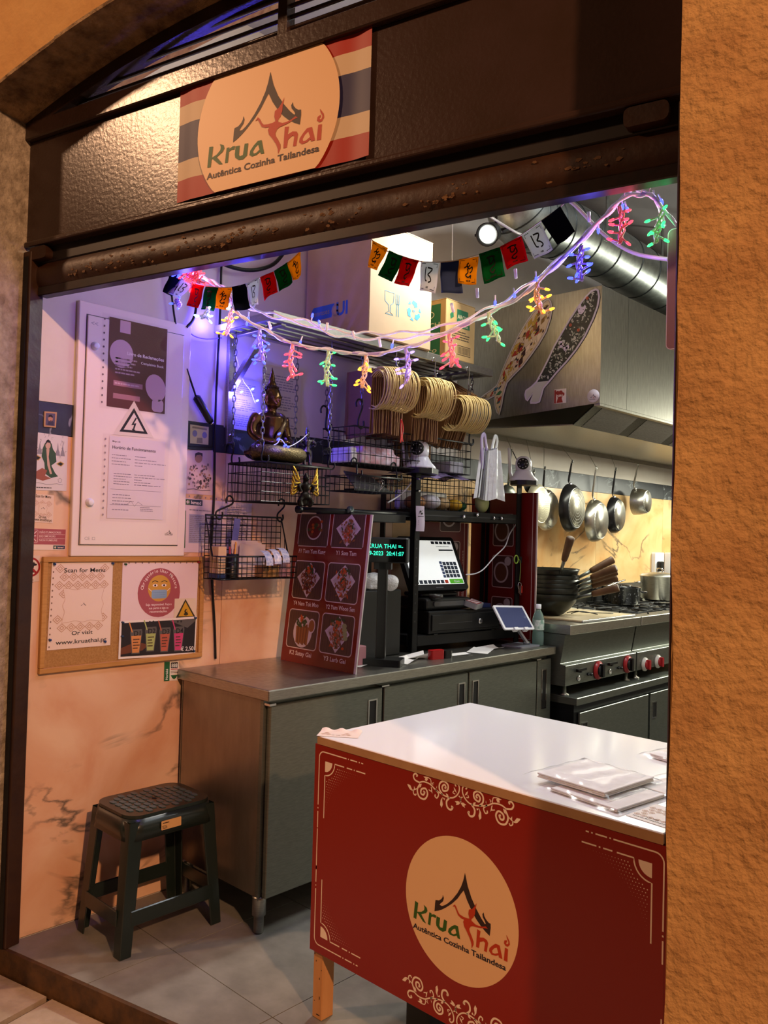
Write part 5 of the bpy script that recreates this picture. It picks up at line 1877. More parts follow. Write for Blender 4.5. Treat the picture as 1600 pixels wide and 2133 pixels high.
def basket(label, x0, x1, y0, y1, z0, z1, nz=4, step=.026, taper=0., front=None, back=None):
    """wire basket: the grid of thin wires, the thicker rim wire"""
    t = thing('wire_basket', label, 'basket', atM((x0 + x1) / 2, (y0 + y1) / 2, z0))
    hx, hy, h = (x1 - x0) / 2, (y1 - y0) / 2, z1 - z0
    r = .0019
    zf = front if front else h
    zb = back if back else h
    m = MB()
    ring = lambda z: [(-hx + taper * (1 - z / h), -hy + taper * (1 - z / h), z), (hx - taper * (1 - z / h), -hy + taper * (1 - z / h), z), (hx - taper * (1 - z / h), hy - taper * (1 - z / h), z), (-hx + taper * (1 - z / h), hy - taper * (1 - z / h), z)]
    for k in range(nz):
        z = h * k / nz if not front else zf * k / nz
        m.tube(ring(z), r, 4, closed=True)
    ny = max(2, int((y1 - y0) / step))
    nx = max(2, int((x1 - x0) / step))
    b0, b1 = ring(0), ring(h)
    for i in range(ny + 1):
        f = i / ny
        yb = -hy + taper + (2 * hy - 2 * taper) * f; yt = -hy + 2 * hy * f
        m.tube([(hx, yt, zf), (hx - taper, yb, 0), (-hx + taper, yb, 0), (-hx, yt, zb)], r, 4)
    for i in range(1, nx):
        f = i / nx
        xb = -hx + taper + (2 * hx - 2 * taper) * f; xt = -hx + 2 * hx * f
        zt = zb + (zf - zb) * min(1, f * 2)
        m.tube([(xt, -hy, zt), (xb, -hy + taper, 0), (xb, hy - taper, 0), (xt, hy, zt)], r, 4)
    if back:
        k = 0
        z = zf
        while z < zb - .01:
            m.tube([(-hx, -hy, z), (-hx, hy, z)], r, 4)
            z += step
    g = m.build('wire_grid', WIREB, t)
    if back:
        rim = [(hx, -hy, zf), (hx, hy, zf), (0, hy, zf), (-hx, hy, zb), (-hx, -hy, zb), (0, -hy, zf)]
    else:
        rim = ring(h)
    MB().tube(rim, .0042, 6, closed=True).build('rim_wire', WIREB, t)
    return t


bA = basket('wire basket turned upside down carrying the golden statue, chained under the shelf', .075, .305, .86, 1.24, 1.612, 1.772, 4, .024)
MB().box(-.112, -.188, .1615, .112, .188, .166).build('carrying_plate', BLACKM, bA)
chain('chain left of golden statue, nearest the wall cable', (.10, .86, 2.335), (.10, .86, 1.84))
chain('chain passing in front of the golden statue', (.30, .862, 2.335), (.30, .862, 1.84))
chain('left one of two chains behind the small figurine', (.09, 1.215, 2.335), (.09, 1.215, 1.84))
chain('chain right of the small figurine at front of shelf', (.30, 1.235, 2.335), (.30, 1.235, 1.84))
shook('black hook on the corner of statue basket by the wall', (.10, .86, 1.842), (.10, .862, 1.785), side=(.6, .8, 0))
shook('black hook holding statue basket in front of statue', (.30, .862, 1.842), (.30, .864, 1.785), side=(.3, .9, 0))
shook('black hook behind the figurine at the basket back', (.09, 1.215, 1.842), (.09, 1.222, 1.785), side=(.4, .9, 0))
shook('black hook at the right front corner of statue basket', (.30, 1.235, 1.842), (.30, 1.236, 1.785), side=(.3, .9, 0))
bB = basket('low fronted wire basket with stationery hanging below the statue basket', .085, .20, .745, 1.15, 1.285, 1.55, 4, .026, 0, .095, .265)
shook('long black hook joining stationery basket to basket above, on the panel side', (.10, .865, 1.618), (.088, .80, 1.549), side=(.1, .9, 0), r=.004)
shook('long black hook joining stationery basket to basket above, by the menu board', (.10, 1.15, 1.618), (.088, 1.13, 1.549), side=(.1, .9, 0), r=.004)
bC = basket('wire basket with a checked bag of napkins hanging under the shelf', .12, .33, 1.36, 1.785, 1.81, 1.975, 4, .034)
bD = basket('wire basket with brown paper bags hanging behind the white camera', .12, .33, 1.80, 2.22, 1.81, 1.975, 4, .034)
chain('chain with big hook over the napkin basket', (.33, 1.40, 2.335), (.33, 1.40, 2.075))
shook('long black hook over the corner of napkin basket', (.33, 1.40, 2.08), (.33, 1.385, 1.985), r=.0046, w=.020)
chain('chain behind the small figurine carrying the napkin basket', (.12, 1.375, 2.335), (.12, 1.375, 2.06))
shook('thick black hook behind figurine on the napkin basket', (.12, 1.375, 2.065), (.12, 1.378, 1.985), r=.0046, w=.020)
chain('short chain at the end of shelf above pale plastic gloves', (.34, 2.205, 2.335), (.34, 2.205, 2.06))
shook('black hook at the far end of the paper bag basket', (.33, 2.205, 2.062), (.33, 2.208, 1.985), r=.0046, w=.020)
bE = basket('shallow wire tray with clipboard hanging under the napkin basket', .12, .32, 1.38, 1.70, 1.685, 1.755, 2, .03)
shook('curved black hook holding the clipboard tray on the statue side', (.31, 1.395, 1.815), (.315, 1.40, 1.762), r=.004)
shook('curved black hook holding the clipboard tray on the camera side', (.31, 1.66, 1.815), (.315, 1.67, 1.762), r=.004)

# -------- golden seated statue (one continuous figure)
GOLD = mat('antique_gold', '#7a5a34', .26, .9, 30, '#54402c')


def remeshed(name, m, mats, parent, vox, M=None, smooth=4):
    o = m.build(name, mats, parent, M)
    r = o.modifiers.new('remesh', 'REMESH'); r.mode = 'VOXEL'; r.voxel_size = vox; r.use_smooth_shade = True
    s = o.modifiers.new('smooth', 'SMOOTH'); s.iterations = smooth; s.factor = .5
    return o


# statue local frame: +x is where it faces, y across the shoulders
stx, sty = .185, 1.00
STA = thing('golden_statue', 'golden seated meditating figure with pointed crown on the wire basket', 'statue', atM(stx, sty, 1.7795, .08) @ Matrix.Scale(1.07, 4))
m = MB()
m.ball((0.0, 0, .036), (.085, .128, .034), 0, 16, 9)                       # crossed legs
for s in (1, -1):
    m.tube(cr([(-.02, s * .055, .045), (.04, s * .105, .040), (.075, s * .06, .036), (.085, -s * .01, .030)], 5), [.034] * 5 + [.032] * 5 + [.026] * 5 + [.018], 10)
    m.ball((.085, -s * .05, .046), (.03, .022, .012), 0, 10, 6)
m.tube([(-.012, 0, .05), (-.014, 0, .10), (-.010, 0, .15), (-.008, 0, .19), (-.006, 0, .205)], [.058, .049, .058, .062, .03], 16, flat=.62 ** -1 * .62)
m.ball((-.008, 0, .175), (.042, .075, .038), 0, 14, 8)
m.ball((-.012, 0, .085), (.046, .056, .045), 0, 14, 8)
for s in (1, -1):
    m.tube(cr([(-.008, s * .070, .190), (-.014, s * .090, .150), (-.006, s * .094, .112), (.03, s * .075, .088), (.060, s * .035, .082)], 5), [.024] * 4 + [.021] * 6 + [.018] * 5 + [.015] * 5 + [.012], 10)
    m.ball((.066, s * .016, .084), (.018, .024, .009), 0, 10, 6)
m.tube([(-.006, 0, .200), (-.004, 0, .235)], [.022, .021], 12)
m.ball((.002, 0, .262), (.038, .034, .046), 0, 16, 10)                         # head
m.ball((.030, 0, .240), (.014, .017, .016), 0, 10, 7)                        # chin
m.tube([(.036, 0, .268), (.045, 0, .256), (.044, 0, .250)], [.004, .006, .005], 8)  # nose
for s in (1, -1):
    m.ball((.035, s * .013, .268), (.006, .009, .004), 0, 8, 6)
    m.tube([(.0, s * .034, .275), (-.002, s * .037, .255), (.002, s * .034, .232)], [.006, .007, .006], 8)   # long ears
    m.tube([(.036, s * .004, .240), (.036, s * .010, .241)], .0035, 6)
m.ball((-.006, 0, .283), (.038, .036, .034), 0, 16, 9)                        # hair cap
m.ball((-.006, 0, .318), (.020, .020, .020), 0, 12, 7)
m.tube([(-.006, 0, .325), (-.006, 0, .345), (-.006, 0, .372), (-.006, 0, .396)], [.013, .013, .007, .0015], 10)
body = remeshed('body', m, GOLD, STA, .0042)
m = MB()
for i in range(6):                                                           # hair curls
    th = .25 + .26 * i
    k = int(8 + 14 * math.sin(th))
    for j in range(k):
        a = 2 * pi * (j + .5 * (i % 2)) / k
        x, y, z = .039 * math.sin(th) * math.cos(a), .037 * math.sin(th) * math.sin(a), .035 * math.cos(th)
        if math.cos(a) > .35 and th > .95: continue
        m.ball((-.006 + x, y, .283 + z), .0046, 0, 6, 4)
o = m.build('hair_curls', mat('dark_gold', '#3e2d1e', .35, .85), STA); o['kind'] = 'stuff'
m = MB()
m.tube(cr([(-.04, .03, .21), (.0, .055, .205), (.040, .035, .17), (.048, .0, .12), (.045, -.02, .07)], 6), [.012] * 25, 8, flat=.45)
m.tube(cr([(-.03, .06, .20), (-.02, .085, .16), (-.02, .10, .10), (.0, .105, .06)], 6), [.018] * 19, 8, flat=.6)
sash = m.build('robe_sash', mat('robe_gold', '#4a3a2c', .4, .8, 120, '#8a7350'), STA)
m = MB()
m.tube(cr([(.02, -.118, .036), (.075, -.08, .038), (.098, .0, .034), (.075, .08, .038), (.02, .118, .036)], 6), [.014] + [.035] * 23 + [.014], 12, flat=.85)
m.build('robe_lap', mat('beaded_robe', '#75653f', .42, .85, 160, '#3a3226', bump=(240, .7, .004)), STA)
# blue LED string in its lap
# -------- silver figurine beside it
SILV = mat('silver_figure', '#8f8c92', .28, .95, 60, '#3e3c44')
FG = thing('silver_figurine', 'small silver standing guardian figurine on the wire basket right of statue', 'figurine', atM(.19, 1.20, 1.7795, -.4))
m = MB()
for s in (1, -1):
    m.tube([(.012, s * .012, .0), (.010, s * .013, .02), (.004, s * .014, .045), (.0, s * .012, .075)], [.010, .009, .012, .014], 10)
    m.ball((.012, s * .014, .006), (.014, .009, .007), 0, 8, 5)
    m.tube(cr([(.0, s * .020, .125), (.008, s * .036, .105), (.026, s * .022, .092)], 4), [.009] * 4 + [.007] * 5, 8)
m.tube([(0, 0, .065), (0, 0, .09), (0, 0, .12), (0, 0, .135)], [.020, .017, .022, .010], 12)
m.ball((.003, 0, .148), (.013, .012, .015), 0, 10, 7)
m.tube([(0, 0, .158), (-.002, 0, .17), (-.002, 0, .186)], [.011, .007, .0015], 8)
m.tube(cr([(-.01, -.01, .09), (-.035, -.02, .11), (-.045, -.025, .08), (-.035, -.022, .05), (-.04, -.02, .02)], 4), [.012] * 17, 8)
m.box(-.03, -.03, -.001, .03, .03, .005)
remeshed('body', m, SILV, FG, .003)
# -------- winged emblem on the front of the basket
WG = thing('winged_emblem', 'black and gold winged emblem hung on the front of statue basket', 'ornament', frame((.312, 1.085, 1.660), (0, 1, 0), (0, 0, 1), (1, 0, 0)) @ Matrix.Diagonal((1.5, 1.12, 1.2, 1)))
m = MB()
m.ball((0, .02, .008), (.016, .022, .012), 0, 10, 7).ball((0, .052, .010), (.011, .013, .011), 0, 10, 7).ball((0, -.015, .008), (.02, .018, .01), 0, 10, 7)
for s in (1, -1):
    m.tube(cr([(s * .014, .03, .008), (s * .028, .02, .012), (s * .02, .0, .014)], 4), .006, 8)
    m.tube(cr([(s * .01, -.02, .008), (s * .022, -.034, .01), (s * .018, -.052, .008)], 4), .008, 8)
    m.ball((s * .018, -.05, .008), (.010, .008, .008), 0, 8, 5)
m.tube([(0, .06, .01), (0, .078, .008)], [.008, .001], 8)
m.ball((0, -.035, .006), (.012, .024, .007), 0, 10, 6)
remeshed('body', m, mat('dark_bronze', '#1c140e', .4, .8), WG, .0028)
for s in (1, -1):
    m = MB()
    for k in range(6):
        f = k / 5
        p0 = Vector((s * (.014 + .012 * f), .022 + .02 * f, .006 + .001 * k))
        p1 = Vector((s * (.046 - .010 * f), -.012 + .062 * f + .02 * f * f, .006 + .001 * k))
        p2 = Vector((s * (.050 - .004 * f), .0 + .085 * f + .012, .004))
        m.tube(cr([p0, p1, p2], 4), [.0042] * 7 + [.0035, .001], 6, flat=.5)
    m.build('wing', mat('bright_gold', '#c39a3a', .3, .95), WG)

# -------- contents of the baskets
t = thing('napkin_bag', 'plastic bag of red checked paper napkins in the wire basket', 'bag', atM(.225, 1.56, 1.8145))
m = MB().box(-.075, -.13, 0, .08, .14, .05).box(-.06, -.10, .05, .06, .12, .085)
remeshed('bag', m, mat('checked_bag', '#d8c6d4', .3, noise=34, col2='#c98f98', detail=1), t, .008, smooth=8)
t = thing('napkin_pack', 'white paper stack lying under the napkin bag', 'paper', atM(.225, 1.40, 1.8145))
MB().box(-.07, -.025, 0, .07, .02, .05).box(-.07, -.022, .0505, .065, .02, .07).build('stack', PAPER, t, bevel=.006)
KR1 = mat('kraft_paper', '#8a6540', .8, noise=5, col2='#9a744c', bump=(30, .2, .004))
t = thing('folded_kraft_bag', 'folded brown kraft bag with white binder clip standing in the basket', 'paper bag', atM(.21, 1.92, 1.8145))
m = MB().box(-.06, -.11, 0, -.045, .10, .20).box(-.043, -.10, 0, -.03, .11, .185).box(-.02, -.06, 0, .0, .12, .14)
m.build('bag', KR1, t, bevel=.004)
c = MB().tube([(.002, -.03, .10), (.006, -.034, .12), (.006, -.026, .12), (.002, -.022, .10)], .0015, 5).tube([(.002, .0, .095), (.006, -.004, .075), (.006, .006, .075), (.002, .008, .095)], .0015, 5)
c.build('binder_clip', CHROME, t)
t = thing('white_carton_tray', 'pale tray and white box at the far end of the paper bag basket', 'box', atM(.22, 2.14, 1.8145))
MB().box(-.08, -.05, 0, .08, .06, .06).build('tray', C('#a8a8b4', .5), t, bevel=.004)
t = thing('clipboard', 'black clipboard propped open in the wire tray with binder clip', 'clipboard', atM(.22, 1.53, 1.692))
m = MB().add([(.09, -.13, .0), (.09, .10, .0), (-.08, .12, .085), (-.08, -.05, .095), (.088, -.13, -.004), (.088, .10, -.004), (-.083, .12, .080), (-.083, -.05, .090)], [(0, 1, 2, 3), (7, 6, 5, 4), (0, 4, 5, 1), (1, 5, 6, 2), (2, 6, 7, 3), (3, 7, 4, 0)])
m.build('board', mat('grey_board', '#55534f', .3), t, fix=True)
MB().box(.0, -.12, -.006, .09, .12, .003).build('pad', BLACKP, t, bevel=.002)
MB().tube(cr([(.095, .02, -.004), (.10, .03, .03), (.09, .055, .045), (.09, .035, .05), (.098, .04, .02), (.096, .01, -.004)], 4), .0016, 5).build('binder_clip', CHROME, t)

t = thing('pen_cup', 'black pen cup with pencils in the low wire basket', 'cup', atM(.155, .835, 1.29))
MB().lathe([(.026, 0), (.027, .10), (.024, .10), (.023, .006), (0, .006)], 18, cap=False).build('cup', BLACKP, t)
for i, (a, b, cl) in enumerate(((.3, .15, '#c78a2a'), (2, .12, '#c0602a'), (3.4, .16, '#1a1a1c'), (5, .13, '#a02a2a'))):
    MB().tube([(.008 * math.cos(a), .008 * math.sin(a), .012), (.018 * math.cos(a), .018 * math.sin(a), b)], .0038, 6).build('pen', C(cl, .4), t)
t = thing('card_box', 'cream cardboard holder with blue base in the low wire basket', 'box', atM(.14, .775, 1.29))
MB().box(-.03, -.02, .02, .03, .02, .13).build('holder', C('#c8a684', .6), t)
MB().box(-.031, -.021, 0, .031, .021, .02).build('base', C('#1c2c5c', .5), t)
t = thing('receipt_bundle', 'bundle of white slips standing in the low wire basket', 'paper', atM(.135, .935, 1.29))
for k in range(3): MB().box(-.03 + .012 * k, -.07 + .01 * k, 0, -.0285 + .012 * k, .07 + .02 * k, .155 - .008 * k).build('slip', C('#cdb8b4', .7), t, atM(0, 0, 0, .08 * k))
t = thing('blue_ruler', 'translucent blue ruler standing behind the pen cup', 'ruler', atM(.10, .868, 1.29, 0, -.12))
MB().box(-.001, -.016, 0, .001, .016, .25).build('ruler', C('#5a5a9c', .3), t)
t = thing('curled_tickets', 'curled white and blue tickets over the edge of low wire basket', 'paper', atM(.185, 1.0, 1.36))
m = MB()
for k in range(3):
    m.grid(lambda u, v, k=k: (.0 + .055 * math.sin(u * 1.7), -.05 + .045 * k + .038 * v, .045 - .055 * (1 - math.cos(u * 1.7)) + .006 * k), 8, 1, k % 2 and 0 or 0)
m.build('tickets', mat('ticket', '#dcdce6', .5, noise=90, col2='#9aa6cc', detail=1), t)
t = thing('small_carton', 'small tan carton and pink packet lying in the low wire basket', 'box', atM(.145, 1.07, 1.29))
MB().box(-.035, -.09, 0, .04, -.005, .05).build('carton', C('#9a7446', .7), t, bevel=.002)
MB().box(-.035, .0, 0, .04, .065, .07).build('packet', C('#b88a94', .6), t, bevel=.004)

# =================================================================== CHECKOUT RACK AND EQUIPMENT
RK = thing('checkout_rack', 'black perforated steel rack framing the checkout till on the counter', 'rack', atM(.302, 1.82, .9065, -.12))
BK = mat('rack_black', '#0d0d0e', .38, .3)
RW, RD = .79, .27   # along y, along -x


def lpost(x, y, h, sx_, sy_):
    m = MB().box(x, y, 0, x + .004 * -sx_, y + .034 * sy_, h).box(x, y, 0, x - .034 * sx_, y + .004 * sy_, h)
    return m.build('post', BK, RK)


lpost(0, 0, .885, 1, 1); lpost(0, RW, .87, 1, -1); lpost(-RD, 0, .885, -1, 1); lpost(-RD, RW, .885, -1, -1)
for z in (.655, .03):
    for a, b in (((0, .036, z), (0, RW - .036, z)), ((-RD, .036, z), (-RD, RW - .036, z))):
        MB().box(a[0] - .004 if a[0] == 0 else a[0], a[1], z, a[0] if a[0] == 0 else a[0] + .004, b[1], z + .052).build('beam', BK, RK, bevel=.002)
    for y in (0, RW):
        MB().box(-RD + .036, y - .004 if y else y, z, -.036, y if y else y + .004, z + .052).build('beam', BK, RK, bevel=.002)
    MB().box(-RD + .005, .006, z + .044, -.005, RW - .006, z + .0515).build('shelf_board', BLACKM, RK)
m = MB().box(.0002, .05, .678, .0014, RW - .05, .684).build('groove', mat('groove', '#232425', .5), RK)
for y in (.33, .43, .56, .62):
    MB(frame((0, y, .695 if y in (.43,) else .682), (0, 1, 0), (0, 0, 1), (1, 0, 0))).lathe([(.004, 0), (.004, .006), (.010, .008), (.010, .016), (0, .018)], 12).build('bolt', CHROME, RK)
for zz_ in (.86, .80): MB(frame((0, .017, zz_), (0, 1, 0), (0, 0, 1), (1, 0, 0))).lathe([(.004, 0), (.004, .004), (.008, .006), (.007, .011), (0, .012)], 12).build('bolt', CHROME, RK)
for z in range(10):
    MB().box(.0, .012, .15 + .045 * z, .0006, .020, .158 + .045 * z).build('slot', mat('slot_grey', '#2a2a2c', .5), RK)
RKM = RK.matrix_basis.copy()


def onrack(x, y, z): return RKM @ Vector((x, y, z))


# till screen, cash drawer, pole display
TL = thing('till_screen', 'tilted black touch screen till showing a sales page', 'till', RKM @ atM(-.055, .245, .0))
a_ = math.radians(-27)
SM = Matrix.Translation((.0, 0, .30)) @ Matrix.Rotation(math.radians(-27), 4, 'Y')
sf = SM @ frame((0, 0, 0), (0, 1, 0), (0, 0, 1), (1, 0, 0))
m = MB().prism(rr(-.20, 0, .205, .305, .02), -.03, 0).build('bezel', BLACKP, TL, sf, bevel=.003)
scr = MB()
scr.rect(-.178, .032, .182, .283, .0006, 0)
scr.build('screen', mat('lit_screen', '#e9eef2', .2, emit='#f1f5ee', estr=.62), TL, sf)
m = MB()
z = .0010
m.rect(-.178, .24, -.150, .283, z, 1).rect(-.15, .24, -.125, .265, z, 2)
for k in range(5): m.rect(.03 + .03 * k, .262, .054 + .03 * k, .278, z, 3)
m.greek(.06, .245, .16, .252, 1, z, 3, rg)
m.rect(.07, .222, .175, .231, z, 3)
for i in range(4):
    for j in range(4):
        m.rect(.068 + .026 * i, .068 + .0235 * j, .090 + .026 * i, .088 + .0235 * j, z, 3)
for j in range(5): m.rect(.045, .068 + .0195 * j, .064, .084 + .0195 * j, z, 4)
m.rect(.08, .034, .178, .060, z, 5)
m.text('Open', .13, .041, .018, z + .0004, 0, 'C', .01)
for k in range(8): m.rect(-.165 + .03 * k, .036, -.142 + .03 * k, .056, z, 3 if k != 7 else 2)
m.build('page_print', [C('#e9eef2'), C('#58a8cc', .3), C('#c8462e', .3), C('#38404e', .3), C('#4a5a80', .3), mat('lit_green', '#4a9a2a', .3, emit='#58b828', estr=.4)], TL, sf)
m = MB().greek(-.03, .010, .03, .020, 1, .0006, 0, rg)
m.build('maker_print', C('#6a6a6c', .4), TL, sf)
MB().box(-.16, -.12, .265, -.02, .14, .285).box(-.10, -.04, .20, -.05, .06, .33).build('stand', BLACKP, TL, bevel=.006)
m = MB().box(-.17, -.15, .205, .05, .17, .262)
m.build('base_unit', BLACKP, TL, bevel=.012, seg=2)
MB(frame((.052, -.02, .235), (0, 1, 0), (0, 0, 1), (1, 0, 0))).prism(rr(-.08, -.012, .14, .012, .01), -.002, .004).build('printer_slot', mat('slot_grey2', '#4a4a4c', .3), TL)
CD = thing('cash_drawer', 'black steel cash drawer with round chrome lock below the till', 'cash drawer', RKM @ atM(.0, .10, .085))
MB().box(-.24, 0, .002, .012, .52, .115).build('case', BLACKM, CD, bevel=.004)
f_ = MB().box(.0125, .016, .016, .020, .504, .098).build('drawer', BLACKP, CD, bevel=.003)
MB().box(.0205, .06, .052, .0212, .30, .055).build('slit', mat('slit', '#3a3a3c', .3), f_)
MB(frame((.0202, .36, .052), (0, 1, 0), (0, 0, 1), (1, 0, 0))).lathe([(.015, 0), (.015, .005), (.010, .007), (0, .007)], 18).build('lock', CHROME, f_)
for y in (.05, .47): MB().box(-.01, y - .012, -.003, .012, y + .012, .002).build('foot', BLACKP, CD)
t = thing('card_terminal', 'grey card payment terminal with red lit keypad on the cash drawer', 'card terminal', RKM @ atM(-.005, .43, .212, .5, 0, .30))
MB().prism(rr(-.035, -.07, .035, .07, .012), 0, .028).build('body', C('#8a8a8c', .35), t, bevel=.004)
MB().prism(rr(-.032, -.066, .032, .04, .008), .0281, .030).build('keypad', C('#7a1a20', .35), t)
m = MB()
for i in range(3):
    for j in range(4): m.rrect(-.026 + .019 * i, -.058 + .022 * j, -.012 + .019 * i, -.044 + .022 * j, .003, .0305, 0)
m.build('keys', C('#d8c8c8', .4), t)['kind'] = 'stuff'
t = thing('tape_roll', 'dark tape roll beside the card terminal', 'tape', RKM @ atM(-.01, .165, .2612))
MB().lathe([(.02, 0), (.036, 0), (.036, .022), (.02, .022), (.02, 0)], 20, cap=False).build('roll', C('#2a2622', .4), t)
t = thing('blue_gadget', 'small black and blue gadget lying at the end of the cash drawer', 'gadget', RKM @ atM(-.06, .56, .2012))
MB().prism(rr(-.03, -.04, .03, .04, .012), 0, .02).build('body', C('#101c48', .3), t, bevel=.004)

PD = thing('pole_display', 'black customer pole display with green lit text on the counter', 'display', atM(.45, 1.444, .9065, .55))
MB().prism(rr(-.14, -.055, .10, .055, .008), 0, .03).build('base', BLACKP, PD, bevel=.004)
MB().prism(rr(-.022, -.014, .022, .014, .006), .03, .455).build('pole', BLACKP, PD)
MB().prism(rr(-.04, -.014, .04, .020, .006), .425, .46).build('neck', BLACKP, PD, bevel=.003)
hd = MB().box(-.115, -.032, .455, .115, .028, .568).build('head', BLACKP, PD, bevel=.006)
fm = frame((0, -.0325, .51), (1, 0, 0), (0, 0, 1), (0, -1, 0))
MB().rect(-.108, -.050, .108, .05, .0, 0).build('window', mat('display_glass', '#050708', .12), hd, fm)
LG = mat('lit_green_text', '#20d0a0', .3, emit='#2fe0b4', estr=1.6)
m = MB().text('=- KRUA THAI =-', 0, .010, .026, .0006, 0, 'C', .012, fit=.19).text('15-09-2023  20:41:07', 0, -.022, .026, .0006, 0, 'C', .012, fit=.20)
m.build('lit_text', LG, hd, fm)

# menu board standing on the counter
MBd = thing('menu_board', 'tall red menu board with six photographed dishes standing on the counter', 'menu board', atM(.078, 1.178, .9065, 0.0, math.radians(-6.5)))
w, h = .484, .668
MB().box(0, 0, 0, w, .006, h).build('board', C('#d9d2cc', .5), MBd)
fm = frame((0, -.0006, 0), (1, 0, 0), (0, 0, 1), (0, -1, 0))
m = MB().rect(0, 0, w - .012, h, 0, 0)
m.rect(w - .012, 0, w, h, 0, 1)
rf = random.Random(12)
NM = [('F1 Tom Yum Kung', 'Y1 Som Tam'), ('Y4 Nam Tok Moo', 'Y2 Yum Woon Sen'), ('K2 Satay Gai', 'Y3 Larb Gai')]
WD, WDD, PL = 2, 3, 4
for r_ in range(3):
    for c_ in range(2):
        x0 = .028 + .222 * c_; y1 = [.658, .452, .232][r_]; y0 = y1 - [.135, .165, .165][r_]
        if r_ == 0: y1 = .668
        if r_ == 0: m.poly([(x0 - .004, .668), (x0 - .004, y0 + .01), (x0 + .004, y0 - .003), (x0 + .19, y0 - .003), (x0 + .199, y0 + .006), (x0 + .199, .668)], .0003, 1)
        else: m.rrect(x0 - .004, y0 - .004, x0 + .199, y1 + .004, .018, .0003, 1)
        if r_ == 0: m.rect(x0, y0, x0 + .195, y1, .0006, WD)
        else: m.rrect(x0, y0, x0 + .195, y1, .015, .0006, WD)
        for k in range(12):
            xx = x0 + .012 + .0155 * k
            m.rect(xx, y0 + .006, xx + rf.uniform(.001, .004), y1 - .006, .0007, WDD)
        cx, cy = x0 + .10, (y0 + y1) / 2
        if (r_, c_) == (0, 0):
            m.ell(cx, cy + .01, .052, .055, .0010, PL).ell(cx, cy + .01, .046, .048, .0012, 6)
            for k in range(14): m.ell(cx + rf.gauss(0, .018), cy + .01 + rf.gauss(0, .018), .009, .007, .0014 + k * 1e-5, rf.choice((5, 7, 8, 9)), 9)
        elif (r_, c_) == (2, 0):
            m.ell(cx, cy - .01, .062, .070, .0010, PL).ell(cx + .055, cy + .02, .024, .032, .0012, PL).ell(cx + .055, cy + .02, .019, .026, .0014, 8)
            for k in range(9): m.line([(cx - .040 + .0095 * k, cy + .012 + .004 * (k % 2)), (cx - .034 + .0082 * k, cy - .060 - .004 * (k % 3))], .0115, .0014 + k * 1e-5, (8, 5)[k % 2])
            for k in range(14): m.ell(cx - .012 + rf.gauss(0, .016), cy + .03 + rf.gauss(0, .012), .012, .006, .0016 + k * 1e-5, rf.choice((7, 7, 5)), 8, rf.random() * 3)
            for k in range(4): m.ell(cx - .012 + rf.gauss(0, .007), cy + .045 + rf.gauss(0, .006), .010, .006, .0018 + k * 1e-5, 9, 8, rf.random() * 3)
        else:
            k0 = rf.uniform(-.06, .06)
            D_ = [(cx + .075, cy + .012 + k0 * .1), (cx + .004, y1 - .004), (cx - .078, cy + .01), (cx, y0 + .004)]
            if r_ == 0: D_[1] = (cx + .01, .668)
            m.poly(D_, .0010, PL)
            m.poly([(cx + (p[0] - cx) * .8, cy + (p[1] - cy) * .8) for p in D_], .0011, 10)
            for k in range(110): m.ell(cx + max(-.045, min(.045, rf.gauss(0, .021))), cy - .005 + max(-.05, min(.05, rf.gauss(0, .029))), rf.uniform(.004, .012), rf.uniform(.003, .006), .0013 + k * 5e-6, rf.choice((5, 8, 11, 8, 7, 9) if c_ else (5, 5, 3, 8, 6)), 7, rf.random() * 3)
            if r_ > 0:
                for k in range(12): m.ell(cx + rf.gauss(0, .016), cy + .05 + rf.gauss(0, .010), .013, .006, .0017 + k * 5e-6, 7, 8, rf.random() * 3)
                for k in range(5): m.ell(cx + rf.gauss(0, .008), cy + .046 + rf.gauss(0, .006), .010, .006, .0018 + k * 5e-6, 9, 8, rf.random() * 3)
            if (r_, c_) == (2, 1):
                for k in range(4): m.ell(cx + .04 + .004 * k, cy + .04 - .017 * k, .015, .011, .0019 + k * 5e-6, 12, 12)
        m.text(NM[r_][c_], cx, y0 - .033, .026, .0004, 1, 'C', .02, fit=.0125 * len(NM[r_][c_]) * .85 + .02)
m.build('menu_print', [mat('menu_red', '#7a120c', .22, coat=.3), C('#ecd9cc', .4), C('#5a4034', .35), C('#463028', .35), C('#ddd2d0', .35), C('#7a4a26', .4), C('#6a1a10', .4), C('#35522a', .4), C('#96602e', .4), C('#c8581e', .4), C('#c6b9b4', .35), C('#a88468', .4), C('#9fae6e', .4)], MBd, fm)
# red boards behind the rack


def sideboard(label, M, w, h):
    t = thing('menu_board', label, 'menu board', M)
    MB().box(0, 0, 0, w, .006, h).build('board', C('#cbb8b0', .5), t)
    m = MB().rect(0, 0, w - .008, h, 0, 0)
    for k in range(3):
        y = .06 + .235 * k
        m.line(rr(.16, y, .30, y + .18, .012), .004, .0003, 1, closed=True)
        m.rrect(.163, y + .003, .297, y + .177, .012, .0004, 2)
        m.ell(.22, y + .085, .05, .06, .0007, 3).ell(.22, y + .085, .040, .05, .0009, 4).ell(.265, y + .15, .022, .025, .0008, 3)
        m.greek(.318, y + .05, .326, y + .13, 9, .0004, 1, rg)
    m.line([(w - .03, h), (w - .03, .02), (.05, .02)], .004, .0003, 1)
    m.build('menu_print', [mat('menu_red_dark', '#6d0f0b', .3), C('#cdb4ac', .4), C('#4a2a24', .35), C('#b8a8a4', .35), C('#5a3420', .35)], t, frame((0, -.0006, 0), (1, 0, 0), (0, 0, 1), (0, -1, 0)))


sideboard('red menu board with dish photos closing the far end of the till rack', atM(.03, 2.632, .9065), .455, .83)
sideboard('dark red menu board against the wall inside the till rack', atM(.012, 2.16, .98, 1.30), .36, .58)

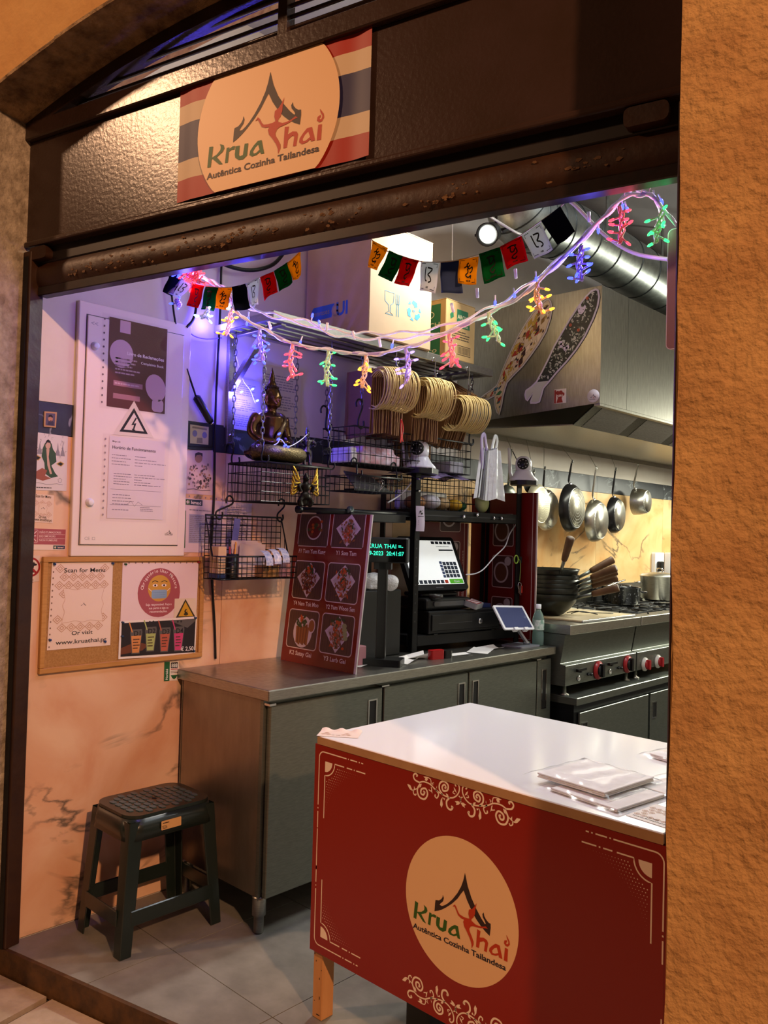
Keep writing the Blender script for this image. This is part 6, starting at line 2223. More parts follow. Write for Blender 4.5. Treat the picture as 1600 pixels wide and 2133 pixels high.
# tablet on stand, bottle, stapler, papers, keys ...
TA = thing('tablet', 'white tablet tilted on a silver folding stand at the counter edge', 'tablet', atM(.47, 2.43, .9065))
tm = frame((.47 - .47, 0, .155), (.0, 1, 0), (-.62, -.16, .72), (.78, 0.12, .62))
x_ = Vector((.12, 1, -.05)).normalized(); z_ = Vector((.75, -.15, .62)); y_ = z_.cross(x_).normalized(); z_ = x_.cross(y_)
tm = frame((.02, -.01, .158), x_, y_, z_)
MB().prism(rr(-.12, -.075, .12, .075, .01), -.008, 0).build('case', WHITEP, TA, tm, bevel=.002)
MB().rrect(-.105, -.063, .105, .063, .003, .0006, 0).build('screen', mat('tablet_screen', '#3c4160', .12, emit='#7480b0', estr=.09), TA, tm)
MB().box(.06, -.02, -.016, .105, .045, -.009).box(-.05, -.082, -.014, -.02, -.066, .01).box(.03, -.082, -.014, .06, -.066, .01).build('clamp', WHITEP, TA, tm)
MB().bar((-.005, .0, .145), (.03, .10, .018), .024, .010).build('arm', C('#b9bac0', .35), TA)
MB().tube([(.02, .085, .018), (.04, .115, .018)], .010, 10).build('hinge', CHROME, TA)
MB().prism(rr(-.055, -.02, .085, .15, .012), 0, .008).build('base_plate', C('#8a8b90', .4), TA, bevel=.002)
BO = thing('water_bottle', 'clear plastic water bottle with white cap behind the tablet', 'bottle', atM(.525, 2.60, .9065))
prof = [(.026, 0), (.031, .004), (.0315, .05), (.029, .075), (.0315, .10), (.0315, .14), (.026, .165), (.013, .19), (.012, .20)]
MB().lathe(prof, 24).build('body', mat('clear_pet', '#b9dcd4', .12, trans=.75, ior=1.2), BO)
MB().lathe([(.0145, .198), (.0145, .222), (0, .223)], 18, cap=False).build('cap', WHITEP, BO)
m = MB()
m.grid(lambda u, v: (.0318 * math.cos(-2.2 + 3.2 * u), .0318 * math.sin(-2.2 + 3.2 * u), .085 + .055 * v), 16, 1)
m.build('label', mat('bottle_label', '#8ab8a4', .4, noise=60, col2='#e2ece6', detail=1), BO)
T_ = frame((.016, -.029, .055), (0, 0, 1), (-.85, -.5, 0), (.5, -.85, 0))
t = thing('tape_dispenser', 'red and black hand stapler lying at the counter edge', 'stapler', atM(.50, 1.80, .9065, 1.35))
MB().prism(rr(-.065, -.018, .015, .018, .012), 0, .042).build('red_shell', C('#a80f14', .3), t, bevel=.008, seg=2)
MB().prism(rr(.016, -.017, .065, .017, .012), 0, .036).build('black_shell', BLACKP, t, bevel=.008, seg=2)


def paper(label, x, y, w, h, rz, z=.9068, curl=.0, group=None):
    o = MB().grid(lambda u, v: (-w / 2 + w * u, -h / 2 + h * v, .0006 + curl * (abs(u - .5) * 2) ** 2 * (v)), 10, 6).build('paper_slip', PAPER, None, atM(x, y, z, rz))
    return tag(o, label, 'paper', group)


paper('white receipt lying by the foot of pole display', .47, 1.60, .07, .14, .3, curl=.02)
paper('curled white receipt between pole display and red stapler', .42, 1.70, .09, .12, -.6, curl=.03)
paper('white slip running right of red stapler', .47, 1.93, .06, .22, -.2, curl=.004)
paper('white printed sheet under the cash drawer end of the rack', .47, 2.16, .11, .16, .4, curl=.008)
paper('white slip under the tablet side of the rack', .44, 2.28, .10, .12, -.3, curl=.012)
paper('white pad lying behind the menu board', .36, 1.36, .16, .12, .2, curl=.01)
t = thing('crumpled_bag', 'crumpled white plastic bag on a black box behind the pole display', 'bag', atM(.24, 1.60, 1.2255))
m = MB()
rf = random.Random(2)
for k in range(7): m.ball((rf.uniform(-.05, .05), rf.uniform(-.07, .07), .03 + rf.uniform(-.01, .02)), (.045, .05, .035), 0, 9, 6)
m.box(-.05, -.07, 0, .05, .07, .02)
remeshed('bag', m, mat('white_film', '#dcdce0', .3, bump=(40, .9, .02)), t, .009, smooth=3)
t = thing('printer_box', 'tall black receipt printer housing behind the pole display', 'printer', atM(.17, 1.60, .9065))
MB().box(-.12, -.14, 0, .13, .14, .316).build('housing', BLACKP, t, bevel=.006)
t = thing('pink_packet', 'pink and white packet standing by the pole display foot', 'packet', atM(.40, 1.36, .9068))
MB().box(-.02, -.025, 0, .02, .025, .085).build('packet', C('#b88088', .5), t, bevel=.004)

t = thing('screen_panel', 'tall black panel with shelf top holding papers behind menu board', 'cabinet', atM(.02, 1.70, 1.0))
MB().box(.02, -.30, .545, .26, .08, .585).build('top_shelf', BLACKM, t, bevel=.003)
MB().box(.03, -.02, .26, .05, .06, .5445).build('support', BLACKM, t)
MB().box(-.008, -.3, -.09, .012, .08, .5445).build('back_sheet', mat('back_sheet', '#1c1b1d', .6), t)
t = thing('black_rod', 'black rod with round grey clamp above the menu board', 'rod')
a, b = gx(622, 1061, .22), gx(868, 1072, .27)
MB().tube([a, b], .012, 12).build('tube', BLACKM, t)
MB(Matrix.Translation(a) @ (b - a).to_track_quat('Z', 'Y').to_matrix().to_4x4()).lathe([(.017, -.008), (.017, .012), (0, .012)], 14).build('end_cap', BLACKP, t)
q = a.lerp(b, .38)
MB(frame((q.x + .015, q.y, q.z + .006), (0, 1, 0), (0, 0, 1), (1, 0, 0))).lathe([(.019, 0), (.019, .012), (0, .014)], 20).build('clamp_disc', C('#3a4442', .3), t)
for k, (y, z) in enumerate(((1.55, 1.5865), (1.62, 1.589), (1.70, 1.5915))):
    paper(('white paper lying on black shelf top, nearest the statue', 'white paper in the middle of the black shelf top', 'white paper on the black shelf top next to the rack post')[k], .18, y, .12, .13, .2 * k, z, .006)

# basket F on the rack and bags beside it
bF = basket('wire basket heaped with purple film and food bags on top of rack', .07, .29, 1.85, 2.32, 1.616, 1.79, 4, .034)
t = thing('purple_film', 'glossy purple film sheet over the basket on the rack', 'film', atM(.18, 2.08, 1.775))
MB().grid(lambda u, v: (-.12 + .26 * u, -.26 + .5 * v, .012 + .03 * math.sin(v * 3) + .018 * math.sin(u * 4) - .05 * max(0, u - .7) + .006 * math.sin(v * 17)), 12, 20).build('sheet', mat('purple_sheet', '#8a7aa8', .18), t)
for i, (x, y, s, cl, lb) in enumerate(((.20, 1.93, .045, '#a8744a', 'tan packet at the near end of the rack basket'), (.21, 2.03, .05, '#d8d4d8', 'white packet in the middle of the rack basket'), (.2, 2.13, .045, '#c8a878', 'kraft packet in the rack basket'), (.22, 2.22, .04, '#c89a28', 'yellow packet in the rack basket'), (.21, 2.28, .035, '#2c6a44', 'green packet at the far end of rack basket'))):
    t = thing('food_packet', lb, 'packet', atM(x, y, 1.6195))
    m = MB().ball((0, 0, s * .8), (s * 1.4, s * 1.1, s * .8), 0, 10, 7)
    m.build('packet', C(cl, .4), t)
t = thing('takeaway_box', 'flat white takeaway container under the packets in the rack basket', 'box', atM(.17, 2.09, 1.6195))
MB().box(-.08, -.2, 0, -.045, .2, .10).build('container', PAPER, t, bevel=.01)
t = thing('green_bag', 'pale green bag by the far end of the rack basket', 'bag', atM(.30, 2.37, 1.6145))
m = MB().ball((0, 0, .055), (.035, .045, .055), 0, 10, 8)
m.build('bag', C('#a8b478', .4), t)

# bundle of white carrier bags
FILM = mat('white_carrier', '#dde0e2', .3, bump=(30, .5, .01))
t = thing('carrier_bag_bundle', 'bundle of white plastic carrier bags hanging at the far end of rack', 'bag', frame(gx(1013, 940, .33), (0, 1, 0), (0, 0, 1), (1, 0, 0)))
rf = random.Random(6)
m = MB()
for k in range(7):
    o = -.03 + .0105 * k
    m.grid(lambda u, v, k=k, o=o: (o + (.022 + .03 * (1 - v)) * (u - .5) * 2 + .012 * (1 - v) * (k - 3) * .6, -.26 + .27 * v + .008 * math.sin(u * 5 + k), .012 * math.sin(u * 9 + k) + .008 * k), 8, 10)
m.build('folds', FILM, t)
for s, cl in ((-1, '#b8a8cc'), (1, '#e2e6e6')):
    MB().tube(cr([(s * .02, .0, .02), (s * .035, .05, .02), (s * .05, .085, .022), (s * .07, .06, .02), (s * .055, -.02, .015), (s * .045, -.10, .012)], 5), [.012] * 25 + [.012], 7, flat=.4).build('handle', C(cl, .35), t)
t = thing('small_hook_tag', 'pale paper tag with bow print hanging on the front rack post', 'tag', RKM @ frame((.0025, .022, .60), (0, 1, 0), (0, 0, 1), (1, 0, 0)))
MB().grid(lambda u, v: (-.018 + .056 * u, .0 + .125 * v, .001 + .004 * math.sin(u * 3) + .003 * math.sin(v * 5)), 6, 8).build('sheet', C('#b8aabc', .6), t)
m = MB().ell(.006, .098, .006, .005, .006, 0, 10).ell(.016, .088, .007, .005, .006, 0, 10).line([(-.004, .085), (.02, .105)], .002, .0062, 0)
m.greek(-.008, .03, .03, .055, 3, .0062, 0, rg); m.greek(-.01, .07, .03, .078, 1, .0062, 0, rg)
m.build('print', INKB, t)
t = thing('key_bunch', 'bunch of keys with green band and red tag on the far rack post', 'keys', RKM @ frame((.006, RW - .015, .40), (0, 1, 0), (0, 0, 1), (1, 0, 0)))
MB().tube([(-.03 + .016 * math.cos(a), .06 + .022 * math.sin(a), .004) for a in [i * pi / 8 for i in range(16)]], .0035, 6, closed=True).build('green_band', C('#8aa83a', .4), t)
MB().tube(cr([(-.016, .06, .004), (.0, .05, .006), (.004, .0, .006), (.0, -.06, .006)], 5), .0025, 5).build('cord', C('#6a7a3a', .5), t)
MB().tube([(.0 + .014 * math.cos(a), -.085 + .02 * math.sin(a), .007) for a in [i * pi / 7 for i in range(14)]], .002, 5, closed=True).build('ring', CHROME, t)
for k in range(3): MB().box(-.012 + .008 * k, -.125 - .006 * k, .006 + .002 * k, -.005 + .008 * k, -.085, .0075 + .002 * k).build('key', CHROME, t)
MB().box(.014, -.125, .006, .022, -.085, .008).build('red_tag', C('#c8301c', .4), t)
MB().box(-.008, .04, .001, .016, .075, .006).build('clasp', BLACKP, t)

# white security cameras


def ipcam(label, M):
    t = thing('security_camera', label, 'camera', M)
    # local: x right, y up?  built with z up, +x is where it looks
    LV = mat('camera_white', '#dfe0ea', .25)
    m = MB()
    m.prism([(-.06, -.056), (.03, -.056), (.062, -.02), (.062, .02), (.03, .062), (-.06, .062)], 0, .02)
    base = m.build('foot', BLACKP, t, bevel=.006, seg=2)
    m = MB().lathe([(.056, .018), (.052, .028), (.040, .042), (.032, .058), (.030, .064)], 24, T=Matrix.Diagonal((1.05, 1.2, 1, 1)))
    m.build('body', LV, t)
    m = MB().lathe([(.010, .060), (.034, .066), (.037, .085), (.036, .105), (.028, .122), (.012, .130), (0, .131)], 24, cap=False)
    hd = m.build('head', LV, t)
    MB(frame((.028, 0, .094), (0, 1, 0), (0, 0, 1), (1, 0, 0))).lathe([(.026, -.006), (.026, .008), (.02, .012), (0, .012)], 22).build('lens_face', BLACKP, hd)
    MB(frame((.0405, 0, .094), (0, 1, 0), (0, 0, 1), (1, 0, 0))).lathe([(.012, 0), (.011, .003), (0, .002)], 16).build('lens', mat('lens_glass', '#15151c', .08), hd)
    m = MB()
    for k in range(8):
        a = 2 * pi * k / 8
        m.ball((.041, .018 * math.cos(a), .094 + .018 * math.sin(a)), .0022, 0, 6, 4)
    m.build('leds', C('#e8e8f0', .3), hd)['kind'] = 'stuff'
    for s in (-1, 1):
        m = MB().tube([(s * .022 - .012, -.052, .02), (s * .022 - .014, -.060, .06), (s * .030 - .014, -.066, .165)], [.006, .0065, .0045], 8)
        m.build('antenna', LV, t)
    return t


p = onrack(-.012, .03, .886)
ipcam('white pan and tilt camera with two aerials on the near rack post', atM(p.x, p.y, p.z, -1.15) @ Matrix.Scale(1.3, 4))
p = onrack(-.0, RW + .01, .871)
ipcam('white pan and tilt camera on the far rack post before the pans', atM(p.x, p.y, p.z, -1.05) @ Matrix.Scale(1.25, 4))
t = thing('camera_cable', 'white cable sagging from near camera behind the rack post', 'cable')
MB().tube(cr([gx(880, 975, .22), gx(862, 998, .24), gx(845, 1020, .25), (gx(828, 1035, .25)), gx(808, 1047, .24)], 6), .004, 6).build('cable', WHITEP, t)
t = thing('charging_cable', 'white cable draping from far rack post to the till', 'cable')
MB().tube(cr([gx(1077, 1090, .36), gx(1062, 1112, .34), gx(1052, 1138, .33), gx(1030, 1160, .32), gx(1008, 1185, .31), gx(990, 1195, .3), gx(971, 1197, .29)], 6), .0035, 6).build('cable', WHITEP, t)

# =================================================================== KRAFT PAPER BAGS IN HANGING BUNDLES
KRAFT = mat('kraft_bag', '#7d5a38', .8, noise=7, col2='#8a6642')
KEDGE = mat('twisted_handle', '#cdb478', .7)


def bagproto(label, group):
    t = thing('paper_bag', label, 'paper bag', None, group)
    MB().box(-.30, -.0022, -.20, -.065, .0022, .10).build('bag_body', KRAFT, t)
    m = MB().tube(cr([(-.075, .003, .078), (-.02, .003, .098), (.03, .003, .088), (.062, .003, .045), (.062, .003, -.01), (.032, .003, -.062), (-.02, .003, -.082), (-.075, .003, -.07)], 5), .0030, 6)
    m.tube(cr([(-.075, -.003, .06), (-.02, -.003, .084), (.02, -.003, .07), (.045, -.003, .03), (.04, -.003, -.03), (.01, -.003, -.07), (-.03, -.003, -.09), (-.075, -.003, -.085)], 5), .0030, 6)
    m.build('handle', KEDGE, t)
    return t


def bundle(proto, label, group, c, n, rz, tilt, step=.0125):
    c = Vector(c)
    for i in range(n):
        o = (i - (n - 1) / 2) * step
        M = Matrix.Translation(c) @ Matrix.Rotation(rz, 4, 'Z') @ Matrix.Translation((random.uniform(-.003, .003), o, .004 * math.cos(o * 30))) @ Matrix.Rotation(tilt + random.uniform(-.06, .06), 4, 'Y') @ Matrix.Rotation(random.uniform(-.03, .03), 4, 'Z')
        if i == 0 and proto.get('used') is None:
            proto.matrix_basis = M; proto['label'] = label; proto['group'] = group; proto['used'] = 1
        else:
            del_used = dup(proto, M, label, group)
            if 'used' in del_used: del del_used['used']


pb = bagproto('x', 'x')
BL = [('brown kraft bag hanging by its handle in the bundle nearest the statue', 'kraft bags in the bundle nearest statue'), ('brown kraft bag hanging by its handle in the middle bundle', 'kraft bags in the middle bundle'), ('brown kraft bag hanging tilted in the bundle next to the hood', 'kraft bags in the bundle next to the hood')]
BC = [gx(824, 812, .43), gx(905, 832, .43), gx(975, 868, .43)]
bundle(pb, *BL[0], BC[0], 15, -.22, .02)
bundle(pb, *BL[1], BC[1], 13, -.22, .06)
bundle(pb, *BL[2], BC[2], 14, -.15, .45)
for i, c in enumerate(BC):
    top = Vector((c.x - .01, c.y, SHZ - .03))
    b = Vector((c.x + .005, c.y, c.z + .085))
    shook(('wire hook over the shelf edge carrying the kraft bundle nearest the statue', 'wire hook over the shelf edge carrying the middle kraft bundle', 'wire hook over the shelf edge carrying the kraft bundle by the hood')[i], (c.x, c.y, SHZ - .028), (c.x, c.y, max(b.z + .05, SHZ - .11)), CHROME, None, .0018, .012)
    chain(('two chain links above the kraft bundle nearest statue', 'two chain links above the middle kraft bundle', 'chain links above the kraft bundle by the hood')[i], (c.x, c.y, max(b.z + .05, SHZ - .11)), (b.x, b.y, b.z + .002))
t = thing('red_tie', 'bright red plastic tie hanging below the nearest kraft bundle', 'tie', frame(gx(835, 900, .42), (0, 1, 0), (0, 0, 1), (1, 0, 0)))
MB().tube(cr([(0, .06, 0), (-.004, .02, .003), (.002, -.02, 0), (-.002, -.05, .002)], 4), [.004] * 13, 6, flat=.5).tube(cr([(0, .06, .002), (.012, .02, .003), (.010, -.02, 0), (.014, -.045, .002)], 4), [.004] * 13, 6, flat=.5).build('tie', C('#c41f14', .4), t)

# =================================================================== PANS HANGING FROM THE HOOD RAIL
ALU = mat('pan_aluminium', '#a9a69c', .3, 1., 30, '#bdbab0')
BLK = mat('nonstick_black', '#131214', .3, .2)
BASEM = mat('pan_base_alu', '#9d988a', .36, 1., 26, '#7d7868')
GROOVE = mat('pan_groove', '#4a473e', .5, .7)


def pan(name, label, px, py, hookpx, R, depth, mbody, mbase, mhandle, rings=0, kind='pan', tip=None, X=.13, yaw=0.12, holes_=False, handle_r=.008):
    c = gx(px, py, X)
    M = frame(c, (0, 1, 0), (0, 0, 1), (1, 0, 0)) @ Matrix.Rotation(yaw, 4, 'Y')
    t = thing(name, label, kind, M)
    MB().lathe([(R, -depth), (R * .97, -depth * .5), (R * .86, -.008), (R * .80, 0), (R * .80, -.004), (R * .84, -.012), (R * .95, -depth)], 32, cap=False).build('body', mbody, t)
    MB().lathe([(R * .80, -.002), (R * .79, .0015), (0, .0015)], 32, cap=False).build('base', mbase, t)
    if rings:
        for k in range(rings):
            r = R * .74 * (k + 1) / rings
            MB().lathe([(r - .002, .0016), (r, .0022), (r + .002, .0016)], 32, cap=False).build('base_ring', GROOVE, t)
    if holes_:
        m = MB()
        for k in range(1, 7):
            r = R * .115 * k
            n = 5 + 6 * k
            for j in range(n):
                a = 2 * pi * j / n
                m.ell(r * math.cos(a), r * math.sin(a), .0035, .0022, .0018, 0, 6, a)
        m.build('dimples', C('#6a624e', .5), t)['kind'] = 'stuff'
    hp = gx(*hookpx, X - .02)
    loc = M.inverted() @ hp
    a = Vector((0, R * .96, -depth * .75)); 
    a = Vector((loc.x * .35, R * .97, -depth * .8))
    m = MB().tube(cr([a, a + (loc - a) * .15 + Vector((0, 0, -.012)), a + (loc - a) * .6 + Vector((0, 0, -.006)), loc], 5), [handle_r * .8] * 5 + [handle_r * 1.2] * 6 + [handle_r] * 5, 8, flat=.7)
    m.build('handle', mhandle, t)
    MB().ball(a + Vector((0, .0, .004)), (handle_r * 1.5, .012, .008), 0, 8, 6).build('rivet_plate', CHROME, t)
    return t, hp


PANS = [
    ('frying_pan', 'pale frying pan with dimpled base hanging half behind far camera', (1130, 1052), (1112, 978), .135, .045, mat('pan_enamel', '#c2bda6', .4, .6), mat('pan_enamel_base', '#d2ccb0', .45, .5), BLK, 0, True),
    ('frying_pan', 'pale steel frying pan behind the dimpled one', (1150, 1062), (1135, 972), .135, .05, ALU, ALU, BLK, 0, False),
    ('frying_pan', 'black frying pan with ringed metal base hanging under the hood', (1203, 1058), (1192, 958), .160, .060, BLK, BASEM, BLK, 6, False),
    ('saute_pan', 'shiny aluminium pan with long steel handle hanging lowest', (1254, 1085), (1242, 972), .148, .065, ALU, ALU, STEEL, 0, False),
    ('frying_pan', 'smaller black pan with plain metal base between two steel pans', (1292, 1073), (1283, 974), .132, .055, BLK, ALU, BLK, 0, False),
    ('saucepan', 'deep steel saucepan with straight handle, last in the row of pans', (1350, 1045), (1329, 966), .100, .105, STEEL, ALU, STEEL, 0, False)]
for i, (nm, lb, c, hk, R, dp, mb_, ms, mh, rg_, ho) in enumerate(PANS):
    t, hp = pan(nm, lb, *c, hk, R, dp, mb_, ms, mh, rg_, X=(.17, .12, .19, .18, .15, .18)[i], holes_=ho)
    top = Vector((.066, hp.y + .035, 2.112))
    shook(('thin steel hook carrying the dimpled pan', 'thin steel hook carrying the pale pan behind', 'thin steel hook carrying the ringed black pan', 'thin steel hook carrying the lowest aluminium pan', 'thin steel hook carrying the smaller black pan', 'thin steel hook carrying the deep saucepan')[i], (.07, hp.y + .03, 2.112), (hp.x, hp.y - .008, hp.z - .01), STEEL, None, .0018, .014)
t = thing('ladle', 'steel ladle with long twin handle hanging behind the carrier bags', 'ladle', frame(gx(1070, 1030, .13), (0, 1, 0), (0, 0, 1), (1, 0, 0)))
MB().lathe([(.0, -.0), (.03, -.004), (.052, -.022), (.062, -.05), (.059, -.05), (.05, -.025), (.0, -.006)], 24, cap=False).build('bowl', STEELD, t)
hk = frame(gx(1070, 1030, .13), (0, 1, 0), (0, 0, 1), (1, 0, 0)).inverted() @ gx(1064, 935, .12)
MB().tube([(-.006, .055, -.04), (hk.x, hk.y, hk.z)], .004, 6).tube([(.006, .055, -.04), (hk.x + .008, hk.y, hk.z)], .004, 6).build('handle', STEELD, t)
shook('thin steel hook carrying the ladle', (.07, gx(1064, 935, .12).y + .02, 2.112), gx(1064, 935, .12), STEEL, None, .0018, .014)
t = thing('strainer_handle', 'thin dark skimmer hanging slanted beside the ladle', 'skimmer')
MB().tube([gx(1068, 940, .10), gx(1090, 985, .10)], .003, 6).build('handle', BLACKM, t)
MB(frame(gx(1098, 1010, .10), (0, 1, 0), (0, 0, 1), (1, 0, 0))).lathe([(.0, .0), (.04, .001), (.05, .01), (.048, .01), (0, .003)], 20, cap=False).build('skimmer_bowl', BLACKM, t)

# =================================================================== CABLES ON THE LEFT WALL
t = thing('wall_cable', 'black cable running straight down the wall from shutter to counter', 'cable')
MB().tube(cr([gx(466, 470, .012), gx(461, 560, .012), gx(459, 640, .012), gx(449, 860, .012), gx(446, 1030, .012), gx(440, 1160, .012), gx(447, 1300, .012), gx(449, 1372, .012)], 5), .0055, 6).build('cable', BLACKM, t)
t = thing('looped_cable', 'thick black cable looping under the shutter above the flags', 'cable')
MB().tube(cr([gx(440, 530, .02), gx(470, 552, .03), gx(520, 563, .04), gx(565, 553, .04), gx(590, 528, .04), gx(600, 505, .04)], 6), .009, 8).build('cable', BLACKM, t)
t = thing('panel_cable', 'thin black cable hanging from above to the electrical panel corner', 'cable')
MB().tube(cr([gx(352, 560, .02), gx(356, 600, .02), gx(362, 650, .02), gx(366, 675, .02)], 5), .0045, 6).build('cable', BLACKM, t)
t = thing('bent_cable', 'black cable bending down behind flags to the panel top', 'cable')
MB().tube(cr([gx(408, 610, .02), gx(408, 645, .02), gx(401, 668, .02), gx(388, 682, .02)], 5), .0065, 6).build('cable', BLACKM, t)
t = thing('hanging_connector', 'black cylindrical cable connector hanging on the wall right of electrical panel', 'connector')
a, b = gx(408, 825, .025), gx(440, 880, .025)
MB().tube([a, a.lerp(b, .05), b.lerp(a, .1), b], [.009, .017, .016, .012], 12).build('sleeve', BLACKP, t)
MB().tube([b, b + (b - a) * .08], .007, 8).build('plug_tip', CHROME, t)
MB().tube(cr([gx(389, 768, .02), gx(398, 795, .022), a], 4), .0045, 6).build('cable', BLACKM, t)
t = thing('clear_cord', 'pale twisted cord hanging from sheet corner along the wall', 'cord')
MB().tube(cr([gx(391, 687, .012), gx(405, 700, .012), gx(430, 706, .012), gx(462, 704, .014)], 5), .003, 5).build('cord', C('#9a8ab8', .4), t)

# =================================================================== PRAYER FLAGS
FC = {'y': fabric('flag_yellow', '#f2b428', '#e8a818'), 'k': fabric('flag_navy', '#1a2036', '#141a30', tr=.2), 'w': fabric('flag_white', '#dfe2e2', '#d2d6d6'), 'r': fabric('flag_red', '#d01826', '#c01420'), 'g': fabric('flag_green', '#14743a', '#106030'), 'b': fabric('flag_blue', '#30406c', '#4a5c86', 220, .25)}
FW_ = {'y': 'yellow', 'k': 'dark navy', 'w': 'white', 'r': 'red', 'g': 'green', 'b': 'denim blue'}
INKF = mat('flag_ink', '#1a1712', .8)


def flags(label, group, ends, flg, plane):
    t = thing('prayer_flag_string', label, 'flag string')
    cord = []
    G = lambda x, y: gf(x, y, plane) 
    for e in ends: cord.append(G(*e))
    MB().tube(cr(cord, 6), .0016, 5).build('cord', C('#d6d0c4', .7), t)
    for k, (tl, tr, br, bl, c) in enumerate(flg):
        P = [G(*q) for q in (tl, tr, br, bl)]
        rf = random.Random(k)
        off = FN * rf.uniform(.0, .006)

        def fp_(u, v, s=0.):
            q = (P[3] * (1 - u) + P[2] * u) * (1 - v) + (P[0] * (1 - u) + P[1] * u) * v
            return q + off + FN * (.0045 * math.sin(u * 5 + k * 1.7) * (1.2 - v) + .002 * math.sin(v * 7 + k) + s)
        m = MB().grid(lambda u, v: fp_(u, v), 8, 9)
        o = m.build('flag', FC[c], t)
        so = o.modifiers.new('cloth', 'SOLIDIFY'); so.thickness = .0006
        lab(o, FW_[c] + ' flag')
        if c in 'kb': continue
        # printed glyph and border, following the cloth
        pm = MB()
        pl = []
        g = rf.choice((0, 1, 2))
        S1 = [[(.5, .82), (.42, .74), (.5, .66), (.58, .74)], [(.3, .62), (.42, .68), (.55, .58), (.7, .64), (.72, .5), (.6, .42)], [(.45, .6), (.5, .45), (.38, .34), (.5, .26), (.66, .33), (.62, .22)]]
        S2 = [[(.35, .8), (.35, .4), (.45, .34)], [(.45, .78), (.7, .74), (.6, .62), (.5, .55), (.62, .48), (.68, .36), (.55, .3)]]
        S3 = [[(.3, .78), (.5, .8), (.7, .76)], [(.42, .78), (.4, .6), (.52, .56), (.6, .66)], [(.62, .74), (.66, .5), (.5, .42), (.4, .34), (.52, .24), (.62, .32)]]
        for st in (S1, S2, S3)[{'y': 0, 'w': 1}.get(c, 2)]:
            cu = cr([(a_, b_, 0) for a_, b_ in st], 4)
            pm.line([(q.x, q.y) for q in cu], .055, 0, 0)
        pm.line([(.09, .2), (.09, .08), (.3, .08)], .022, 0, 0); pm.line([(.7, .08), (.91, .08), (.91, .2)], .022, 0, 0)
        pm.line([(.09, .80), (.09, .92), (.3, .92)], .022, 0, 0); pm.line([(.7, .92), (.91, .92), (.91, .80)], .022, 0, 0)
        pm.text({'y': 'MUM', 'w': 'AM', 'r': 'HUM', 'g': 'AMHAK'}[c], .5, .10, .10, 0, 0, 'C', .03)
        pm.v = [tuple(fp_(1 - x if plane > 9 else x, y, .0012)) for x, y, z in pm.v]
        pm.build('print', INKF, o)
    return t


flags('left string of small prayer flags sagging beneath the shutter', 'x', [(345, 560), (372, 575), (402, 590), (448, 598), (485, 598), (515, 592), (540, 580), (575, 563), (608, 543), (628, 522), (640, 508)],
      [((358, 567), (382, 577), (359, 618), (341, 608), 'k'), ((381, 578), (405, 591), (375, 622), (352, 612), 'w'), ((404, 591), (429, 597), (418, 644), (391, 637), 'r'), ((428, 597), (456, 599), (445, 648), (417, 644), 'g'), ((455, 598), (484, 599), (472, 646), (449, 642), 'y'),
       ((484, 598), (514, 591), (524, 643), (492, 648), 'k'), ((513, 592), (542, 578), (541, 635), (526, 641), 'w'), ((543, 578), (571, 566), (578, 608), (551, 627), 'r'), ((572, 565), (600, 546), (610, 588), (585, 609), 'g'), ((599, 548), (628, 522), (630, 575), (612, 585), 'y')], -.15)
flags('right string of small prayer flags sagging before the large carton', 'x', [(757, 480), (775, 500), (800, 520), (842, 535), (878, 545), (920, 546), (958, 541), (1000, 530), (1042, 515), (1085, 490), (1125, 462), (1168, 430), (1200, 400)],
      [((778, 502), (810, 518), (785, 563), (768, 558), 'y'), ((812, 522), (842, 536), (818, 588), (790, 575), 'g'), ((841, 536), (876, 544), (856, 599), (823, 591), 'r'), ((877, 544), (917, 546), (906, 611), (873, 604), 'w'), ((918, 545), (957, 542), (963, 610), (920, 611), 'b'),
       ((957, 541), (998, 535), (994, 594), (956, 591), 'y'), ((999, 530), (1043, 516), (1055, 577), (1009, 592), 'g'), ((1042, 515), (1087, 492), (1100, 543), (1056, 562), 'r'), ((1088, 491), (1127, 464), (1152, 520), (1115, 542), 'w'), ((1128, 461), (1168, 430), (1200, 484), (1162, 511), 'k')], -.15)

# =================================================================== FAIRY LIGHTS
CLW = clear('clear_flex', '#e8dff0', .34, .22)
FLEX = mat('milky_flex', '#eef0ff', .22, spec=.9, emit='#b8b4ff', estr=.10)
LED = {'b': mat('led_blue', '#2030ff', .3, emit='#2a34ff', estr=9), 'r': mat('led_red', '#ff2020', .3, emit='#ff2a3a', estr=6), 'g': mat('led_green', '#20ff60', .3, emit='#28f060', estr=4.5), 'o': mat('led_amber', '#ff9a20', .3, emit='#ff9020', estr=6), 'v': mat('led_violet', '#8a70ff', .3, emit='#8c74ff', estr=4), 'c': mat('led_pale', '#a0d0ff', .3, emit='#9ad0ff', estr=4)}
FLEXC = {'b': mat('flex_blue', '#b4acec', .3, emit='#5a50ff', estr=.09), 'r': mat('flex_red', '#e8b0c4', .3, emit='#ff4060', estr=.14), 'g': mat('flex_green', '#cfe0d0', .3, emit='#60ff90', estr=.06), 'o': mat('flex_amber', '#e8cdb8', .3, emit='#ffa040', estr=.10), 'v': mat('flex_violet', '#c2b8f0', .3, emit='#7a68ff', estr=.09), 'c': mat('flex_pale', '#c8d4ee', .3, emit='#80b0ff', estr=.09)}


def G(px, py, o=-.19): return gf(px, py, o)


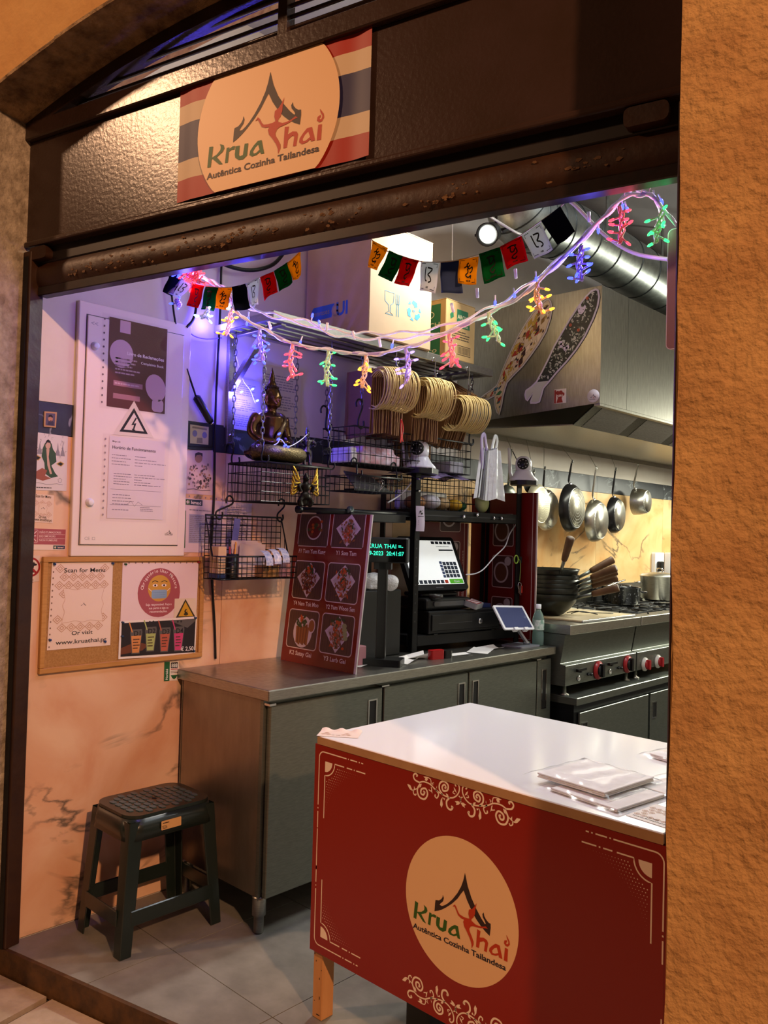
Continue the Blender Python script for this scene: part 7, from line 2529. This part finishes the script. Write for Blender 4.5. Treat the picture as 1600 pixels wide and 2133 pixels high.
FS = thing('fairy_light_string', 'upper twisted clear cord of fairy lights with scattered blue bulbs', 'fairy lights')
UP_ = [(1385, 470), (1368, 420), (1345, 402), (1310, 402), (1270, 440), (1230, 480), (1180, 530), (1120, 580), (1060, 625), (1000, 655), (930, 682), (860, 695), (800, 698), (740, 697), (690, 690), (640, 672), (585, 660), (540, 648), (505, 630), (484, 615), (468, 600), (430, 580), (392, 565)]
base = cr([G(*q) for q in UP_], 6)
for ph, o in ((0, .004), (pi, .004)):
    m = MB()
    q = []
    for i, p in enumerate(base):
        a = i * .85 + ph
        q.append(p + Vector((0, 0, 1)) * (math.sin(a) * .0045) + FN * (math.cos(a) * .0045) + Vector((0, 0, -.010 if ph else .006)) * math.sin(pi * i / len(base)) ** 2)
    m.tube(q, .0036, 6)
    m.build('cord', FLEX, FS)


def bulb(par, p, d, c, r=.0032, L=.018):
    p = Vector(p); d = Vector(d).normalized()
    b = MB().tube([p, p + d * L], .0022, 5).build('bulb_stem', FLEX, par)
    MB().tube([p + d * (L - .002), p + d * L, p + d * (L + .008), p + d * (L + .012)], [r * .9, r * 1.15, r * 1.1, r * .3], 7).build('bulb', LED[c], b)


for px, py, dx, dy in ((1296, 413, .1, -1), (1302, 420, .3, -1), (1247, 463, 0, -1), (1361, 396, .2, -1), (1372, 404, .4, -1), (1116, 565, .1, -1), (1070, 600, .15, -1), (1032, 615, 0, -1), (820, 705, -.2, -1), (668, 685, -.3, 1), (630, 700, -.4, -1), (648, 672, .2, 1), (518, 650, 0, -1), (516, 660, -.1, -1)):
    bulb(FS, G(px, py, -.185), FD * dx + Vector((0, 0, dy)), 'b')
for px, py, dx, dy in ((1228, 462, -.1, 1), (1075, 580, -.1, 1), (995, 620, -.1, 1), (945, 650, -.3, 1), (735, 690, .3, -1), (790, 705, .2, -1), (680, 690, .1, 1), (560, 670, .4, -1)):
    p = G(px, py, -.185)
    MB().tube([p, p + (FD * dx + Vector((0, 0, dy))).normalized() * .026], [.004, .0045], 6).build('bulb', FLEX, FS)

FS2 = thing('fairy_light_string', 'lower cord of fairy lights with hanging coloured bulb clusters', 'fairy lights')
LO = [(1410, 470), (1385, 440), (1362, 412), (1335, 405), (1300, 412), (1260, 448), (1215, 495), (1165, 545), (1120, 588), (1075, 625), (1024, 648), (980, 672), (938, 690), (890, 710), (845, 723), (800, 735), (757, 738), (715, 733), (680, 728), (640, 722), (605, 714), (570, 697), (545, 682), (515, 668), (490, 645), (480, 620), (455, 600), (425, 580), (400, 566)]
base2 = cr([G(*q, -.165) for q in LO], 6)
MB().tube([p + FN * .003 * math.sin(i) for i, p in enumerate(base2)], .0042, 6).build('cord', FLEX, FS2)
MB().tube([p + Vector((0, 0, .006 * math.sin(i * .6))) for i, p in enumerate(base2)], .003, 6).build('cord', FLEX, FS2)
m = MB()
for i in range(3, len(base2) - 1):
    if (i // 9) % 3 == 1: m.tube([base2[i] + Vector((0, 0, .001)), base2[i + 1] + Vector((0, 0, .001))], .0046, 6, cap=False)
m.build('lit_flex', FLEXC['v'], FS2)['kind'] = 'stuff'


def cluster(px0, py0, px1, py1, c, n, label, seed, o=-.165, spread=1.):
    a, b = G(px0, py0, o), G(px1, py1, o)
    rf = random.Random(seed)
    L = (b - a).length
    m = MB()
    for k in range(3):
        pts = []
        for i in range(9):
            f = i / 8
            q = a.lerp(b, f)
            an = f * 9 + k * 2.1
            w = (.003 + .004 * math.sin(pi * f)) * spread
            pts.append(q + FD * (math.cos(an) * w) + FN * (math.sin(an) * w) + FD * .006 * math.sin(f * 4 + seed))
        m.tube(cr(pts, 3), .0027, 5)
    p = m.build('bulb_cluster', FLEXC[c], FS2)
    lab(p, label)
    for k in range(n):
        f = .12 + .88 * (k + .5) / n
        q = a.lerp(b, min(f, 1))
        s = -1 if k % 2 else 1
        d = FD * s * rf.uniform(.4, 1) + Vector((0, 0, rf.uniform(-.8, .35))) + FN * rf.uniform(-.3, .6)
        d.normalize()
        l = rf.uniform(.014, .028) * spread
        b_ = MB().tube([q, q + d * l], .0026, 5).tube([q + d * (l - .002), q + d * l, q + d * (l + .008), q + d * (l + .012)], [.003, .0036, .0034, .0012], 6, 1).build('bulb', [FLEXC[c], LED[c]], p)
    return (a + b) / 2


LEDL = {'b': (.13, .10, 1), 'r': (1, .12, .2), 'g': (.15, 1, .35), 'o': (1, .5, .12), 'v': (.40, .32, 1), 'c': (.40, .20, 1)}
CLU = [(1290, 430, 1295, 508, 'r', 8, 'red lit cluster'), (1374, 430, 1372, 505, 'g', 8, 'green lit cluster'), (1207, 512, 1214, 585, 'b', 10, 'blue lit cluster under duct'), (1120, 588, 1128, 655, 'o', 9, 'amber lit cluster above sardine magnet'), (1022, 650, 1035, 712, 'g', 7, 'violet and green cluster'), (940, 695, 938, 765, 'r', 9, 'red lit cluster over coconut carton'),
       (846, 725, 848, 798, 'v', 8, 'violet cluster over kraft bags'), (760, 740, 758, 808, 'o', 9, 'amber lit cluster'), (681, 730, 685, 805, 'g', 9, 'green lit cluster'), (609, 716, 608, 788, 'r', 9, 'red lit cluster right of statue'), (543, 685, 545, 755, 'b', 12, 'pale blue cluster above statue'), (487, 640, 468, 700, 'o', 8, 'warm cluster near the wall cable'),
       (486, 612, 487, 640, 'c', 6, 'pale blue cluster behind flags'), (432, 640, 424, 664, 'c', 7, 'pale cluster under green flag'), (404, 566, 418, 590, 'r', 12, 'tangled pink cluster under shutter'), (390, 560, 404, 582, 'r', 10, 'second tangled pink cluster under shutter'), (372, 560, 396, 566, 'b', 8, 'blue cluster under shutter'), (372, 622, 370, 640, 'b', 3, 'blue bulb pair by the panel')]
for i, (a, b, c, d, col, n, lb) in enumerate(CLU):
    o = -.165 if a > 460 else -.13
    p = cluster(a, b, c, d, col, n, lb, i, o, 1.0 if a > 420 else 1.3)
    lamp('fairy_glow', 'POINT', p + FN * -.03, {'b': 1.0, 'v': .5, 'r': .3, 'g': .10, 'o': .15, 'c': 1.1}[col] * (3.0 if col == 'b' and 500 < a < 560 else 1), LEDL[col], .02)
MB().tube([G(1310, 404, -.17), G(1318, 378, -.08)], .0012, 4).tube([G(1335, 404, -.17), G(1345, 372, -.08)], .0012, 4).tube([G(1300, 410, -.17), G(1306, 380, -.08)], .0012, 4).tube([G(1352, 400, -.17), G(1362, 368, -.08)], .0012, 4).build('tie_thread', C('#d8c8e0', .5), FS2)
# blue bulbs laid on the statue and along the wall behind it
FS3 = thing('statue_light_string', 'blue bulbs on clear wire draped over golden statue lap and wall', 'fairy lights')
pts = [gx(640, 905, .27), gx(622, 920, .28), gx(600, 930, .29), gx(585, 915, .285), (gx(575, 925, .285)), gx(545, 935, .27), gx(530, 925, .25)]
MB().tube(cr(pts, 5), .0022, 5).build('wire', FLEX, FS3)
for px, py, X in ((578, 906, .29), (576, 917, .29), (590, 930, .295), (596, 934, .295), (597, 940, .295)): bulb(FS3, gx(px, py, X), (.5, .2, .3), 'b', .0038, .006)
pts = [gx(492, 742, .03), gx(500, 770, .03), gx(508, 795, .03), gx(521, 812, .03), gx(528, 830, .03), gx(532, 840, .03)]
MB().tube(cr(pts, 5), .002, 5).build('wire', FLEX, FS3)
for px, py in ((523, 812), (533, 836), (500, 818)): bulb(FS3, gx(px, py, .03), (.6, .3, .3), 'c', .004, .004)
for px, py, X, e in ((505, 815, .06, 3.2), (525, 838, .06, 2.0), (432, 672, .045, 2.0), (485, 735, .06, 1.5), (585, 925, .34, .35)): lamp('fairy_glow', 'POINT', gx(px, py, X), e, (.08, .06, 1), .02)
